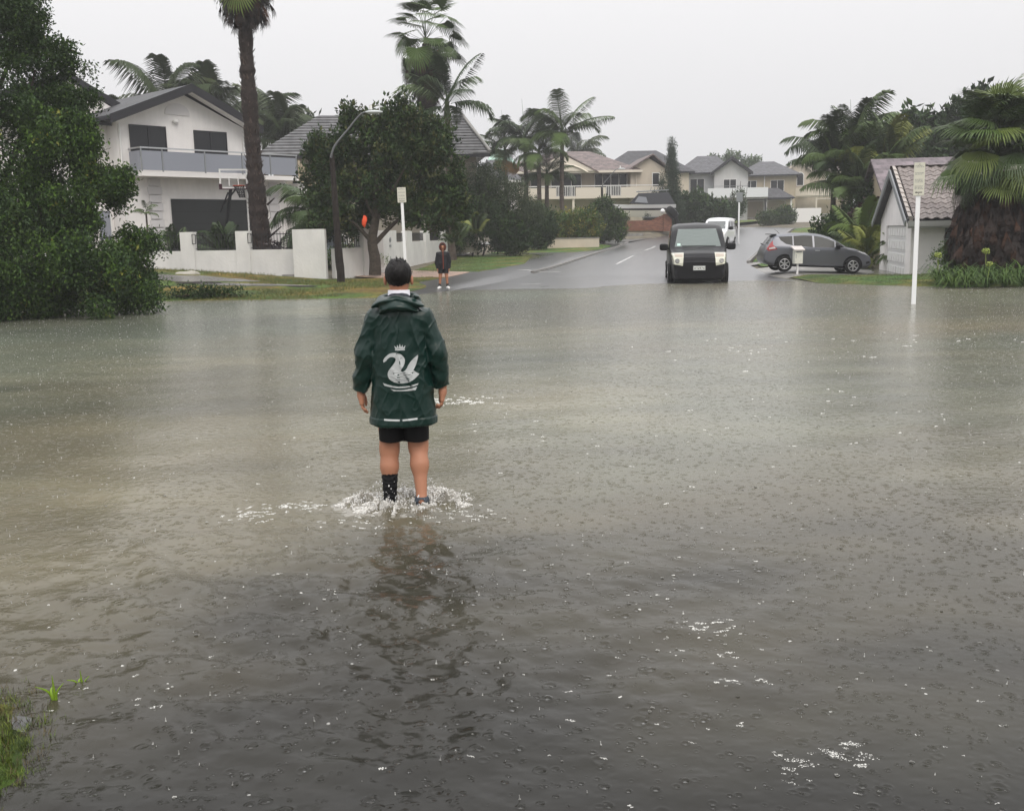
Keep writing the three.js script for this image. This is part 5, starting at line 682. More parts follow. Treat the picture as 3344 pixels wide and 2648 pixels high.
// ---------- vehicles ----------
// A body is a half-width w(x, y) over its side view: x runs from the nose (0) to the tail (L), y up.
function carBody(o) {
  const { L, W, top, bot, belt, tumble = 0.2, round = 0.16, nose = 3.2, tail = 4 } = o;
  const T = x => interp(top, x), Bt = x => interp(bot, x), plan = x => { const a = clamp(1 - x / (L * 0.5)), b = clamp((x - L * 0.5) / (L * 0.5)); return (1 - 0.16 * Math.pow(a, nose)) * (1 - 0.13 * Math.pow(b, tail)); };
  const w = (x, y) => { const t = T(x), b = Bt(x); if (y > t || y < b || x < 0 || x > L) return 0; let k = plan(x) * W / 2; if (y > belt) k *= 1 - tumble * (y - belt) / (o.roofY - belt); else k *= 1 - 0.06 * ((belt - y) / belt) ** 2; const u = clamp((y - (t - round)) / round); k *= Math.pow(1 - Math.pow(u, o.edge ?? 2.4), 1 / (o.edge ?? 2.4)); const d = clamp((b + 0.1 - y) / 0.1); k *= 1 - 0.10 * d * d; return k; };
  const nx = o.nx ?? 72, ny = 26, P = [], I = [], U = [], row = 2 * ny + 1;
  for (let i = 0; i <= nx; i++) { const e = i / nx, x = L * (0.5 - 0.5 * Math.cos(Math.PI * e)); const t = T(x), b = Bt(x); for (let j = -ny; j <= ny; j++) { const f = 1 - Math.abs(j) / ny, q = Math.sin(f * Math.PI / 2), y = lerp(b, t, f < 0.999 ? lerp(f, q, 0.65) : 1); const z = (i === 0 || i === nx ? 0.96 : 1) * w(x, Math.min(y, t - 1e-4)) * Math.sign(j || 0) * (j ? 1 : 0); P.push(x, y, j === 0 ? 0 : -z); U.push(x, y); } }
  for (let i = 0; i < nx; i++) for (let j = 0; j < row - 1; j++) { const a = i * row + j, b = a + 1, c = a + row, d = c + 1; I.push(a, c, b, b, c, d); }
  for (const i of [0, nx]) for (let j = 0; j < ny; j++) { const a = i * row + j, b = a + 1, d = i * row + row - 1 - j, c = d - 1; i ? I.push(a, d, b, b, d, c) : I.push(a, b, d, b, c, d); }
  for (let i = 0; i < nx; i++) { const a = i * row, b = a + row - 1, c = a + row, d = c + row - 1; I.push(a, b, c, b, d, c); }
  let g = new THREE.BufferGeometry(); g.setAttribute('position', new THREE.Float32BufferAttribute(P, 3)); g.setAttribute('uv', new THREE.Float32BufferAttribute(U, 2)); g.setIndex(I); g = toCreasedNormals(g, 0.75);
  const front = (z, y, from = 0, dir = 1) => { for (let x = from; dir > 0 ? x < L : x > 0; x += 0.006 * dir) if (w(x, y) > Math.abs(z) + 0.004) return x; return from + dir * L * 0.5; };
  return { g, w, front, L };
}
const turnOut = (g, flip) => { if (flip) { const a = g.attributes.position.array; for (let i = 0; i < a.length; i += 9) for (let k = 0; k < 3; k++) [a[i + 3 + k], a[i + 6 + k]] = [a[i + 6 + k], a[i + 3 + k]]; } g.computeVertexNormals(); return g; };
const side = (B, pts, s, off, n = 3) => { const g = subdivide(poly(pts), n), p = g.attributes.position; for (let i = 0; i < p.count; i++) p.setZ(i, s * (B.w(p.getX(i), p.getY(i)) + off)); return plain(turnOut(g, s < 0)); };
const face = (B, pts, off, dir = 1, n = 3) => { const g = subdivide(poly(pts), n), p = g.attributes.position; for (let i = 0; i < p.count; i++) { const z = p.getX(i), y = p.getY(i); p.setXYZ(i, B.front(z, y, dir > 0 ? 0 : B.L, dir) - off * dir, y, z); } return plain(turnOut(g, dir < 0)); };
const mirrorZ = pts => pts.map(([a, b]) => [-a, b]);
const circle = (cx, cy, r, n = 26, a0 = 0, a1 = 6.2832) => Array.from({ length: n }, (_, i) => { const a = lerp(a0, a1, i / n); return [cx + r * Math.cos(a), cy + r * Math.sin(a)]; });
function wheel(parent, x, r, z, s, spokes = 6, rim = M.alloy) {
  const w = new THREE.Group(); w.name = 'wheel'; w.position.set(x, r, z); parent.add(w);
  mesh('tyre', new THREE.LatheGeometry([[r * 0.62, -0.09], [r * 0.9, -0.1], [r * 0.985, -0.075], [r, -0.03], [r, 0.03], [r * 0.985, 0.075], [r * 0.9, 0.1], [r * 0.62, 0.09]].map(p => new THREE.Vector2(...p)), 28).rotateX(Math.PI / 2), M.rubber, w);
  const k = s, parts = [new THREE.CylinderGeometry(r * 0.2, r * 0.2, 0.05, 12).rotateX(Math.PI / 2).translate(0, 0, k * 0.085), new THREE.TorusGeometry(r * 0.62, 0.016, 6, 28).translate(0, 0, k * 0.085)];
  for (let i = 0; i < spokes; i++) parts.push(new THREE.BoxGeometry(r * 0.15, r * 0.5, 0.03).translate(0, r * 0.38, k * 0.085).rotateZ(i / spokes * 6.2832));
  mesh('rim', merge(parts), rim, w); mesh('brake_disc', new THREE.CylinderGeometry(r * 0.55, r * 0.55, 0.03, 20).rotateX(Math.PI / 2).translate(0, 0, k * 0.03), M.dark, w);
}
const paintOf = (r, g, b, rough = 0.22, metal = 0) => new THREE.MeshPhysicalMaterial({ color: col(r, g, b), roughness: rough, metalness: metal, specularIntensity: rough > 0.29 && !metal ? 0.3 : 0.6, clearcoat: rough > 0.29 && !metal ? 0.12 : 0.3, clearcoatRoughness: 0.06, bumpMap: rep(speck, 2), bumpScale: 0.0006 });
const glassCar = new THREE.MeshPhysicalMaterial({ color: col(0.01, 0.012, 0.012), roughness: 0.06, specularIntensity: 0.45 });
function mirrors(parent, x, y, z, m, s = 1) { for (const k of [-1, 1]) mesh('wing_mirror', merge([pillow(0.15 * s, 0.19 * s, 0.24 * s).translate(x, y + 0.02, k * (z + 0.11 * s)), box(x - 0.03, x + 0.03, y - 0.06, y, Math.min(k * (z - 0.05), k * (z + 0.06)), Math.max(k * (z - 0.05), k * (z + 0.06)))]), m, parent); }

// black people mover driving towards the camera
{
  const v = thing('black_minivan', 'black minivan facing the camera at the edge of the flood', 'van', [5.83, -0.05, -30.9], 1.44), P = paintOf(0.006, 0.006, 0.007, 0.3);
  const T = v; // nose at x = 0, tail at x = L
  const B = carBody({ L: 4.75, W: 1.84, belt: 1.02, roofY: 1.92, tumble: 0.17, round: 0.14, edge: 3, nose: 3.2, top: [[0, 0.72], [0.05, 0.86], [0.2, 0.98], [0.5, 1.06], [0.92, 1.14], [1.25, 1.42], [1.6, 1.72], [1.9, 1.86], [2.4, 1.92], [3.8, 1.9], [4.4, 1.84], [4.7, 1.4], [4.75, 0.8]], bot: [[0, 0.2], [0.3, 0.15], [4.5, 0.2], [4.75, 0.4]] });
  mesh('body', B.g, P, T);
  const glassG = new THREE.MeshPhysicalMaterial({ color: col(0.075, 0.10, 0.09), roughness: 0.08, clearcoat: 0.6, clearcoatRoughness: 0.03 });
  const ws = mesh('windscreen', face(B, [[-0.72, 1.17], [0.72, 1.17], [0.60, 1.72], [-0.60, 1.72]], 0.006, 1, 4), glassG, T);
  mesh('wiper', merge([beam([0.93, 1.19, -0.5], [0.90, 1.19, 0.1], 0.02, 0.02), beam([0.93, 1.19, 0.0], [0.90, 1.19, 0.55], 0.02, 0.02)]), M.black, ws); mesh('sticker', face(B, [[-0.64, 1.20], [-0.54, 1.20], [-0.54, 1.27], [-0.64, 1.27]], 0.01, 1, 1), mat([0.45, 0.62, 0.55]), ws);
  for (const s of [-1, 1]) {
    mesh('side_window', side(B, [[1.3, 1.13], [2.3, 1.12], [2.3, 1.66], [1.72, 1.64]], s, 0.006, 2), glassCar, T); mesh('side_window', side(B, [[2.38, 1.12], [4.45, 1.12], [4.35, 1.66], [2.38, 1.67]], s, 0.006, 2), glassCar, T);
    const hl = [[0.50, 0.60], [0.80, 0.66], [0.86, 0.99], [0.47, 1.0]].map(([a, b]) => [s * a, b]), lamp = mesh('headlight', face(B, s > 0 ? hl : hl.reverse(), 0.035, 1, 4), new THREE.MeshPhysicalMaterial({ color: col(0.52, 0.52, 0.42), roughness: 0.15, clearcoat: 1, clearcoatRoughness: 0.03 }), T);
    mesh('lens', face(B, circle(s * 0.67, 0.75, 0.075, 14), 0.042, 1, 2), mat([0.2, 0.2, 0.19], { roughness: 0.1, metalness: 0.6 }), lamp); mesh('indicator', face(B, [[s * 0.5, 0.86], [s * 0.74, 0.88], [s * 0.76, 0.97], [s * 0.5, 0.97]], 0.042, 1, 2), mat([0.42, 0.36, 0.3], { roughness: 0.15 }), lamp);
    mesh('fog_light', face(B, circle(s * 0.70, 0.43, 0.05, 12), 0.01, 1, 1), M.glassDark, T);
    mesh('arch', side(B, circle(0.92, 0.34, 0.4, 22).filter(p => p[1] > 0.2), s, 0.004, 2), M.black, T); mesh('arch', side(B, circle(3.82, 0.34, 0.4, 22).filter(p => p[1] > 0.26), s, 0.004, 2), M.black, T);
    wheel(T, 0.92, 0.335, s * 0.84, s); wheel(T, 3.82, 0.335, s * 0.84, s);
    mesh('door_handle', box(2.0, 2.16, 1.0, 1.03, s > 0 ? 0.9 : -0.925, s > 0 ? 0.925 : -0.9), M.black, T);
  }
  const gr = mesh('grille', face(B, [[-0.49, 0.68], [0.49, 0.68], [0.48, 0.92], [-0.48, 0.92]], 0.004, 1, 2), M.black, T);
  for (let i = 0; i < 4; i++) mesh('slat', face(B, [[-0.47, 0.705 + i * 0.056], [0.47, 0.705 + i * 0.056], [0.47, 0.725 + i * 0.056], [-0.47, 0.725 + i * 0.056]], 0.02, 1, 2), mat([0.05, 0.05, 0.055], { roughness: 0.2, metalness: 0.5 }), gr);
  mesh('lower_intake', face(B, [[-0.5, 0.34], [0.5, 0.34], [0.56, 0.5], [-0.56, 0.5]], 0.004, 1, 2), M.black, T);
  mirrors(T, 1.22, 1.14, 0.93, M.black, 1.15);
  // number plate
  const c = document.createElement('canvas'); c.width = 256; c.height = 96; const q = c.getContext('2d'); q.fillStyle = '#d9dcd8'; q.fillRect(0, 0, 256, 96); q.fillStyle = '#0c0d0e'; q.fillRect(0, 0, 256, 5); q.fillRect(0, 91, 256, 5); q.fillRect(0, 0, 5, 96); q.fillRect(251, 0, 5, 96); q.font = 'bold 66px sans-serif'; q.textAlign = 'center'; q.textBaseline = 'middle'; q.fillText('HTZ974', 128, 51, 232);
  const pt = new THREE.CanvasTexture(c); pt.colorSpace = THREE.SRGBColorSpace; const fx = B.front(0, 0.53) - 0.02;
  const plate = mesh('number_plate', box(fx - 0.008, fx + 0.004, 0.462, 0.598, -0.185, 0.185), mat([0.6, 0.6, 0.6]), T); const pl = mesh('plate_lettering', new THREE.PlaneGeometry(0.355, 0.125).rotateY(-Math.PI / 2).translate(fx - 0.0105, 0.53, 0), new THREE.MeshStandardMaterial({ map: pt, roughness: 0.4 }), plate);
}
// grey hatchback on the right-hand drive
{
  const v = thing('grey_hatchback', 'dark silver grey hatchback parked side-on on the drive beside the letterbox', 'car', [12.66, 0.0, -35.8], Math.PI - 0.05), P = paintOf(0.15, 0.156, 0.175, 0.3, 0.7);
  v.rotation.order = 'YXZ'; v.rotation.z = 0.042; v.scale.setScalar(0.91);
  const T = v; // nose to the right
  const B = carBody({ L: 4.1, W: 1.7, belt: 0.93, roofY: 1.5, tumble: 0.26, round: 0.13, nose: 2.4, tail: 3, top: [[0, 0.58], [0.06, 0.72], [0.25, 0.85], [0.55, 0.95], [0.95, 1.03], [1.3, 1.24], [1.62, 1.4], [1.95, 1.485], [2.4, 1.52], [3.0, 1.5], [3.5, 1.45], [3.72, 1.4], [3.85, 1.22], [4.0, 0.98], [4.07, 0.8], [4.1, 0.6]], bot: [[0, 0.34], [0.15, 0.22], [0.6, 0.2], [3.6, 0.22], [3.95, 0.28], [4.1, 0.4]] });
  mesh('body', B.g, P, T);
  const greyG = new THREE.MeshPhysicalMaterial({ color: col(0.022, 0.026, 0.027), roughness: 0.06, specularIntensity: 0.5 });
  for (const s of [-1, 1]) {
    mesh('side_window', side(B, [[1.1, 1.0], [1.2, 0.985], [1.42, 0.975], [1.42, 1.23], [1.3, 1.17]], s, 0.005, 3), glassCar, T);
    mesh('side_window', side(B, [[1.47, 0.975], [2.22, 0.965], [2.24, 1.4], [1.98, 1.37], [1.72, 1.3], [1.47, 1.2]], s, 0.005, 3), greyG, T);
    mesh('side_window', side(B, [[2.29, 0.965], [3.0, 1.01], [3.02, 1.375], [2.6, 1.405], [2.31, 1.4]], s, 0.005, 3), glassCar, T); mesh('side_window', side(B, [[3.05, 1.02], [3.3, 1.07], [3.5, 1.2], [3.58, 1.33], [3.06, 1.37]], s, 0.005, 3), glassCar, T);
    const dr = mesh('door', side(B, [[1.16, 0.3], [2.24, 0.26], [2.27, 0.95], [1.2, 0.965]], s, 0.006, 3), P, T); mesh('door_handle', side(B, [[2.02, 0.83], [2.2, 0.83], [2.2, 0.865], [2.02, 0.865]], s, 0.028, 1), M.steel, dr);
    const d2 = mesh('door', side(B, [[2.27, 0.26], [3.0, 0.28], [3.1, 0.5], [3.2, 0.72], [3.14, 1.0], [2.3, 0.95]], s, 0.006, 3), P, T);
    mesh('sill', side(B, [[0.95, 0.225], [3.1, 0.235], [3.1, 0.275], [0.95, 0.265]], s, 0.014, 2), M.dark, T);
    mesh('arch', side(B, circle(0.72, 0.31, 0.375, 26).filter(p => p[1] > 0.2), s, 0.004, 3), M.black, T); mesh('arch', side(B, circle(3.32, 0.31, 0.375, 26).filter(p => p[1] > 0.22), s, 0.004, 3), M.black, T);
    wheel(T, 0.72, 0.305, s * 0.77, s); wheel(T, 3.32, 0.305, s * 0.77, s);
    mesh('headlight', side(B, [[0.08, 0.68], [0.42, 0.78], [0.6, 0.86], [0.42, 0.885], [0.2, 0.8]], s, 0.008, 3), new THREE.MeshPhysicalMaterial({ color: col(0.35, 0.36, 0.37), roughness: 0.12, clearcoat: 1 }), T);
    const tl = mesh('tail_light', side(B, [[3.62, 0.86], [3.95, 0.78], [4.03, 0.86], [3.9, 1.06], [3.8, 1.18], [3.78, 1.02]], s, 0.012, 3), new THREE.MeshPhysicalMaterial({ color: col(0.30, 0.012, 0.012), roughness: 0.12, clearcoat: 1 }), T); mesh('reverse_lamp', side(B, [[3.68, 0.885], [3.93, 0.85], [3.94, 0.9], [3.74, 0.945]], s, 0.018, 2), mat([0.62, 0.6, 0.58], { roughness: 0.15 }), tl);
    mesh('fog_light', side(B, [[0.05, 0.42], [0.2, 0.38], [0.22, 0.46], [0.08, 0.5]], s, 0.008, 1), M.dark, T);
  }
  mesh('windscreen', face(B, [[-0.66, 1.03], [0.66, 1.03], [0.52, 1.42], [-0.52, 1.42]], 0.005, 1, 4), glassCar, T); mesh('rear_window', face(B, [[-0.6, 1.02], [0.6, 1.02], [0.5, 1.36], [-0.5, 1.36]], 0.005, -1, 3), glassCar, T);
  mesh('grille', face(B, [[-0.4, 0.52], [0.4, 0.52], [0.45, 0.68], [-0.45, 0.68]], 0.005, 1, 2), M.black, T); mesh('spoiler', box(3.62, 3.86, 1.405, 1.435, -0.5, 0.5), P, T);
  mirrors(T, 1.36, 0.98, 0.84, M.black, 0.95); mesh('aerial', bar([3.4, 1.45, 0], [3.62, 1.62, 0], 0.008, 5, 0.004), M.black, T); mesh('rear_wiper', beam([3.98, 1.0, 0.1], [4.08, 1.06, 0.16], 0.03, 0.03), M.black, T);
}
// white van behind the black one
{
  const v = thing('white_van', 'white delivery van coming down the street behind the black minivan', 'van', [13.75, ground(13.5, -68) + 0.0, -68], 1.195), P = paintOf(0.72, 0.73, 0.75, 0.25);
  const T = v;
  const B = carBody({ L: 4.6, W: 1.74, belt: 1.05, roofY: 1.98, tumble: 0.14, round: 0.14, nose: 2.8, top: [[0, 0.75], [0.06, 0.95], [0.25, 1.08], [0.6, 1.2], [0.95, 1.5], [1.25, 1.78], [1.5, 1.9], [2, 1.98], [4.2, 1.97], [4.5, 1.9], [4.6, 1.0]], bot: [[0, 0.34], [0.3, 0.24], [4.4, 0.26], [4.6, 0.4]] });
  mesh('body', B.g, P, T); mesh('windscreen', face(B, [[-0.68, 1.2], [0.68, 1.2], [0.6, 1.72], [-0.6, 1.72]], 0.006, 1, 4), new THREE.MeshPhysicalMaterial({ color: col(0.09, 0.10, 0.10), roughness: 0.08, clearcoat: 0.5 }), T);
  for (const s of [-1, 1]) { mesh('side_window', side(B, [[0.95, 1.18], [1.8, 1.15], [1.8, 1.7], [1.3, 1.68]], s, 0.006, 2), glassCar, T); mesh('side_window', side(B, [[1.95, 1.15], [3.1, 1.15], [3.1, 1.7], [1.95, 1.7]], s, 0.006, 2), glassCar, T); mesh('side_window', side(B, [[3.25, 1.15], [4.35, 1.15], [4.35, 1.7], [3.25, 1.7]], s, 0.006, 2), glassCar, T); wheel(T, 0.8, 0.32, s * 0.8, s); wheel(T, 3.7, 0.32, s * 0.8, s); mesh('arch', side(B, circle(0.8, 0.32, 0.39, 20).filter(p => p[1] > 0.2), s, 0.004, 2), M.black, T); mesh('arch', side(B, circle(3.7, 0.32, 0.39, 20).filter(p => p[1] > 0.25), s, 0.004, 2), M.black, T); mesh('headlight', face(B, (a => s > 0 ? a : a.reverse())([[0.45, 0.78], [0.76, 0.82], [0.78, 1.0], [0.6, 0.98]].map(([a, b]) => [s * a, b])), 0.008, 1, 2), mat([0.55, 0.5, 0.42], { roughness: 0.15 }), T); }
  mesh('grille', face(B, [[-0.4, 0.72], [0.4, 0.72], [0.4, 0.84], [-0.4, 0.84]], 0.006, 1, 2), M.galv, T); mesh('bumper_intake', face(B, [[-0.5, 0.4], [0.5, 0.4], [0.55, 0.52], [-0.55, 0.52]], 0.006, 1, 1), M.dark, T); mirrors(T, 1.05, 1.22, 0.86, M.black, 1.2); mesh('sticker', face(B, [[-0.6, 1.24], [-0.5, 1.24], [-0.5, 1.3], [-0.6, 1.3]], 0.01, 1, 1), mat([0.6, 0.62, 0.6]), T);
}
// parked cars up the hill
function farCar(label, x, z, turn, c, suv) {
  const v = thing('parked_car', label, 'car', [x, ground(x, z), z], turn, 'cars parked up the hill'), B = carBody({ L: 4.4, W: 1.75, belt: 0.95, roofY: 1.5, tumble: 0.26, round: 0.14, nx: 40, top: suv ? [[0, 0.7], [0.2, 0.92], [1.0, 1.05], [1.7, 1.5], [2.2, 1.58], [3.6, 1.54], [4.2, 1.2], [4.4, 0.8]] : [[0, 0.6], [0.2, 0.8], [1.1, 0.98], [1.8, 1.38], [2.3, 1.46], [3.2, 1.42], [4.0, 1.05], [4.4, 0.85]], bot: [[0, 0.35], [0.4, 0.24], [4, 0.26], [4.4, 0.4]] });
  mesh('body', B.g, paintOf(...c), v); for (const s of [-1, 1]) { mesh('side_window', side(B, [[1.35, 1.0], [3.7, 1.02], [3.4, 1.36], [1.95, 1.37]], s, 0.006, 3), glassCar, v); wheel(v, 0.8, 0.31, s * 0.8, s, 5); wheel(v, 3.55, 0.31, s * 0.8, s, 5); mesh('headlight', side(B, [[0.05, 0.68], [0.5, 0.76], [0.45, 0.84], [0.15, 0.78]], s, 0.01, 2), mat([0.3, 0.3, 0.3], { roughness: 0.15 }), v); }
  mesh('windscreen', face(B, [[-0.66, 1.04], [0.66, 1.04], [0.52, 1.36], [-0.52, 1.36]], 0.006, 1, 3), glassCar, v); return v;
}
farCar('white hatchback parked side-on behind the pale gate post up the hill', 37.3, -150, 0.1, [0.72, 0.73, 0.74], false);
farCar('silver grey car parked behind the hedge left of the white hatchback', 33.9, -155, 0.8, [0.3, 0.31, 0.33], true);
farCar('dark blue car parked at the far right of the hill behind the palms', 43.2, -152, 0.4, [0.05, 0.06, 0.09], false);
// boat on its trailer
{
  const b = thing('motor_boat', 'white motor boat with black cover and stripe on a trailer beside the beige house', 'boat', [9.0, 2.72, -89.2], -0.12);
  const hull = (y0, y1, k) => { const P = [], n = 14; for (let i = 0; i < n; i++) { const f = t => [lerp(-0.6, 5.6, t), k(t)], [xa, wa] = f(i / n), [xb, wb] = f((i + 1) / n), lift = t => 0.5 * Math.pow(1 - t, 3); for (const s of [-1, 1]) { const ya0 = y0 + lift(i / n) * (1 - y0), yb0 = y0 + lift((i + 1) / n) * (1 - y0), ya1 = y1 + lift(i / n) * 0.4, yb1 = y1 + lift((i + 1) / n) * 0.4; P.push([[xa, ya0, s * wa * (0.55 + 0.45 * y0)], [xb, yb0, s * wb * (0.55 + 0.45 * y0)], [xb, yb1, s * wb * (0.55 + 0.45 * y1)], [xa, ya1, s * wa * (0.55 + 0.45 * y1)]]); } } return quads(P); };
  const k = t => 1.05 * Math.pow(Math.sin(Math.min(1, 0.06 + t * 1.25) * Math.PI / 2), 0.8), hm = mat([0.72, 0.7, 0.62], { roughness: 0.3, side: THREE.DoubleSide });
  mesh('hull', hull(0, 0.62, k), hm, b); mesh('stripe', hull(0.62, 0.8, k), mat([0.02, 0.016, 0.014], { roughness: 0.3, side: THREE.DoubleSide }), b); mesh('upper_hull', hull(0.8, 1.1, k), mat([0.75, 0.75, 0.76], { roughness: 0.3, side: THREE.DoubleSide }), b);
  mesh('foredeck', quads(range(0, 0.5, 6).slice(0, 6).map((t, i) => { const u = (i + 1) / 12, f = q => lerp(-0.6, 5.6, q), y = q => 1.1 + 0.2 * Math.pow(1 - q, 3) + 0.25 * Math.sin(q * 4), s = i / 12; return [[f(s), y(s), k(s)], [f(u), y(u), k(u)], [f(u), y(u), -k(u)], [f(s), y(s), -k(s)]]; })), hm, b);
  mesh('canvas_cover', quads([[[1.6, 1.25, 0.85], [2.4, 2.1, 0.7], [2.4, 2.1, -0.7], [1.6, 1.25, -0.85]], [[2.4, 2.1, 0.7], [5.0, 2.15, 0.75], [5.0, 2.15, -0.75], [2.4, 2.1, -0.7]], [[1.6, 1.25, 0.85], [3.4, 1.1, 1.0], [2.4, 2.1, 0.7]], [[3.4, 1.1, 1.0], [5.5, 1.1, 1.0], [5.0, 2.15, 0.75], [2.4, 2.1, 0.7]], [[5.5, 1.1, 1.0], [5.5, 1.1, -1.0], [5.0, 2.15, -0.75], [5.0, 2.15, 0.75]], [[1.6, 1.25, -0.85], [2.4, 2.1, -0.7], [5.0, 2.15, -0.75], [5.5, 1.1, -1.0]]]), mat([0.035, 0.036, 0.042], { roughness: 0.7, side: THREE.DoubleSide }), b);
  mesh('windscreen_panel', quads([[[2.05, 1.35, 0.93], [3.2, 1.25, 0.99], [3.05, 1.75, 0.87], [2.4, 1.85, 0.82]]]), mat([0.2, 0.21, 0.23], { roughness: 0.2, side: THREE.DoubleSide }), b);
  const rl = mesh('roof_rack', merge([bar([2.2, 2.25, 0.6], [5.0, 2.35, 0.6], 0.03), bar([2.2, 2.25, -0.6], [5.0, 2.35, -0.6], 0.03), ...[2.4, 3.2, 4, 4.8].map(x => bar([x, 2.2, -0.6], [x, 2.3, 0.6], 0.025)), ...[3.4, 3.7, 4.0, 4.3].map(x => bar([x, 2.3, 0.5], [x + 0.1, 2.62, 0.5], 0.025))]), M.galv, b);
  const tr = mesh('trailer', merge([box(-1.2, 5.2, -0.35, -0.25, -0.6, -0.5), box(-1.2, 5.2, -0.35, -0.25, 0.5, 0.6)]), M.galv, b); for (const s of [-1, 1]) for (const x of [3.2, 4.0]) mesh('trailer_wheel', new THREE.CylinderGeometry(0.36, 0.36, 0.2, 18).rotateX(Math.PI / 2).translate(x, -0.4, s * 0.95), M.rubber, tr); mesh('mudguard', box(2.7, 4.5, 0.02, 0.08, 0.82, 1.1), M.galv, tr);
}

// ---------- palms ----------
// tall fan palm by the white house: its crown leaves the frame
{
  const t = thing('fan_palm', 'tall fan palm with rough leaf-base trunk in front of the white house', 'palm', [-9.75, 0.3, -40]);
  const H = 10.6, lean = t => -0.15 * Math.sin(t * 2.4) - 0.05 * t;
  mesh('trunk', uvm(tube(range(0, 1, 9).map(q => [lean(q), H * q, 0]), q => lerp(0.42, 0.25, Math.pow(q, 0.45)) * (1 + 0.05 * Math.sin(q * 150)) * (1 + 0.12 * noise(q * 40, 3)), 0, 14, 120)), M.palmbark, t);
  const R = rng(12), sg = new THREE.ConeGeometry(0.09, 0.3, 4).scale(1, 1, 0.4); // old leaf bases
  instances('leaf_base', sg, leafMat, 620, (i, m, c) => { const q = Math.pow(R(), 1.5) * 0.95, a = R() * 6.2832, r = lerp(0.42, 0.25, Math.pow(q, 0.45)) * 1.02; place(m, lean(q) + Math.cos(a) * r, H * q, Math.sin(a) * r, 0.5 + 0.3 * R(), Math.PI / 2 - a, 0, 0.5 + 0.9 * R() * (1 - 0.6 * q)); const k = 0.5 + 0.8 * R(); c.setRGB(0.07 * k, 0.05 * k, 0.042 * k); }, t);
  const sp = mesh('old_leaf_stalk', merge([bar([0.3, 1.35, 0.1], [0.85, 1.75, 0.3], 0.05, 5, 0.02), bar([0.3, 2.6, 0.1], [0.62, 2.85, 0.2], 0.05, 5, 0.02)]), M.palmbark, t);
  thatch(t, H - 0.6, H + 1.4, 0.5, 1.2, 520, 9, 1.0, 0, [lean(1), 0, 0]);
  head(t, H + 1.6, FAN, LM.fan, 22, { seed: 4, base: [lean(1), 0, 0], scale: 1.15, up: -1.2, down: 0.9, spread: 0.9, name: 'leaf' });
}
// fan palm in the middle and the feather palm beside it
{
  const t = thing('fan_palm', 'tall fan palm with drooping leaves rising behind the round dark tree', 'palm', [-4.2, 0.3, -55]);
  mesh('trunk', ringTrunk(11.2, 0.3, 0.24, [0.05, 0]), M.palmbark, t);
  thatch(t, 8.9, 11.2, 0.35, 0.95, 420, 21, 1.15);
  head(t, 11.7, FANL, [...LM.fan.slice(0, 1), ...LM.fan.slice(2)], 34, { seed: 6, scale: 1.12, up: -1.4, down: 0.75, spread: 0.9, name: 'leaf' });
  const R = rng(2); for (let i = 0; i < 6; i++) mesh('dead_leaf', FAN[2], LM.tan[0], t).position.set(0, 0, 0), Object.assign(t.children[t.children.length - 1].rotation, { order: 'YXZ' }), t.children[t.children.length - 1].rotation.set(0.9 + 0.3 * R(), 2 + i * 0.6, 0), t.children[t.children.length - 1].position.set(0, 11.4 + 0.5 * R(), 0);
  kingPalm('feather palm with long arching fronds right of the tall fan palm', -2.95, -52, 7.3, 0.2, { seed: 31, n: 11, scale: 1.05, spear: 0, lean: [-0.05, 0], up: -0.5, down: 0.5 });
}
// row of king palms in the front garden at the bend
[[-0.1, -79.5, 6.9, 1.0, 'leftmost and shortest crown of the feather palm row at the bend'], [1.4, -78, 7.6, 1.15, 'second feather palm of the row at the bend, counted from the left'], [2.35, -77, 6.6, 1.0, 'third feather palm of the row at the bend, counted from the left'], [2.95, -78.5, 5.2, 0.85, 'short feather palm in the middle of the row at the bend'], [4.05, -77.5, 8.0, 1.2, 'rightmost and tallest feather palm of the row at the bend']].forEach(([x, z, h, s, l], i) => kingPalm(l, x, z, h - 0.35, 0.2, { seed: 60 + i, n: 14, scale: s * 1.1, bark: M.ringbark, mats: i % 2 ? LM.king : [LM.king[1], LM.bright[2]], lean: [(i - 2) * 0.05, 0], spear: i === 3 ? 0 : 3.6 }, 'feather palms in a row at the bend'));
mesh('dead_frond', FR[2], LM.tan[0], scene.getObjectByName('feather_palm_002')).position.set(-0.2, 5.4, 0.1); scene.getObjectByName('feather_palm_002').children.at(-1).rotation.set(1.2, -1.9, 0);
// clump of feather palms on the right
[[16.3, -51, 4.3, 0.9, 'feather palm with upright plume at the left of the right-hand palm clump'], [17.5, -52, 5.1, 0.98, 'tallest feather palm in the middle of the right-hand palm clump'], [18.8, -50.5, 4.3, 0.9, 'feather palm with drooping fronds at the right of the right-hand palm clump'], [17.1, -49.5, 3.0, 0.85, 'low feather palm in front of the right-hand palm clump']].forEach(([x, z, h, s, l], i) => kingPalm(l, x, z, h - 0.4, 0.16, { seed: 80 + i, n: 20, scale: s, geos: [FRQ[2], FRQ[0], FR[3]], mats: [LM.king[1], LM.king[1], LM.bright[2], i === 2 ? LM.bright[1] : LM.king[2]], spear: i === 1 ? 3 : 0, up: -0.55, down: 0.7 }, 'feather palms clumped on the right'));
// young yellow-green palms by the hatchback
[[15.2, -43, 0.5, 0.75, 'young yellow-green palm left behind the grey hatchback'], [14.4, -40.6, 0.35, 0.5, 'young yellow-green palm right behind the grey hatchback bonnet'], [15.0, -38.2, 0.35, 0.52, 'small yellow-green palm between hatchback and garage']].forEach(([x, z, h, s, l], i) => kingPalm(l, x, z, h, 0.09, { nm: 'young_palm', seed: 90 + i, n: 14, scale: s, mats: LM.bright, spear: 0, shaft: 0, up: -0.7, down: 0.3 }, 'young yellow-green palms'));
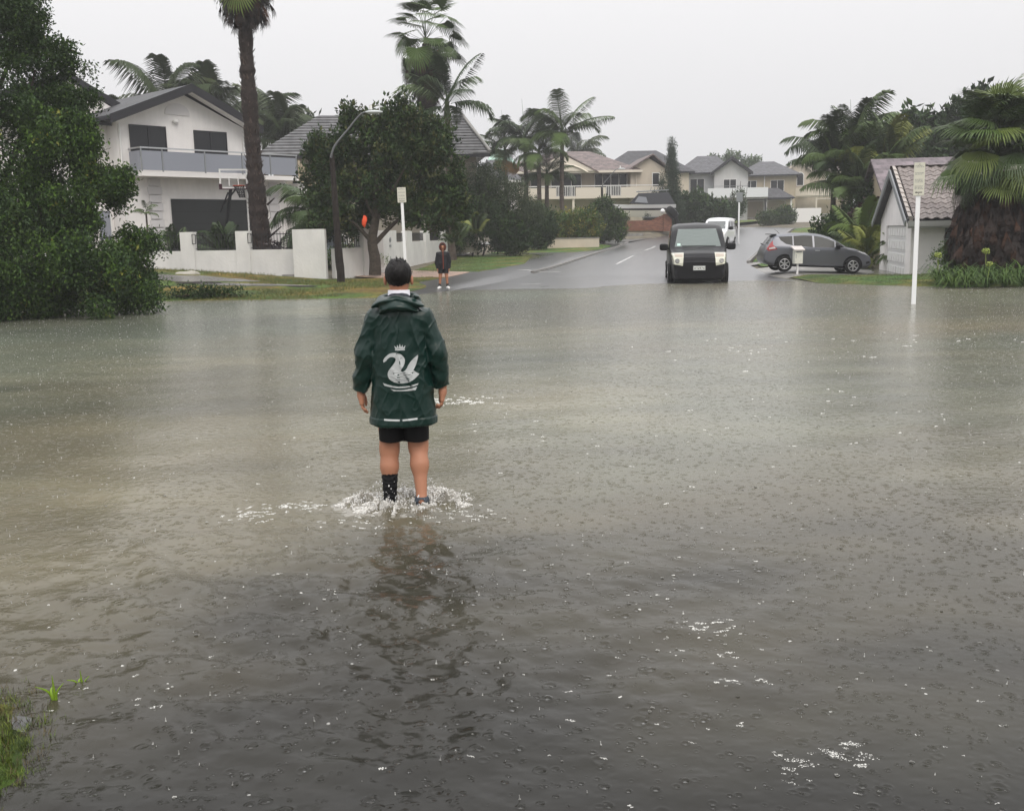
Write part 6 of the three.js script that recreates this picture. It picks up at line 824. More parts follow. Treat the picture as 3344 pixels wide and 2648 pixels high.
// big fan palm in front of the garage
{
  const t = thing('fan_palm', 'stout fan palm with thick brown skirt of dead leaves beside the garage', 'palm', [14.35, 0.05, -30]);
  mesh('trunk', ringTrunk(3.1, 0.34, 0.3, [0, 0]), M.palmbark, t);
  thatch(t, 0.95, 2.9, 0.85, 0.55, 2600, 33, 0.85, 0, [0, 0, 0], 0.3);
  const R = rng(17), big = [0, 1, 2].map(i => fanGeo(1.05, [0.5, 0.9, 1.2][i], 151 + i, { tip: [0.35, 0.5, 0.65][i], n: 36, stalk: 0.95, span: 3.3, hinge: [0.15, 0.4, 0.65][i] })), ms = [LM.fan[0], LM.fan[2], LM.fan[2], LM.fan[1], leafOf(0.035, 0.06, 0.018)];
  for (let i = 0; i < 64; i++) { const q = i / 64, f = mesh('leaf', big[i % 3], ms[Math.floor(R() * ms.length)], t); f.position.set(0, 3.1 + 1.0 * (1 - q), 0); f.rotation.order = 'YXZ'; f.rotation.set(lerp(-1.45, 0.5, Math.pow(q, 1.15)) + (R() - 0.5) * 0.25, i * 2.39996 + R() * 0.4, (R() - 0.5) * 0.5); const s = 0.85 + 0.3 * R(); f.scale.setScalar(s); }
  // strap-leaved border below it
  const ag = (() => { const P = [], Q = rng(9); for (let i = 0; i < 34; i++) { const a = Q() * 6.283, L = 0.4 + 0.5 * Q(), dx = Math.cos(a), dz = Math.sin(a), w = 0.016, up = 0.5 + 0.8 * Q(); const p = [[0, 0], [0.22 * L, 0.42 * L * up], [0.6 * L, 0.55 * L * up], [1.0 * L, 0.3 * L * up - 0.06]]; for (let k = 0; k < 3; k++) { const A = p[k], B = p[k + 1], wa = w * (1 - k / 4), wb = w * (1 - (k + 1) / 3.2); const a0 = [dx * A[0] - dz * wa, A[1], dz * A[0] + dx * wa], a1 = [dx * A[0] + dz * wa, A[1], dz * A[0] - dx * wa], b0 = [dx * B[0] - dz * wb, B[1], dz * B[0] + dx * wb], b1 = [dx * B[0] + dz * wb, B[1], dz * B[0] - dx * wb]; P.push(...a0, ...a1, ...b1, ...a0, ...b1, ...b0); } } const g = new THREE.BufferGeometry(); g.setAttribute('position', new THREE.Float32BufferAttribute(P, 3)); g.computeVertexNormals(); return g; })();
  const gm = [[0.05, 0.095, 0.018], [0.075, 0.125, 0.024], [0.04, 0.075, 0.018]].map(c => new THREE.MeshPhysicalMaterial({ color: col(...c), roughness: 0.55, specularIntensity: 0.35, side: THREE.DoubleSide }));
  const fl = (() => { const L = [], Q = rng(3); L.push(bar([0, 0, 0], [0.05, 0.85, 0.03], 0.012, 5, 0.008)); for (let i = 0; i < 22; i++) { const a = Q() * 6.28, u = Q() * 1.6 - 0.6, s = Math.sqrt(1 - Math.min(1, u * u)); L.push(new THREE.SphereGeometry(0.026, 5, 4).scale(1, 1.3, 1).translate(0.05 + 0.09 * s * Math.cos(a), 0.88 + 0.08 * u, 0.03 + 0.09 * s * Math.sin(a))); } return merge(L); })();
  const seeds = mat([0.22, 0.27, 0.06], { roughness: 0.6 });
  let k = 0; const Q = rng(44);
  for (let r = 0; r < 3; r++) for (let i = 0; i < 9; i++) { const x = 11.55 + i * 0.5 + Q() * 0.25 + r * 0.12, z = -26.6 - r * 0.75 - Q() * 0.3 + i * 0.05; const headed = (i * 3 + r) % 5 === 1, p = thing('strap_leaf_plant', headed ? 'strap-leaved clump with pale green seed head below the stout fan palm' : 'dark green strap-leaved clump without seed head below the stout fan palm', 'plant', [x, ground(x, z) - 0.03, z], Q() * 6, 'strap-leaved border plants'); const f = mesh('foliage', ag, gm[(i + r) % 3], p); f.scale.setScalar(0.9 + 0.35 * Q()); const f2 = mesh('foliage', ag, gm[(i + r + 1) % 3], p); f2.rotation.y = 1.3; f2.scale.setScalar(0.8 + 0.3 * Q()); if (headed) { const s = mesh('seed_head', fl, seeds, p); s.scale.setScalar(0.75 + 0.3 * Q()); } }
  tree('lime_shrub', 'small lime green shrub at the corner of the garage', [13.6, 0.1, -31.2], { cat: 'shrub', limbs: [[[[0, 0, 0], [0.1, 0.4, 0], [0.2, 0.8, 0]], 0.02, 0.008]], lobes: [[0, 0.6, 0, 0.55, 0.35, 0.4]], n: 90, clump: 'fine', colors: GREEN.fresh, seed: 6, gap: -0.3 });
}
// ---------- trees and shrubs ----------
tree('magnolia_tree', 'round dark evergreen tree with thick leaves in front of the drive', [-4.9, 0.22, -36.6], { trunk: [[[0, 0, 0], [0.02, 0.6, 0], [-0.06, 1.2, 0], [0.1, 2.0, 0], [0.2, 3.6, 0]], 0.23, 0.07], limbs: [[[[0, 1.1, 0], [-0.5, 1.7, 0.1], [-1.3, 2.4, 0.1]], 0.09, 0.03], [[[0, 1.1, 0], [0.6, 1.7, -0.1], [1.6, 2.5, 0]], 0.1, 0.03], [[[0.1, 1.9, 0], [-0.3, 3, 0.3], [-0.6, 4.2, 0.2]], 0.07, 0.02], [[[0.1, 1.9, 0], [0.9, 3.2, 0.2], [1.5, 4.2, 0.1]], 0.07, 0.02]], lobes: [[0.3, 3.7, -0.9, 2.4, 1.9, 1.8, 4], [-1.2, 3.0, -0.5, 1.4, 1.2, 1.2, 1.4], [1.9, 2.8, -0.6, 1.5, 1.1, 1.2, 1.5], [0.4, 5.3, -0.8, 1.2, 0.95, 1.1, 1], [1.9, 4.7, -0.8, 1.0, 0.9, 1.0, 0.8], [-1.3, 4.3, -0.6, 0.9, 0.8, 0.9, 0.6], [2.4, 1.9, -0.4, 0.9, 0.6, 0.8, 0.5], [-1.6, 2.0, -0.4, 0.7, 0.5, 0.6, 0.3]], n: 3900, clump: 'mid', colors: GREEN.magnolia, seed: 14, gap: -0.1, freq: 1.6, sprigs: 60, sprigSize: [0.25, 0.5, 1.6] });
const sh = (name, label, x, z, lobes, n, clump, colors, seed, o = {}) => tree(name, label, [x, ground(x, z) - 0.02, z], { cat: 'shrub', lobes, n, clump, colors, seed, gap: -0.25, limbs: [[[[0, 0, 0], [0.1, 0.6, 0], [-0.1, 1.4, 0]], 0.06, 0.015]], ...o }, o.group);
sh('hedge_shrub', 'dense dark shrub mass at the right end of the white wall behind the waiting child', -2.1, -57, [[0.2, 2.4, 0, 1.6, 2.1, 1.4, 3], [1.5, 1.8, 0.5, 1.4, 1.6, 1.3, 2], [-0.9, 1.7, 0.5, 0.9, 1.6, 1, 1], [2.5, 1.1, 0.6, 0.9, 1.1, 1, 0.7]], 2600, 'mid', [...GREEN.dark, [0.035, 0.045, 0.022]], 21);
sh('feathery_shrub', 'hazy grey-green feathery shrub arching above the dark hedge', -1.5, -57.6, [[0, 4.3, 0.6, 1.6, 0.9, 1.2, 1.5], [1.6, 3.4, 0.8, 1.4, 0.9, 1.1, 1], [2.6, 2.4, 1, 1.0, 0.8, 1, 0.6]], 1400, 'fine', GREEN.grey, 22, { size: 1.2 });
sh('olive_shrub', 'yellow-olive shrub under the feather palm row', 3.6, -70, [[0, 1.3, 0, 1.6, 1.2, 1.2, 2], [1.6, 1.4, 0, 1.3, 1.3, 1.1, 1.6], [-1.3, 1.0, 0, 1.0, 0.9, 1, 1]], 1500, 'mid', [...GREEN.yellow, ...GREEN.bush], 24);
sh('olive_shrub', 'green shrub at the street corner left of the second lamp post', 6.7, -74, [[0, 1.5, 0, 1.2, 1.4, 1.1, 2], [1.0, 1.3, 0.2, 1.0, 1.2, 0.9, 1.5], [0.3, 2.6, 0, 0.7, 0.7, 0.6, 0.5]], 1300, 'mid', [...GREEN.bush, ...GREEN.grey], 25);
sh('olive_shrub', 'dark shrub left of the yellow-olive one along the verge', 1.9, -66, [[0, 1.5, 0, 1.3, 1.5, 1, 2], [-0.9, 1.2, 0.2, 0.9, 1.1, 0.9, 1]], 1000, 'mid', GREEN.dark, 26);
sh('small_shrub', 'small clipped shrub on the corner verge by the side road', 7.7, -80, [[0, 0.45, 0, 0.5, 0.45, 0.5]], 130, 'mid', GREEN.bush, 27);
sh('drive_shrub', 'bright green shrub beside the paved drive behind the gate pier', -6.7, -42.2, [[0, 0.55, 0, 1.1, 0.55, 0.9], [1.0, 0.45, 0, 0.6, 0.45, 0.6, 0.5]], 420, 'fine', GREEN.fresh, 28);
sh('hedge', 'dark clipped hedge behind the white van', 17.0, -97, [[-1.5, 1.5, 0, 1.8, 1.7, 1.3], [0.8, 1.5, 0, 2.0, 1.7, 1.3], [3, 1.0, 0.4, 1.6, 1.2, 1.2, 0.8]], 2000, 'far', GREEN.dark, 29, { size: 0.75 });
sh('verge_shrub', 'grey-green shrub on the far verge right of the white van', 27.2, -106, [[0, 0.8, 0, 1.4, 0.8, 1], [1.8, 1.0, -0.5, 1.2, 1.0, 1]], 500, 'mid', [...GREEN.grey, ...GREEN.bush], 30, { size: 1.3 });
sh('bare_sapling', 'thin bare-topped sapling beside the far street sign', 22.6, -100, [[0, 2.4, 0, 0.8, 1.6, 0.6, 1]], 160, 'mid', GREEN.dark, 32, { limbs: [[[[0, 0, 0], [0.1, 2, 0], [0.2, 4.6, 0]], 0.09, 0.02], [[[0.05, 1.4, 0], [-0.5, 3, 0], [-0.6, 4.2, 0]], 0.05, 0.012], [[[0.1, 1.8, 0], [0.7, 3, 0], [0.9, 4.4, 0]], 0.05, 0.012]] });
// understorey of the right-hand palm clump
sh('palm_understorey', 'dark tangled shrub beneath the right-hand palm clump', 16.6, -47.5, [[-1.2, 1.1, 0, 1.2, 1.2, 1, 1], [0.8, 1.6, 0, 2.0, 1.9, 1.3, 3], [2.6, 1.2, 0.3, 1.3, 1.4, 1.1, 1.4], [2.0, 0.6, 2.2, 1.4, 0.9, 1.0, 1]], 2200, 'mid', GREEN.dark, 33);
sh('red_cordyline', 'dark red spiky shrub inside the right-hand palm clump', 16.4, -45.6, [[0, 1.9, 0, 0.9, 0.6, 0.6]], 180, 'big', [[0.035, 0.012, 0.016], [0.05, 0.018, 0.02]], 34, { size: 1.1 });
sh('copper_shrub', 'rusty brown leaved shrub between the palm clump and the garage', 18.0, -45, [[0, 1.9, 0, 0.7, 1.3, 0.6]], 220, 'mid', [[0.07, 0.03, 0.018], [0.05, 0.03, 0.015]], 35);
// cypresses
[[14.8, -91.5, 6.3, 1.0, 'tall broad dark cypress at the end of the beige house'], [13.6, -89.5, 3.6, 0.55, 'slim cypress left of the tall broad one'], [12.8, -88.8, 2.1, 0.4, 'short pointed cypress beside the boat'], [12.1, -88.4, 1.5, 0.35, 'smallest pointed cypress in front of the boat']].forEach(([x, z, h, r, l], i) => tree('cypress', l, [x, ground(x, z), z], { trunk: [[[0, 0, 0], [0, h * 0.5, 0], [0, h, 0]], 0.12, 0.02], lobes: range(0, 1, 7).map(t => [((i * 7 + t * 13) % 1 - 0.5) * 0.3 * r, 0.3 + t * (h + 0.3), 0, r * (1 - 0.72 * t) * (i ? 1 : 1.15), h / 9 + 0.35, r * (1 - 0.7 * t), 1 - 0.6 * t]), n: i ? 260 + h * 90 : 1500, clump: 'fine', colors: [[0.022, 0.045, 0.02], [0.035, 0.06, 0.026], [0.018, 0.035, 0.018]], seed: 40 + i, gap: -0.4, size: 1.5 }, 'cypresses beside the boat'));
// skyline trees
const farTree = (label, x, z, y, lobes, n, seed, colors = GREEN.bush) => tree('distant_tree', label, [x, y, z], { trunk: [[[0, -y, 0], [0, 0, 0], [0, lobes[0][1], 0]], 0.3, 0.15], lobes, n, clump: 'far', colors, seed, gap: -0.2, freq: 0.5 });
farTree('rounded dark trees on the skyline above the grey gable house', 42, -185, 6, [[-5, 6.5, 0, 1.9, 2.2, 2], [-1.5, 7, 0, 2.4, 2.4, 2], [2.2, 6.6, 0, 2.2, 2.0, 2], [-8.5, 5.2, 0, 1.6, 1.6, 1.6, 0.6]], 700, 51);
farTree('hazy dark tree mass behind the garage roof on the right', 25.5, -62, 0.5, [[-1, 5.3, 0, 2.6, 2.6, 2, 2], [3, 6.3, 0, 3.0, 2.8, 2, 3], [7, 5.8, 0, 3.0, 2.8, 2, 2], [-3.5, 4.2, 0, 1.6, 1.6, 1.5, 0.8], [11, 6.5, 0, 3, 3.2, 2, 2]], 2000, 52, GREEN.dark);
farTree('hazy grey tree behind the right-hand palm clump', 31, -84, 1, [[0, 4.4, 0, 2.0, 1.8, 1.6], [2.4, 3.8, 0, 2, 1.8, 1.6]], 500, 53, GREEN.grey);
farTree('dark tree behind the grey ribbed roof right of the tall fan palm trunk', -13.6, -68, 1, [[0, 7.0, 0, 1.6, 1.4, 1.2], [1.5, 6.4, 0, 1.2, 1.1, 1]], 320, 54, GREEN.grey);
// palms showing above the white house and the far roofs
[[-20.4, -62, 8.6, 1.3, 'feather palm with upright plumes behind the white house roof'], [-17.6, -63, 8.0, 1.2, 'drooping feather palm above the ridge of the white house'], [-13.9, -64, 6.9, 1.1, 'feather palm showing over the right slope of the white house roof'], [-23.5, -63, 7.2, 1.1, 'feather palm behind the evergreen tree left of the white house roof'], [-15.6, -66, 7.2, 1.15, 'hazy feather palm behind the right eave of the white house']].forEach(([x, z, h, s, l], i) => kingPalm(l, x, z, h - ground(x, z), 0.2, { nm: 'background_palm', seed: 110 + i, n: 12, scale: s, geos: FRQ, mats: LM.grey, spear: 0, up: -0.7, down: 0.5 }, 'palms behind the white house'));
[[8.2, -120, 9.6, 1.3, 'arching palm showing above the ridge of the beige house'], [22.4, -168, 11.0, 0.9, 'small hazy palm above the slate roof'], [39.5, -120, 9.4, 1.5, 'hazy palm left of the right-hand palm clump']].forEach(([x, z, h, s, l], i) => kingPalm(l, x, z, h - ground(x, z), 0.2, { nm: 'background_palm', seed: 130 + i, n: 12, scale: s, geos: FRQ, mats: LM.grey, spear: 0, up: -0.6, down: 0.6 }));
// cycads, flax and small palms inside the walls
const spiky = (label, x, z, s, mats, geos, seed, n = 16, y = 0) => { const t = thing('spiky_plant', label, 'plant', [x, ground(x, z) + y, z]); mesh('stump', bar([0, -0.1, 0], [0, 0.25 * s, 0], 0.12 * s, 8), M.bark, t); head(t, 0.2 * s, geos, mats, n, { seed, scale: s, up: -1.15, down: 0.1, spread: 0.1, name: 'leaf' }); return t; };
spiky('spiky green cycad behind the railing in front of the garage door', -10.9, -38.6, 0.5, LM.king, FR.slice(2), 3, 18, 0.35);
spiky('dark purple flax behind the railing right of the tall fan palm', -8.7, -37.6, 0.34, [leafOf(0.02, 0.014, 0.016), leafOf(0.03, 0.018, 0.018)], [0, 1].map(i => frondGeo(2.4, 0.5, 0.9, 7 + i, { n: 3, wide: 6 })), 5, 24, 0.3);
spiky('small cycad behind the railing at the left', -13.0, -39.2, 0.4, LM.king, FR.slice(2), 8, 14, 0.3);
spiky('silvery spiky rosette above the right-hand white wall', -2.5, -47.5, 0.36, [LM.grey[0], LM.king[1]], FR.slice(1), 10, 18, 0.9);
spiky('yellow-tipped spiky rosette above the right-hand white wall', -1.6, -49.5, 0.42, [LM.grey[0], LM.bright[1]], FR.slice(1), 11, 16, 1.3);
kingPalm('drooping dark cycad palm between the gate pier and the white house', -8.0, -43.5, 1.7, 0.25, { nm: 'cycad_palm', seed: 141, n: 20, scale: 0.8, geos: [FRQ[1], FRQ[0]], mats: LM.king, spear: 0, shaft: 0, bark: M.palmbark, up: -0.5, down: 0.7 });
kingPalm('tiny young palm in front of the white house left quoins', -15.4, -43.2, 1.9, 0.05, { nm: 'young_palm', seed: 142, n: 9, scale: 0.22, mats: [LM.bright[2]], spear: 0, shaft: 0 });
// ---------- street furniture ----------
function lampPost(label, x, z, h, turn, s = 1) {
  const t = thing('street_lamp', label, 'street lamp', [x, ground(x, z) - 0.05, z], turn);
  mesh('post', uvm(tube([[0, 0, 0], [0.01, 0.35, 0], [-0.02, 0.8, 0], [-0.06, 2.4, 0], [-0.1, h * 0.76, 0]], q => 0.135 * (1 - 0.4 * q) * (q > 0.1 && q < 0.3 ? 1.08 : 1), 0, 10, 40)), M.wood, t);
  mesh('bracket_arm', tube([[-0.12, h * 0.74, 0.13], [0.0, h * 0.80, 0.13], [0.6 * s, h * 0.9, 0.13], [1.15 * s, h * 0.985, 0.13], [1.4 * s, h, 0.13]], 0.036, 0.024, 8, 30), mat([0.12, 0.125, 0.13], { roughness: 0.5 }), t);
  const l = mesh('lamp_head', new THREE.SphereGeometry(0.3, 14, 10).scale(0.95, 0.2, 0.42).translate(1.68 * s, h - 0.02, 0.13), mat([0.5, 0.53, 0.54], { roughness: 0.4 }), t); mesh('photocell', new THREE.CylinderGeometry(0.05, 0.055, 0.13, 10).translate(1.55 * s, h + 0.12, 0.13), M.trim, l); return t;
}
lampPost('dark wooden street lamp post with curved grey arm in front of the left gate pier', -5.55, -33, 5.45, 0.05, 0.78);
lampPost('dark street lamp post at the corner shrubs by the beige house', 7.0, -75, 5.4, 0.1, 0.8);
function signPost(label, x, z, h, pw, sw, sh_, turn, lean) {
  const t = thing('sign_post', label, 'sign', [x, ground(x, z) - 0.05, z], turn); t.rotation.z = lean;
  mesh('post', ubox(-pw / 2, pw / 2, 0, h, -pw / 2, pw / 2), M.pole, t);
  const c = document.createElement('canvas'); c.width = 128; c.height = 320; const q = c.getContext('2d'); q.fillStyle = '#c9c7b8'; q.fillRect(0, 0, 128, 320); q.fillStyle = '#8b8c86'; let k = 3; for (const [y, n] of [[26, 2], [96, 2], [160, 3], [226, 3]]) for (let i = 0; i < n; i++) for (let x0 = 14; x0 < 108;) { const w = 7 + (k = (k * 37 + 11) % 23); q.fillRect(x0, y + i * 13, Math.min(w, 114 - x0), 7); x0 += w + 6; } q.fillStyle = '#2f312f'; q.fillRect(22, 286, 84, 9); q.beginPath(); q.moveTo(22, 290); q.lineTo(38, 279); q.lineTo(38, 302); q.fill();
  const tx = new THREE.CanvasTexture(c); tx.colorSpace = THREE.SRGBColorSpace;
  const b = mesh('sign_board', ubox(-sw / 2, sw / 2, h - 0.08, h - 0.08 + sh_, pw / 2 + 0.002, pw / 2 + 0.014), mat([0.55, 0.55, 0.5]), t); mesh('sign_print', new THREE.PlaneGeometry(sw * 0.97, sh_ * 0.98).translate(0, h - 0.08 + sh_ / 2, pw / 2 + 0.017), new THREE.MeshStandardMaterial({ map: tx, roughness: 0.45 }), b); for (const y of [0.04, sh_ - 0.04]) mesh('bolt', new THREE.CylinderGeometry(0.008, 0.008, 0.02, 6).rotateX(Math.PI / 2).translate(0, h - 0.08 + y, pw / 2 + 0.022), M.dark, b); return t;
}
signPost('white street sign post standing in the flood on the right', 8.6, -21.3, 2.5, 0.085, 0.215, 0.68, -0.3, 0.006);
signPost('white street sign post on the grass left of the waiting child', -3.66, -35.5, 2.72, 0.1, 0.3, 0.52, 0.1, 0.018);
{ const t = thing('sign_post', 'white pole with plain grey sign seen beside the white van', 'sign', [16.35, ground(16.35, -72), -72]); mesh('post', bar([0, 0, 0], [0, 2.9, 0], 0.06, 8), M.pole, t); mesh('sign_board', box(-0.22, 0.22, 2.95, 3.6, 0.065, 0.085), M.galv, t); }
// letterbox
{
  const t = thing('letterbox', 'white letterbox with pitched lid on a thin post in front of the hatchback', 'letterbox', [9.85, ground(9.85, -34.4), -34.4], 0.1); t.scale.setScalar(0.82);
  mesh('post', box(-0.035, 0.035, -0.05, 0.4, -0.035, 0.035), M.trim, t); const b = mesh('box', box(-0.17, 0.17, 0.4, 0.95, -0.13, 0.13), mat([0.72, 0.72, 0.66], { roughness: 0.6, map: drips, tile: 2 }), t); mesh('lid', slab([-0.23, 0.98, 0.2], [0.23, 0.98, 0.2], [0.23, 1.12, -0.2], [-0.23, 1.12, -0.2], 0.05), mat([0.50, 0.47, 0.45], { roughness: 0.5 }), t); mesh('slot', box(-0.12, 0.12, 0.86, 0.9, 0.1305, 0.134), M.galv, b); mesh('flap', box(-0.13, -0.11, 0.62, 0.78, 0.1305, 0.138), M.galv, b);
}
// basketball hoop
{
  const t = thing('basketball_hoop', 'portable basketball hoop with clear backboard in front of the white house garage', 'basketball hoop', [-11.9, 0.75, -42], 0.35), m = M.black;
  mesh('pole', merge([beam([0, 0, 0], [0.45, 2.9, 0.25], 0.1, 0.1), beam([0.1, 2.2, 0], [0.75, 3.0, 0.5], 0.05, 0.05), beam([0.02, 1.95, -0.15], [0.35, 2.75, 0.1], 0.05, 0.05)]), m, t); mesh('base', box(-0.4, 0.4, -0.1, 0.12, -0.5, 0.3), m, t); mesh('padding', beam([0.03, 0.25, 0.03], [0.12, 0.85, 0.08], 0.13, 0.13), M.trim, t);
  const B = mesh('backboard', merge([box(0.0, 1.12, 3.6, 3.66, 0.5, 0.55), box(0.0, 1.12, 2.88, 2.94, 0.5, 0.55), box(0.0, 0.06, 2.94, 3.6, 0.5, 0.55), box(1.06, 1.12, 2.94, 3.6, 0.5, 0.55), box(0.36, 0.76, 3.28, 3.31, 0.5, 0.55), box(0.36, 0.4, 2.98, 3.28, 0.5, 0.55), box(0.72, 0.76, 2.98, 3.28, 0.5, 0.55)]), M.trim, t); mesh('clear_sheet', box(0.06, 1.06, 2.94, 3.6, 0.515, 0.53), new THREE.MeshPhysicalMaterial({ color: 0xffffff, roughness: 0.08, transmission: 1, thickness: 0 }), B); mesh('corner_pad', merge([box(-0.03, 0.09, 2.84, 3.06, 0.49, 0.57), box(1.03, 1.15, 2.84, 3.06, 0.49, 0.57), box(0.09, 1.03, 2.83, 2.88, 0.49, 0.57)]), mat([0.04, 0.012, 0.02]), B);
  mesh('rim', new THREE.TorusGeometry(0.23, 0.014, 6, 24).rotateX(Math.PI / 2).translate(0.72, 2.98, 0.84), mat([0.45, 0.06, 0.02]), t); const R = rng(6); mesh('net', merge(Array.from({ length: 12 }, (_, i) => { const a = i / 12 * 6.283, b = (i + 1.5) / 12 * 6.283, p = (q, y, r) => [0.72 + 0.12 * (1 - (y - 2.5) / 0.48) + r * Math.cos(q), y, 0.84 + r * Math.sin(q)]; return [bar(p(a, 2.98, 0.22), p(b, 2.75, 0.16), 0.009, 4), bar(p(b, 2.75, 0.16), p(a, 2.5, 0.12), 0.009, 4), bar(p(a, 2.98, 0.22), p(a - 0.7, 2.75, 0.16), 0.009, 4), bar(p(a - 0.7, 2.75, 0.16), p(a, 2.5, 0.12), 0.009, 4)]; }).flat()), M.dark, t);
}
// low brick wall with lamp globe in front of the boat
{
  const t = thing('brick_wall', 'low red brick wall with raised end pillar in front of the boat', 'wall', [9.9, ground(9.9, -87) - 0.05, -87], -0.02), bm = [[0.20, 0.085, 0.055], [0.24, 0.11, 0.07], [0.17, 0.075, 0.05]].map(c => mat(c, { roughness: 0.85, bump: 0.004, tile: 2 }));
  const bricks = [[], [], []], lay = (x0, x1, y, z, d) => { let k = 0; for (let x = x0; x < x1 - 0.02; k++) { const e = Math.min(x1, x + (k ? 0.23 : 0.115 + 0.115 * (Math.round(y * 8) % 2))); bricks[Math.floor(ihash(Math.round(x * 50), Math.round(y * 50), 3) * 3)].push(box(x + 0.005, e - 0.005, y, y + 0.076, z - d, z + d)); x = e; } };
  for (let r = 0; r < 11; r++) lay(0, 3.36, r * 0.086, 0, 0.11); for (let r = 0; r < 17; r++) lay(3.36, 4.05, r * 0.086, 0, 0.3); for (let r = 0; r < 5; r++) lay(2.4 + r * 0.2, 3.36, 0.946 + r * 0.086, 0, 0.11);
  bricks.forEach((l, i) => { mesh('brickwork', uvm(merge(l)), bm[i], t).userData.kind = 'stuff'; });
  mesh('mortar', ubox(0.01, 3.39, 0, 0.94, -0.1, 0.1), mat([0.22, 0.19, 0.17]), t); mesh('mortar', ubox(3.37, 4.04, 0, 1.455, -0.29, 0.29), mat([0.22, 0.19, 0.17]), t);
  const g = thing('globe_lamp', 'white globe lamp on the end pillar of the brick wall', 'lamp', [13.2, ground(13.2, -87) + 1.45, -87]); mesh('globe', new THREE.SphereGeometry(0.2, 16, 12).translate(0, 0.2, 0), M.pole, g); mesh('bracket', bar([0, 0, 0], [0, 0.05, 0], 0.09), M.galv, g);
  const f = thing('garden_statue', 'cream garden statue beside the globe lamp', 'statue', [13.65, ground(13.6, -87) + 1.42, -87]); mesh('figure', new THREE.LatheGeometry([[0.14, 0], [0.16, 0.08], [0.1, 0.2], [0.13, 0.38], [0.09, 0.5], [0.1, 0.58], [0.0, 0.68]].map(p => new THREE.Vector2(...p)), 12), M.cream, f);
  const o = thing('black_outboard', 'black tilted outboard engine with grey panels beside the brick pillar', 'engine', [14.0, ground(14.0, -86.5) + 0.5, -86.5], 0.3); mesh('cowl', pillow(1.15, 0.72, 0.6).rotateZ(-0.75).translate(-0.1, 1.45, 0), M.black, o); mesh('leg', merge([pillow(0.34, 1.3, 0.3).rotateZ(0.35).translate(0.35, 0.7, 0), pillow(0.7, 0.14, 0.5).rotateZ(-0.5).translate(0.5, 0.25, 0)]), M.black, o); for (const [x, y] of [[-0.3, 1.72], [0.0, 1.5], [0.22, 1.22]]) mesh('panel', pillow(0.3, 0.05, 0.42, 0.4).rotateZ(-0.75).translate(x + 0.12, y + 0.16, 0.05), M.galv, o);
}
// white gate post, low walls and bits along the far right
{
  const t = thing('gate_post', 'pale panel and dark post at the far drive below the white hatchback', 'gate', [31.2, ground(31.2, -112), -112], -0.1); mesh('panel', ubox(0, 3.2, 0, 1.7, -0.1, 0.1), M.trim, t); mesh('post', ubox(-0.75, -0.05, 0, 2.0, -0.2, 0.2), M.dark, t);
  const w = thing('retaining_wall', 'low pinkish wall below the shrubs at the corner verge', 'wall', [2.6, ground(3.4, -68.5), -68.3], 0.2); mesh('wall', ubox(0, 3.6, -0.1, 0.6, -0.1, 0.1), M.beige, w); mesh('cap', ubox(-0.02, 3.62, 0.602, 0.66, -0.13, 0.13), M.concrete, w);
  const c = thing('utility_cover', 'pale concrete utility cover on the verge beside the side road', 'cover', [9.2, ground(9.2, -84), -84]); mesh('slab', ubox(0, 1.9, -0.1, 0.1, -0.4, 0.4), M.concrete, c);
  const s = thing('orange_flag', 'bright orange plastic bag hanging at the edge of the round dark tree', 'bag', [-5.15, 2.15, -36.2]); mesh('bag', uvm(surface((x, y, z) => ell(x, y, z, [0, 0, 0], [0.09, 0.22, 0.06]) + 0.02 * noise(x * 14, y * 9, z * 14), [-0.14, -0.28, -0.1], [0.14, 0.28, 0.1], 0.02)), mat([0.75, 0.09, 0.03], { roughness: 0.4 }), s); mesh('string', bar([0, 0.18, 0], [0.02, 0.5, 0], 0.006, 4), M.dark, s);
  const pc = thing('parked_car', 'pale blue car roof showing behind the small iron railing', 'car', [-8.2, 0.35, -42.3], 1.57), B = carBody({ L: 4.3, W: 1.72, belt: 0.95, roofY: 1.48, tumble: 0.26, round: 0.14, nx: 40, top: [[0, 0.6], [0.2, 0.8], [1.1, 0.98], [1.8, 1.38], [2.3, 1.48], [3.2, 1.44], [4.0, 1.1], [4.3, 0.85]], bot: [[0, 0.35], [0.4, 0.24], [4, 0.26], [4.3, 0.4]] }); mesh('body', B.g, paintOf(0.5, 0.56, 0.62), pc); for (const k of [-1, 1]) { wheel(pc, 0.8, 0.31, k * 0.78, k, 5); wheel(pc, 3.45, 0.31, k * 0.78, k, 5); mesh('side_window', side(B, [[1.35, 1.0], [3.6, 1.02], [3.35, 1.36], [1.95, 1.37]], k, 0.006, 3), glassCar, pc); } mesh('windscreen', face(B, [[-0.66, 1.04], [0.66, 1.04], [0.52, 1.36], [-0.52, 1.36]], 0.006, 1, 3), glassCar, pc);
  const hp = thing('silt_heap', 'small pale heap of sand on the verge in front of the left wall', 'heap', [-10.9, ground(-10.9, -34) - 0.02, -34]); hp.scale.setScalar(0.6); mesh('heap', uvm(surface((x, y, z) => ell(x, y, z, [0, 0, 0], [0.7, 0.2, 0.35]) + 0.05 * noise(x * 4, y * 4, z * 4), [-0.9, -0.05, -0.5], [0.9, 0.3, 0.5], 0.04)), mat([0.38, 0.36, 0.31], { bump: 0.01, tile: 2 }), hp);
  const st = thing('stone_step', 'low concrete step at the foot of the corner pillar', 'step', [-7.5, ground(-7.5, -35.7), -35.68], 0.09); mesh('step', ubox(-0.55, 0.75, -0.1, 0.09, -0.15, 0.15), M.concrete, st);
}
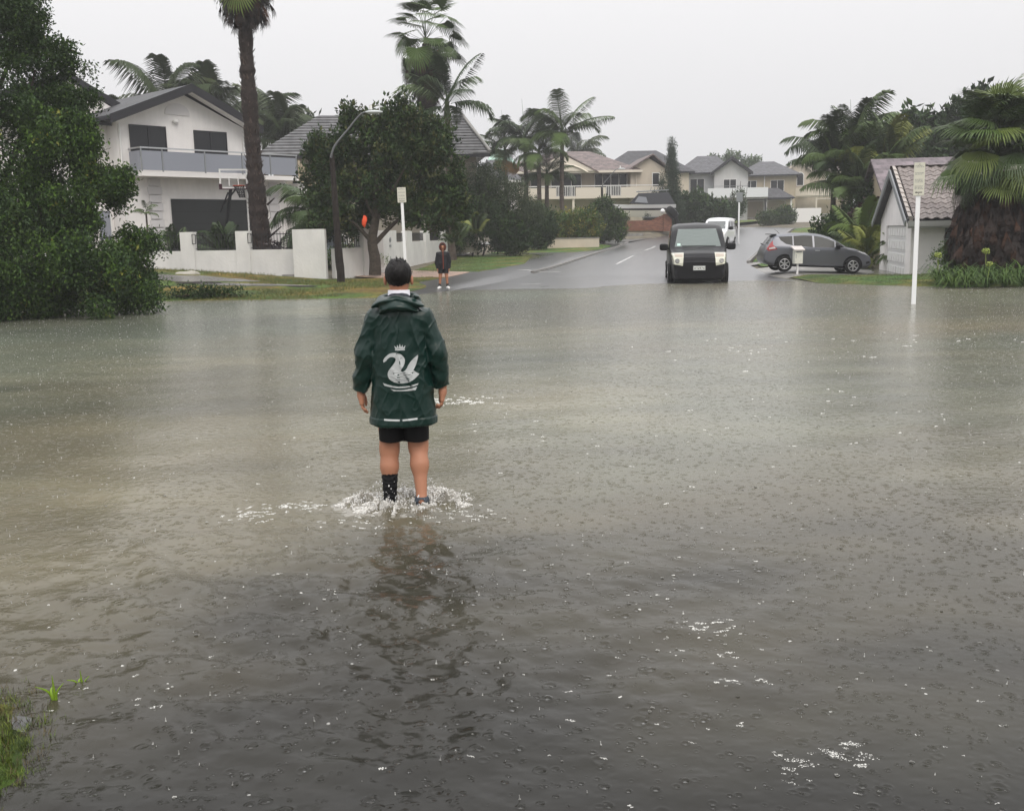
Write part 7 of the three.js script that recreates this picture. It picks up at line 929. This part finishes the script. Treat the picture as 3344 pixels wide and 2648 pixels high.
// ---------- grass standing proud of the turf, drowned grass and weeds ----------
{
  const blade = (() => { const P = [], Q = rng(2); for (let i = 0; i < 7; i++) { const a = Q() * 6.28, L = 0.6 + 0.5 * Q(), b = 0.3 + 0.5 * Q(), x = (Q() - 0.5) * 0.5, z = (Q() - 0.5) * 0.5, w = 0.05, c = Math.cos(a), s = Math.sin(a); P.push(x - s * w, 0, z + c * w, x + s * w, 0, z - c * w, x + c * b * 0.4, L * 0.6, z + s * b * 0.4, x + c * b * 0.4 - s * w * 0.7, L * 0.58, z + s * b * 0.4 + c * w * 0.7, x + c * b * 0.4 + s * w * 0.7, L * 0.58, z + s * b * 0.4 - c * w * 0.7, x + c * b, L, z + s * b); } const g = new THREE.BufferGeometry(); g.setAttribute('position', new THREE.Float32BufferAttribute(P, 3)); g.computeVertexNormals(); return g; })();
  const R = rng(91), put = (name, label, n, fn, cols, lo, hi) => { const pts = []; let k = 0; while (pts.length < n && k++ < n * 8) { const p = fn(); if (p) pts.push(p); } tag(instances(name, blade, leafMat, pts.length, (i, m, c) => { const [x, y, z] = pts[i], s = lerp(lo, hi, R()); place(m, x, y - 0.01, z, 0, R() * 6.28, 0, s, s * (0.7 + 0.7 * R()), s); const q = cols[Math.floor(R() * cols.length)], b = 0.7 + 0.6 * R(); c.setRGB(q[0] * b, q[1] * b, q[2] * b); }, scene), label, 'grass'); };
  const lawn = [[0.07, 0.11, 0.025], [0.09, 0.13, 0.03], [0.11, 0.12, 0.035]], dry = [[0.16, 0.14, 0.05], [0.12, 0.12, 0.035], [0.09, 0.11, 0.03]];
  put('verge_grass', 'short grass on the worn verge in front of the left wall', 16000, () => { const x = lerp(-20, -2.6, R()), z = lerp(-35.6, -25.5, R()); if (x > kl(-z) - 2.2 || ground(x, z) < -0.035 || fbm(x * 0.5, z * 0.8, 3, 3) < -0.12) return; const d = Math.hypot((x + 10.4) / 2.4, (z + 32.4) / 1.8), e = Math.hypot((x + 7.6) / 2.5, (z + 30.6) / 1.1); if (d < 0.95 || e < 0.95) return; return [x, ground(x, z), z]; }, [...dry, ...dry, ...lawn], 0.04, 0.10);
  put('verge_grass', 'mown green grass of the verge in front of the garage', 12000, () => { const z = lerp(-33.2, -23.6, R()), x = kr(-z) + 0.3 + 12 * R(); return ground(x, z) < -0.01 ? null : [x, ground(x, z), z]; }, lawn, 0.03, 0.06);
  put('verge_grass', 'mown green grass between the right-hand white wall and the street', 8000, () => { const z = lerp(-58.5, -39, R()), a = Math.min(-3.9 + 0.05 * (-z - 42), kl(-z) - 3), b = kl(-z) - 2.2, x = lerp(a, b, R()); return [x, ground(x, z), z]; }, lawn, 0.03, 0.06);
  put('drowned_grass', 'tangled grass of the drowned bank at the lower left corner', 3600, () => { const x = -1.2 - 1.4 * R(), z = -2.2 - 1.6 * R(), y = ground(x, z); if (y < -0.04 + 0.03 * fbm(x * 4, z * 4, 2, 2)) return; return [x, y, z]; }, [[0.07, 0.10, 0.015], [0.10, 0.13, 0.02], [0.07, 0.055, 0.025], [0.05, 0.075, 0.015]], 0.02, 0.055);
  const w = (label, x, z, s, tilt) => { const t = thing('grass_sprig', label, 'weed', [x, ground(x, z), z]), P = [[-0.5, 0.1], [0.6, 0.35], [0.1, 0.8], [-0.9, 0.5]]; P.forEach(([a, u], i) => mesh('blade', tube([[0, 0, 0], [0.02 * a, 0.05 * s + 0.02, 0.01], [0.05 * a * s, 0.10 * s * (0.6 + u), 0.03 * i - 0.04]], q => 0.009 * (1 - q) * s + 0.001, 0, 4, 8).scale(1, 1, 1), leafOf(0.16, 0.26, 0.02), t)); };
  w('bright green grass sprig poking from the flood at the lower left', -1.69, -3.42, 1.0); w('single small green sprig right of the larger one in the flood', -1.66, -3.58, 0.8);
}

renderer.render(scene, camera);
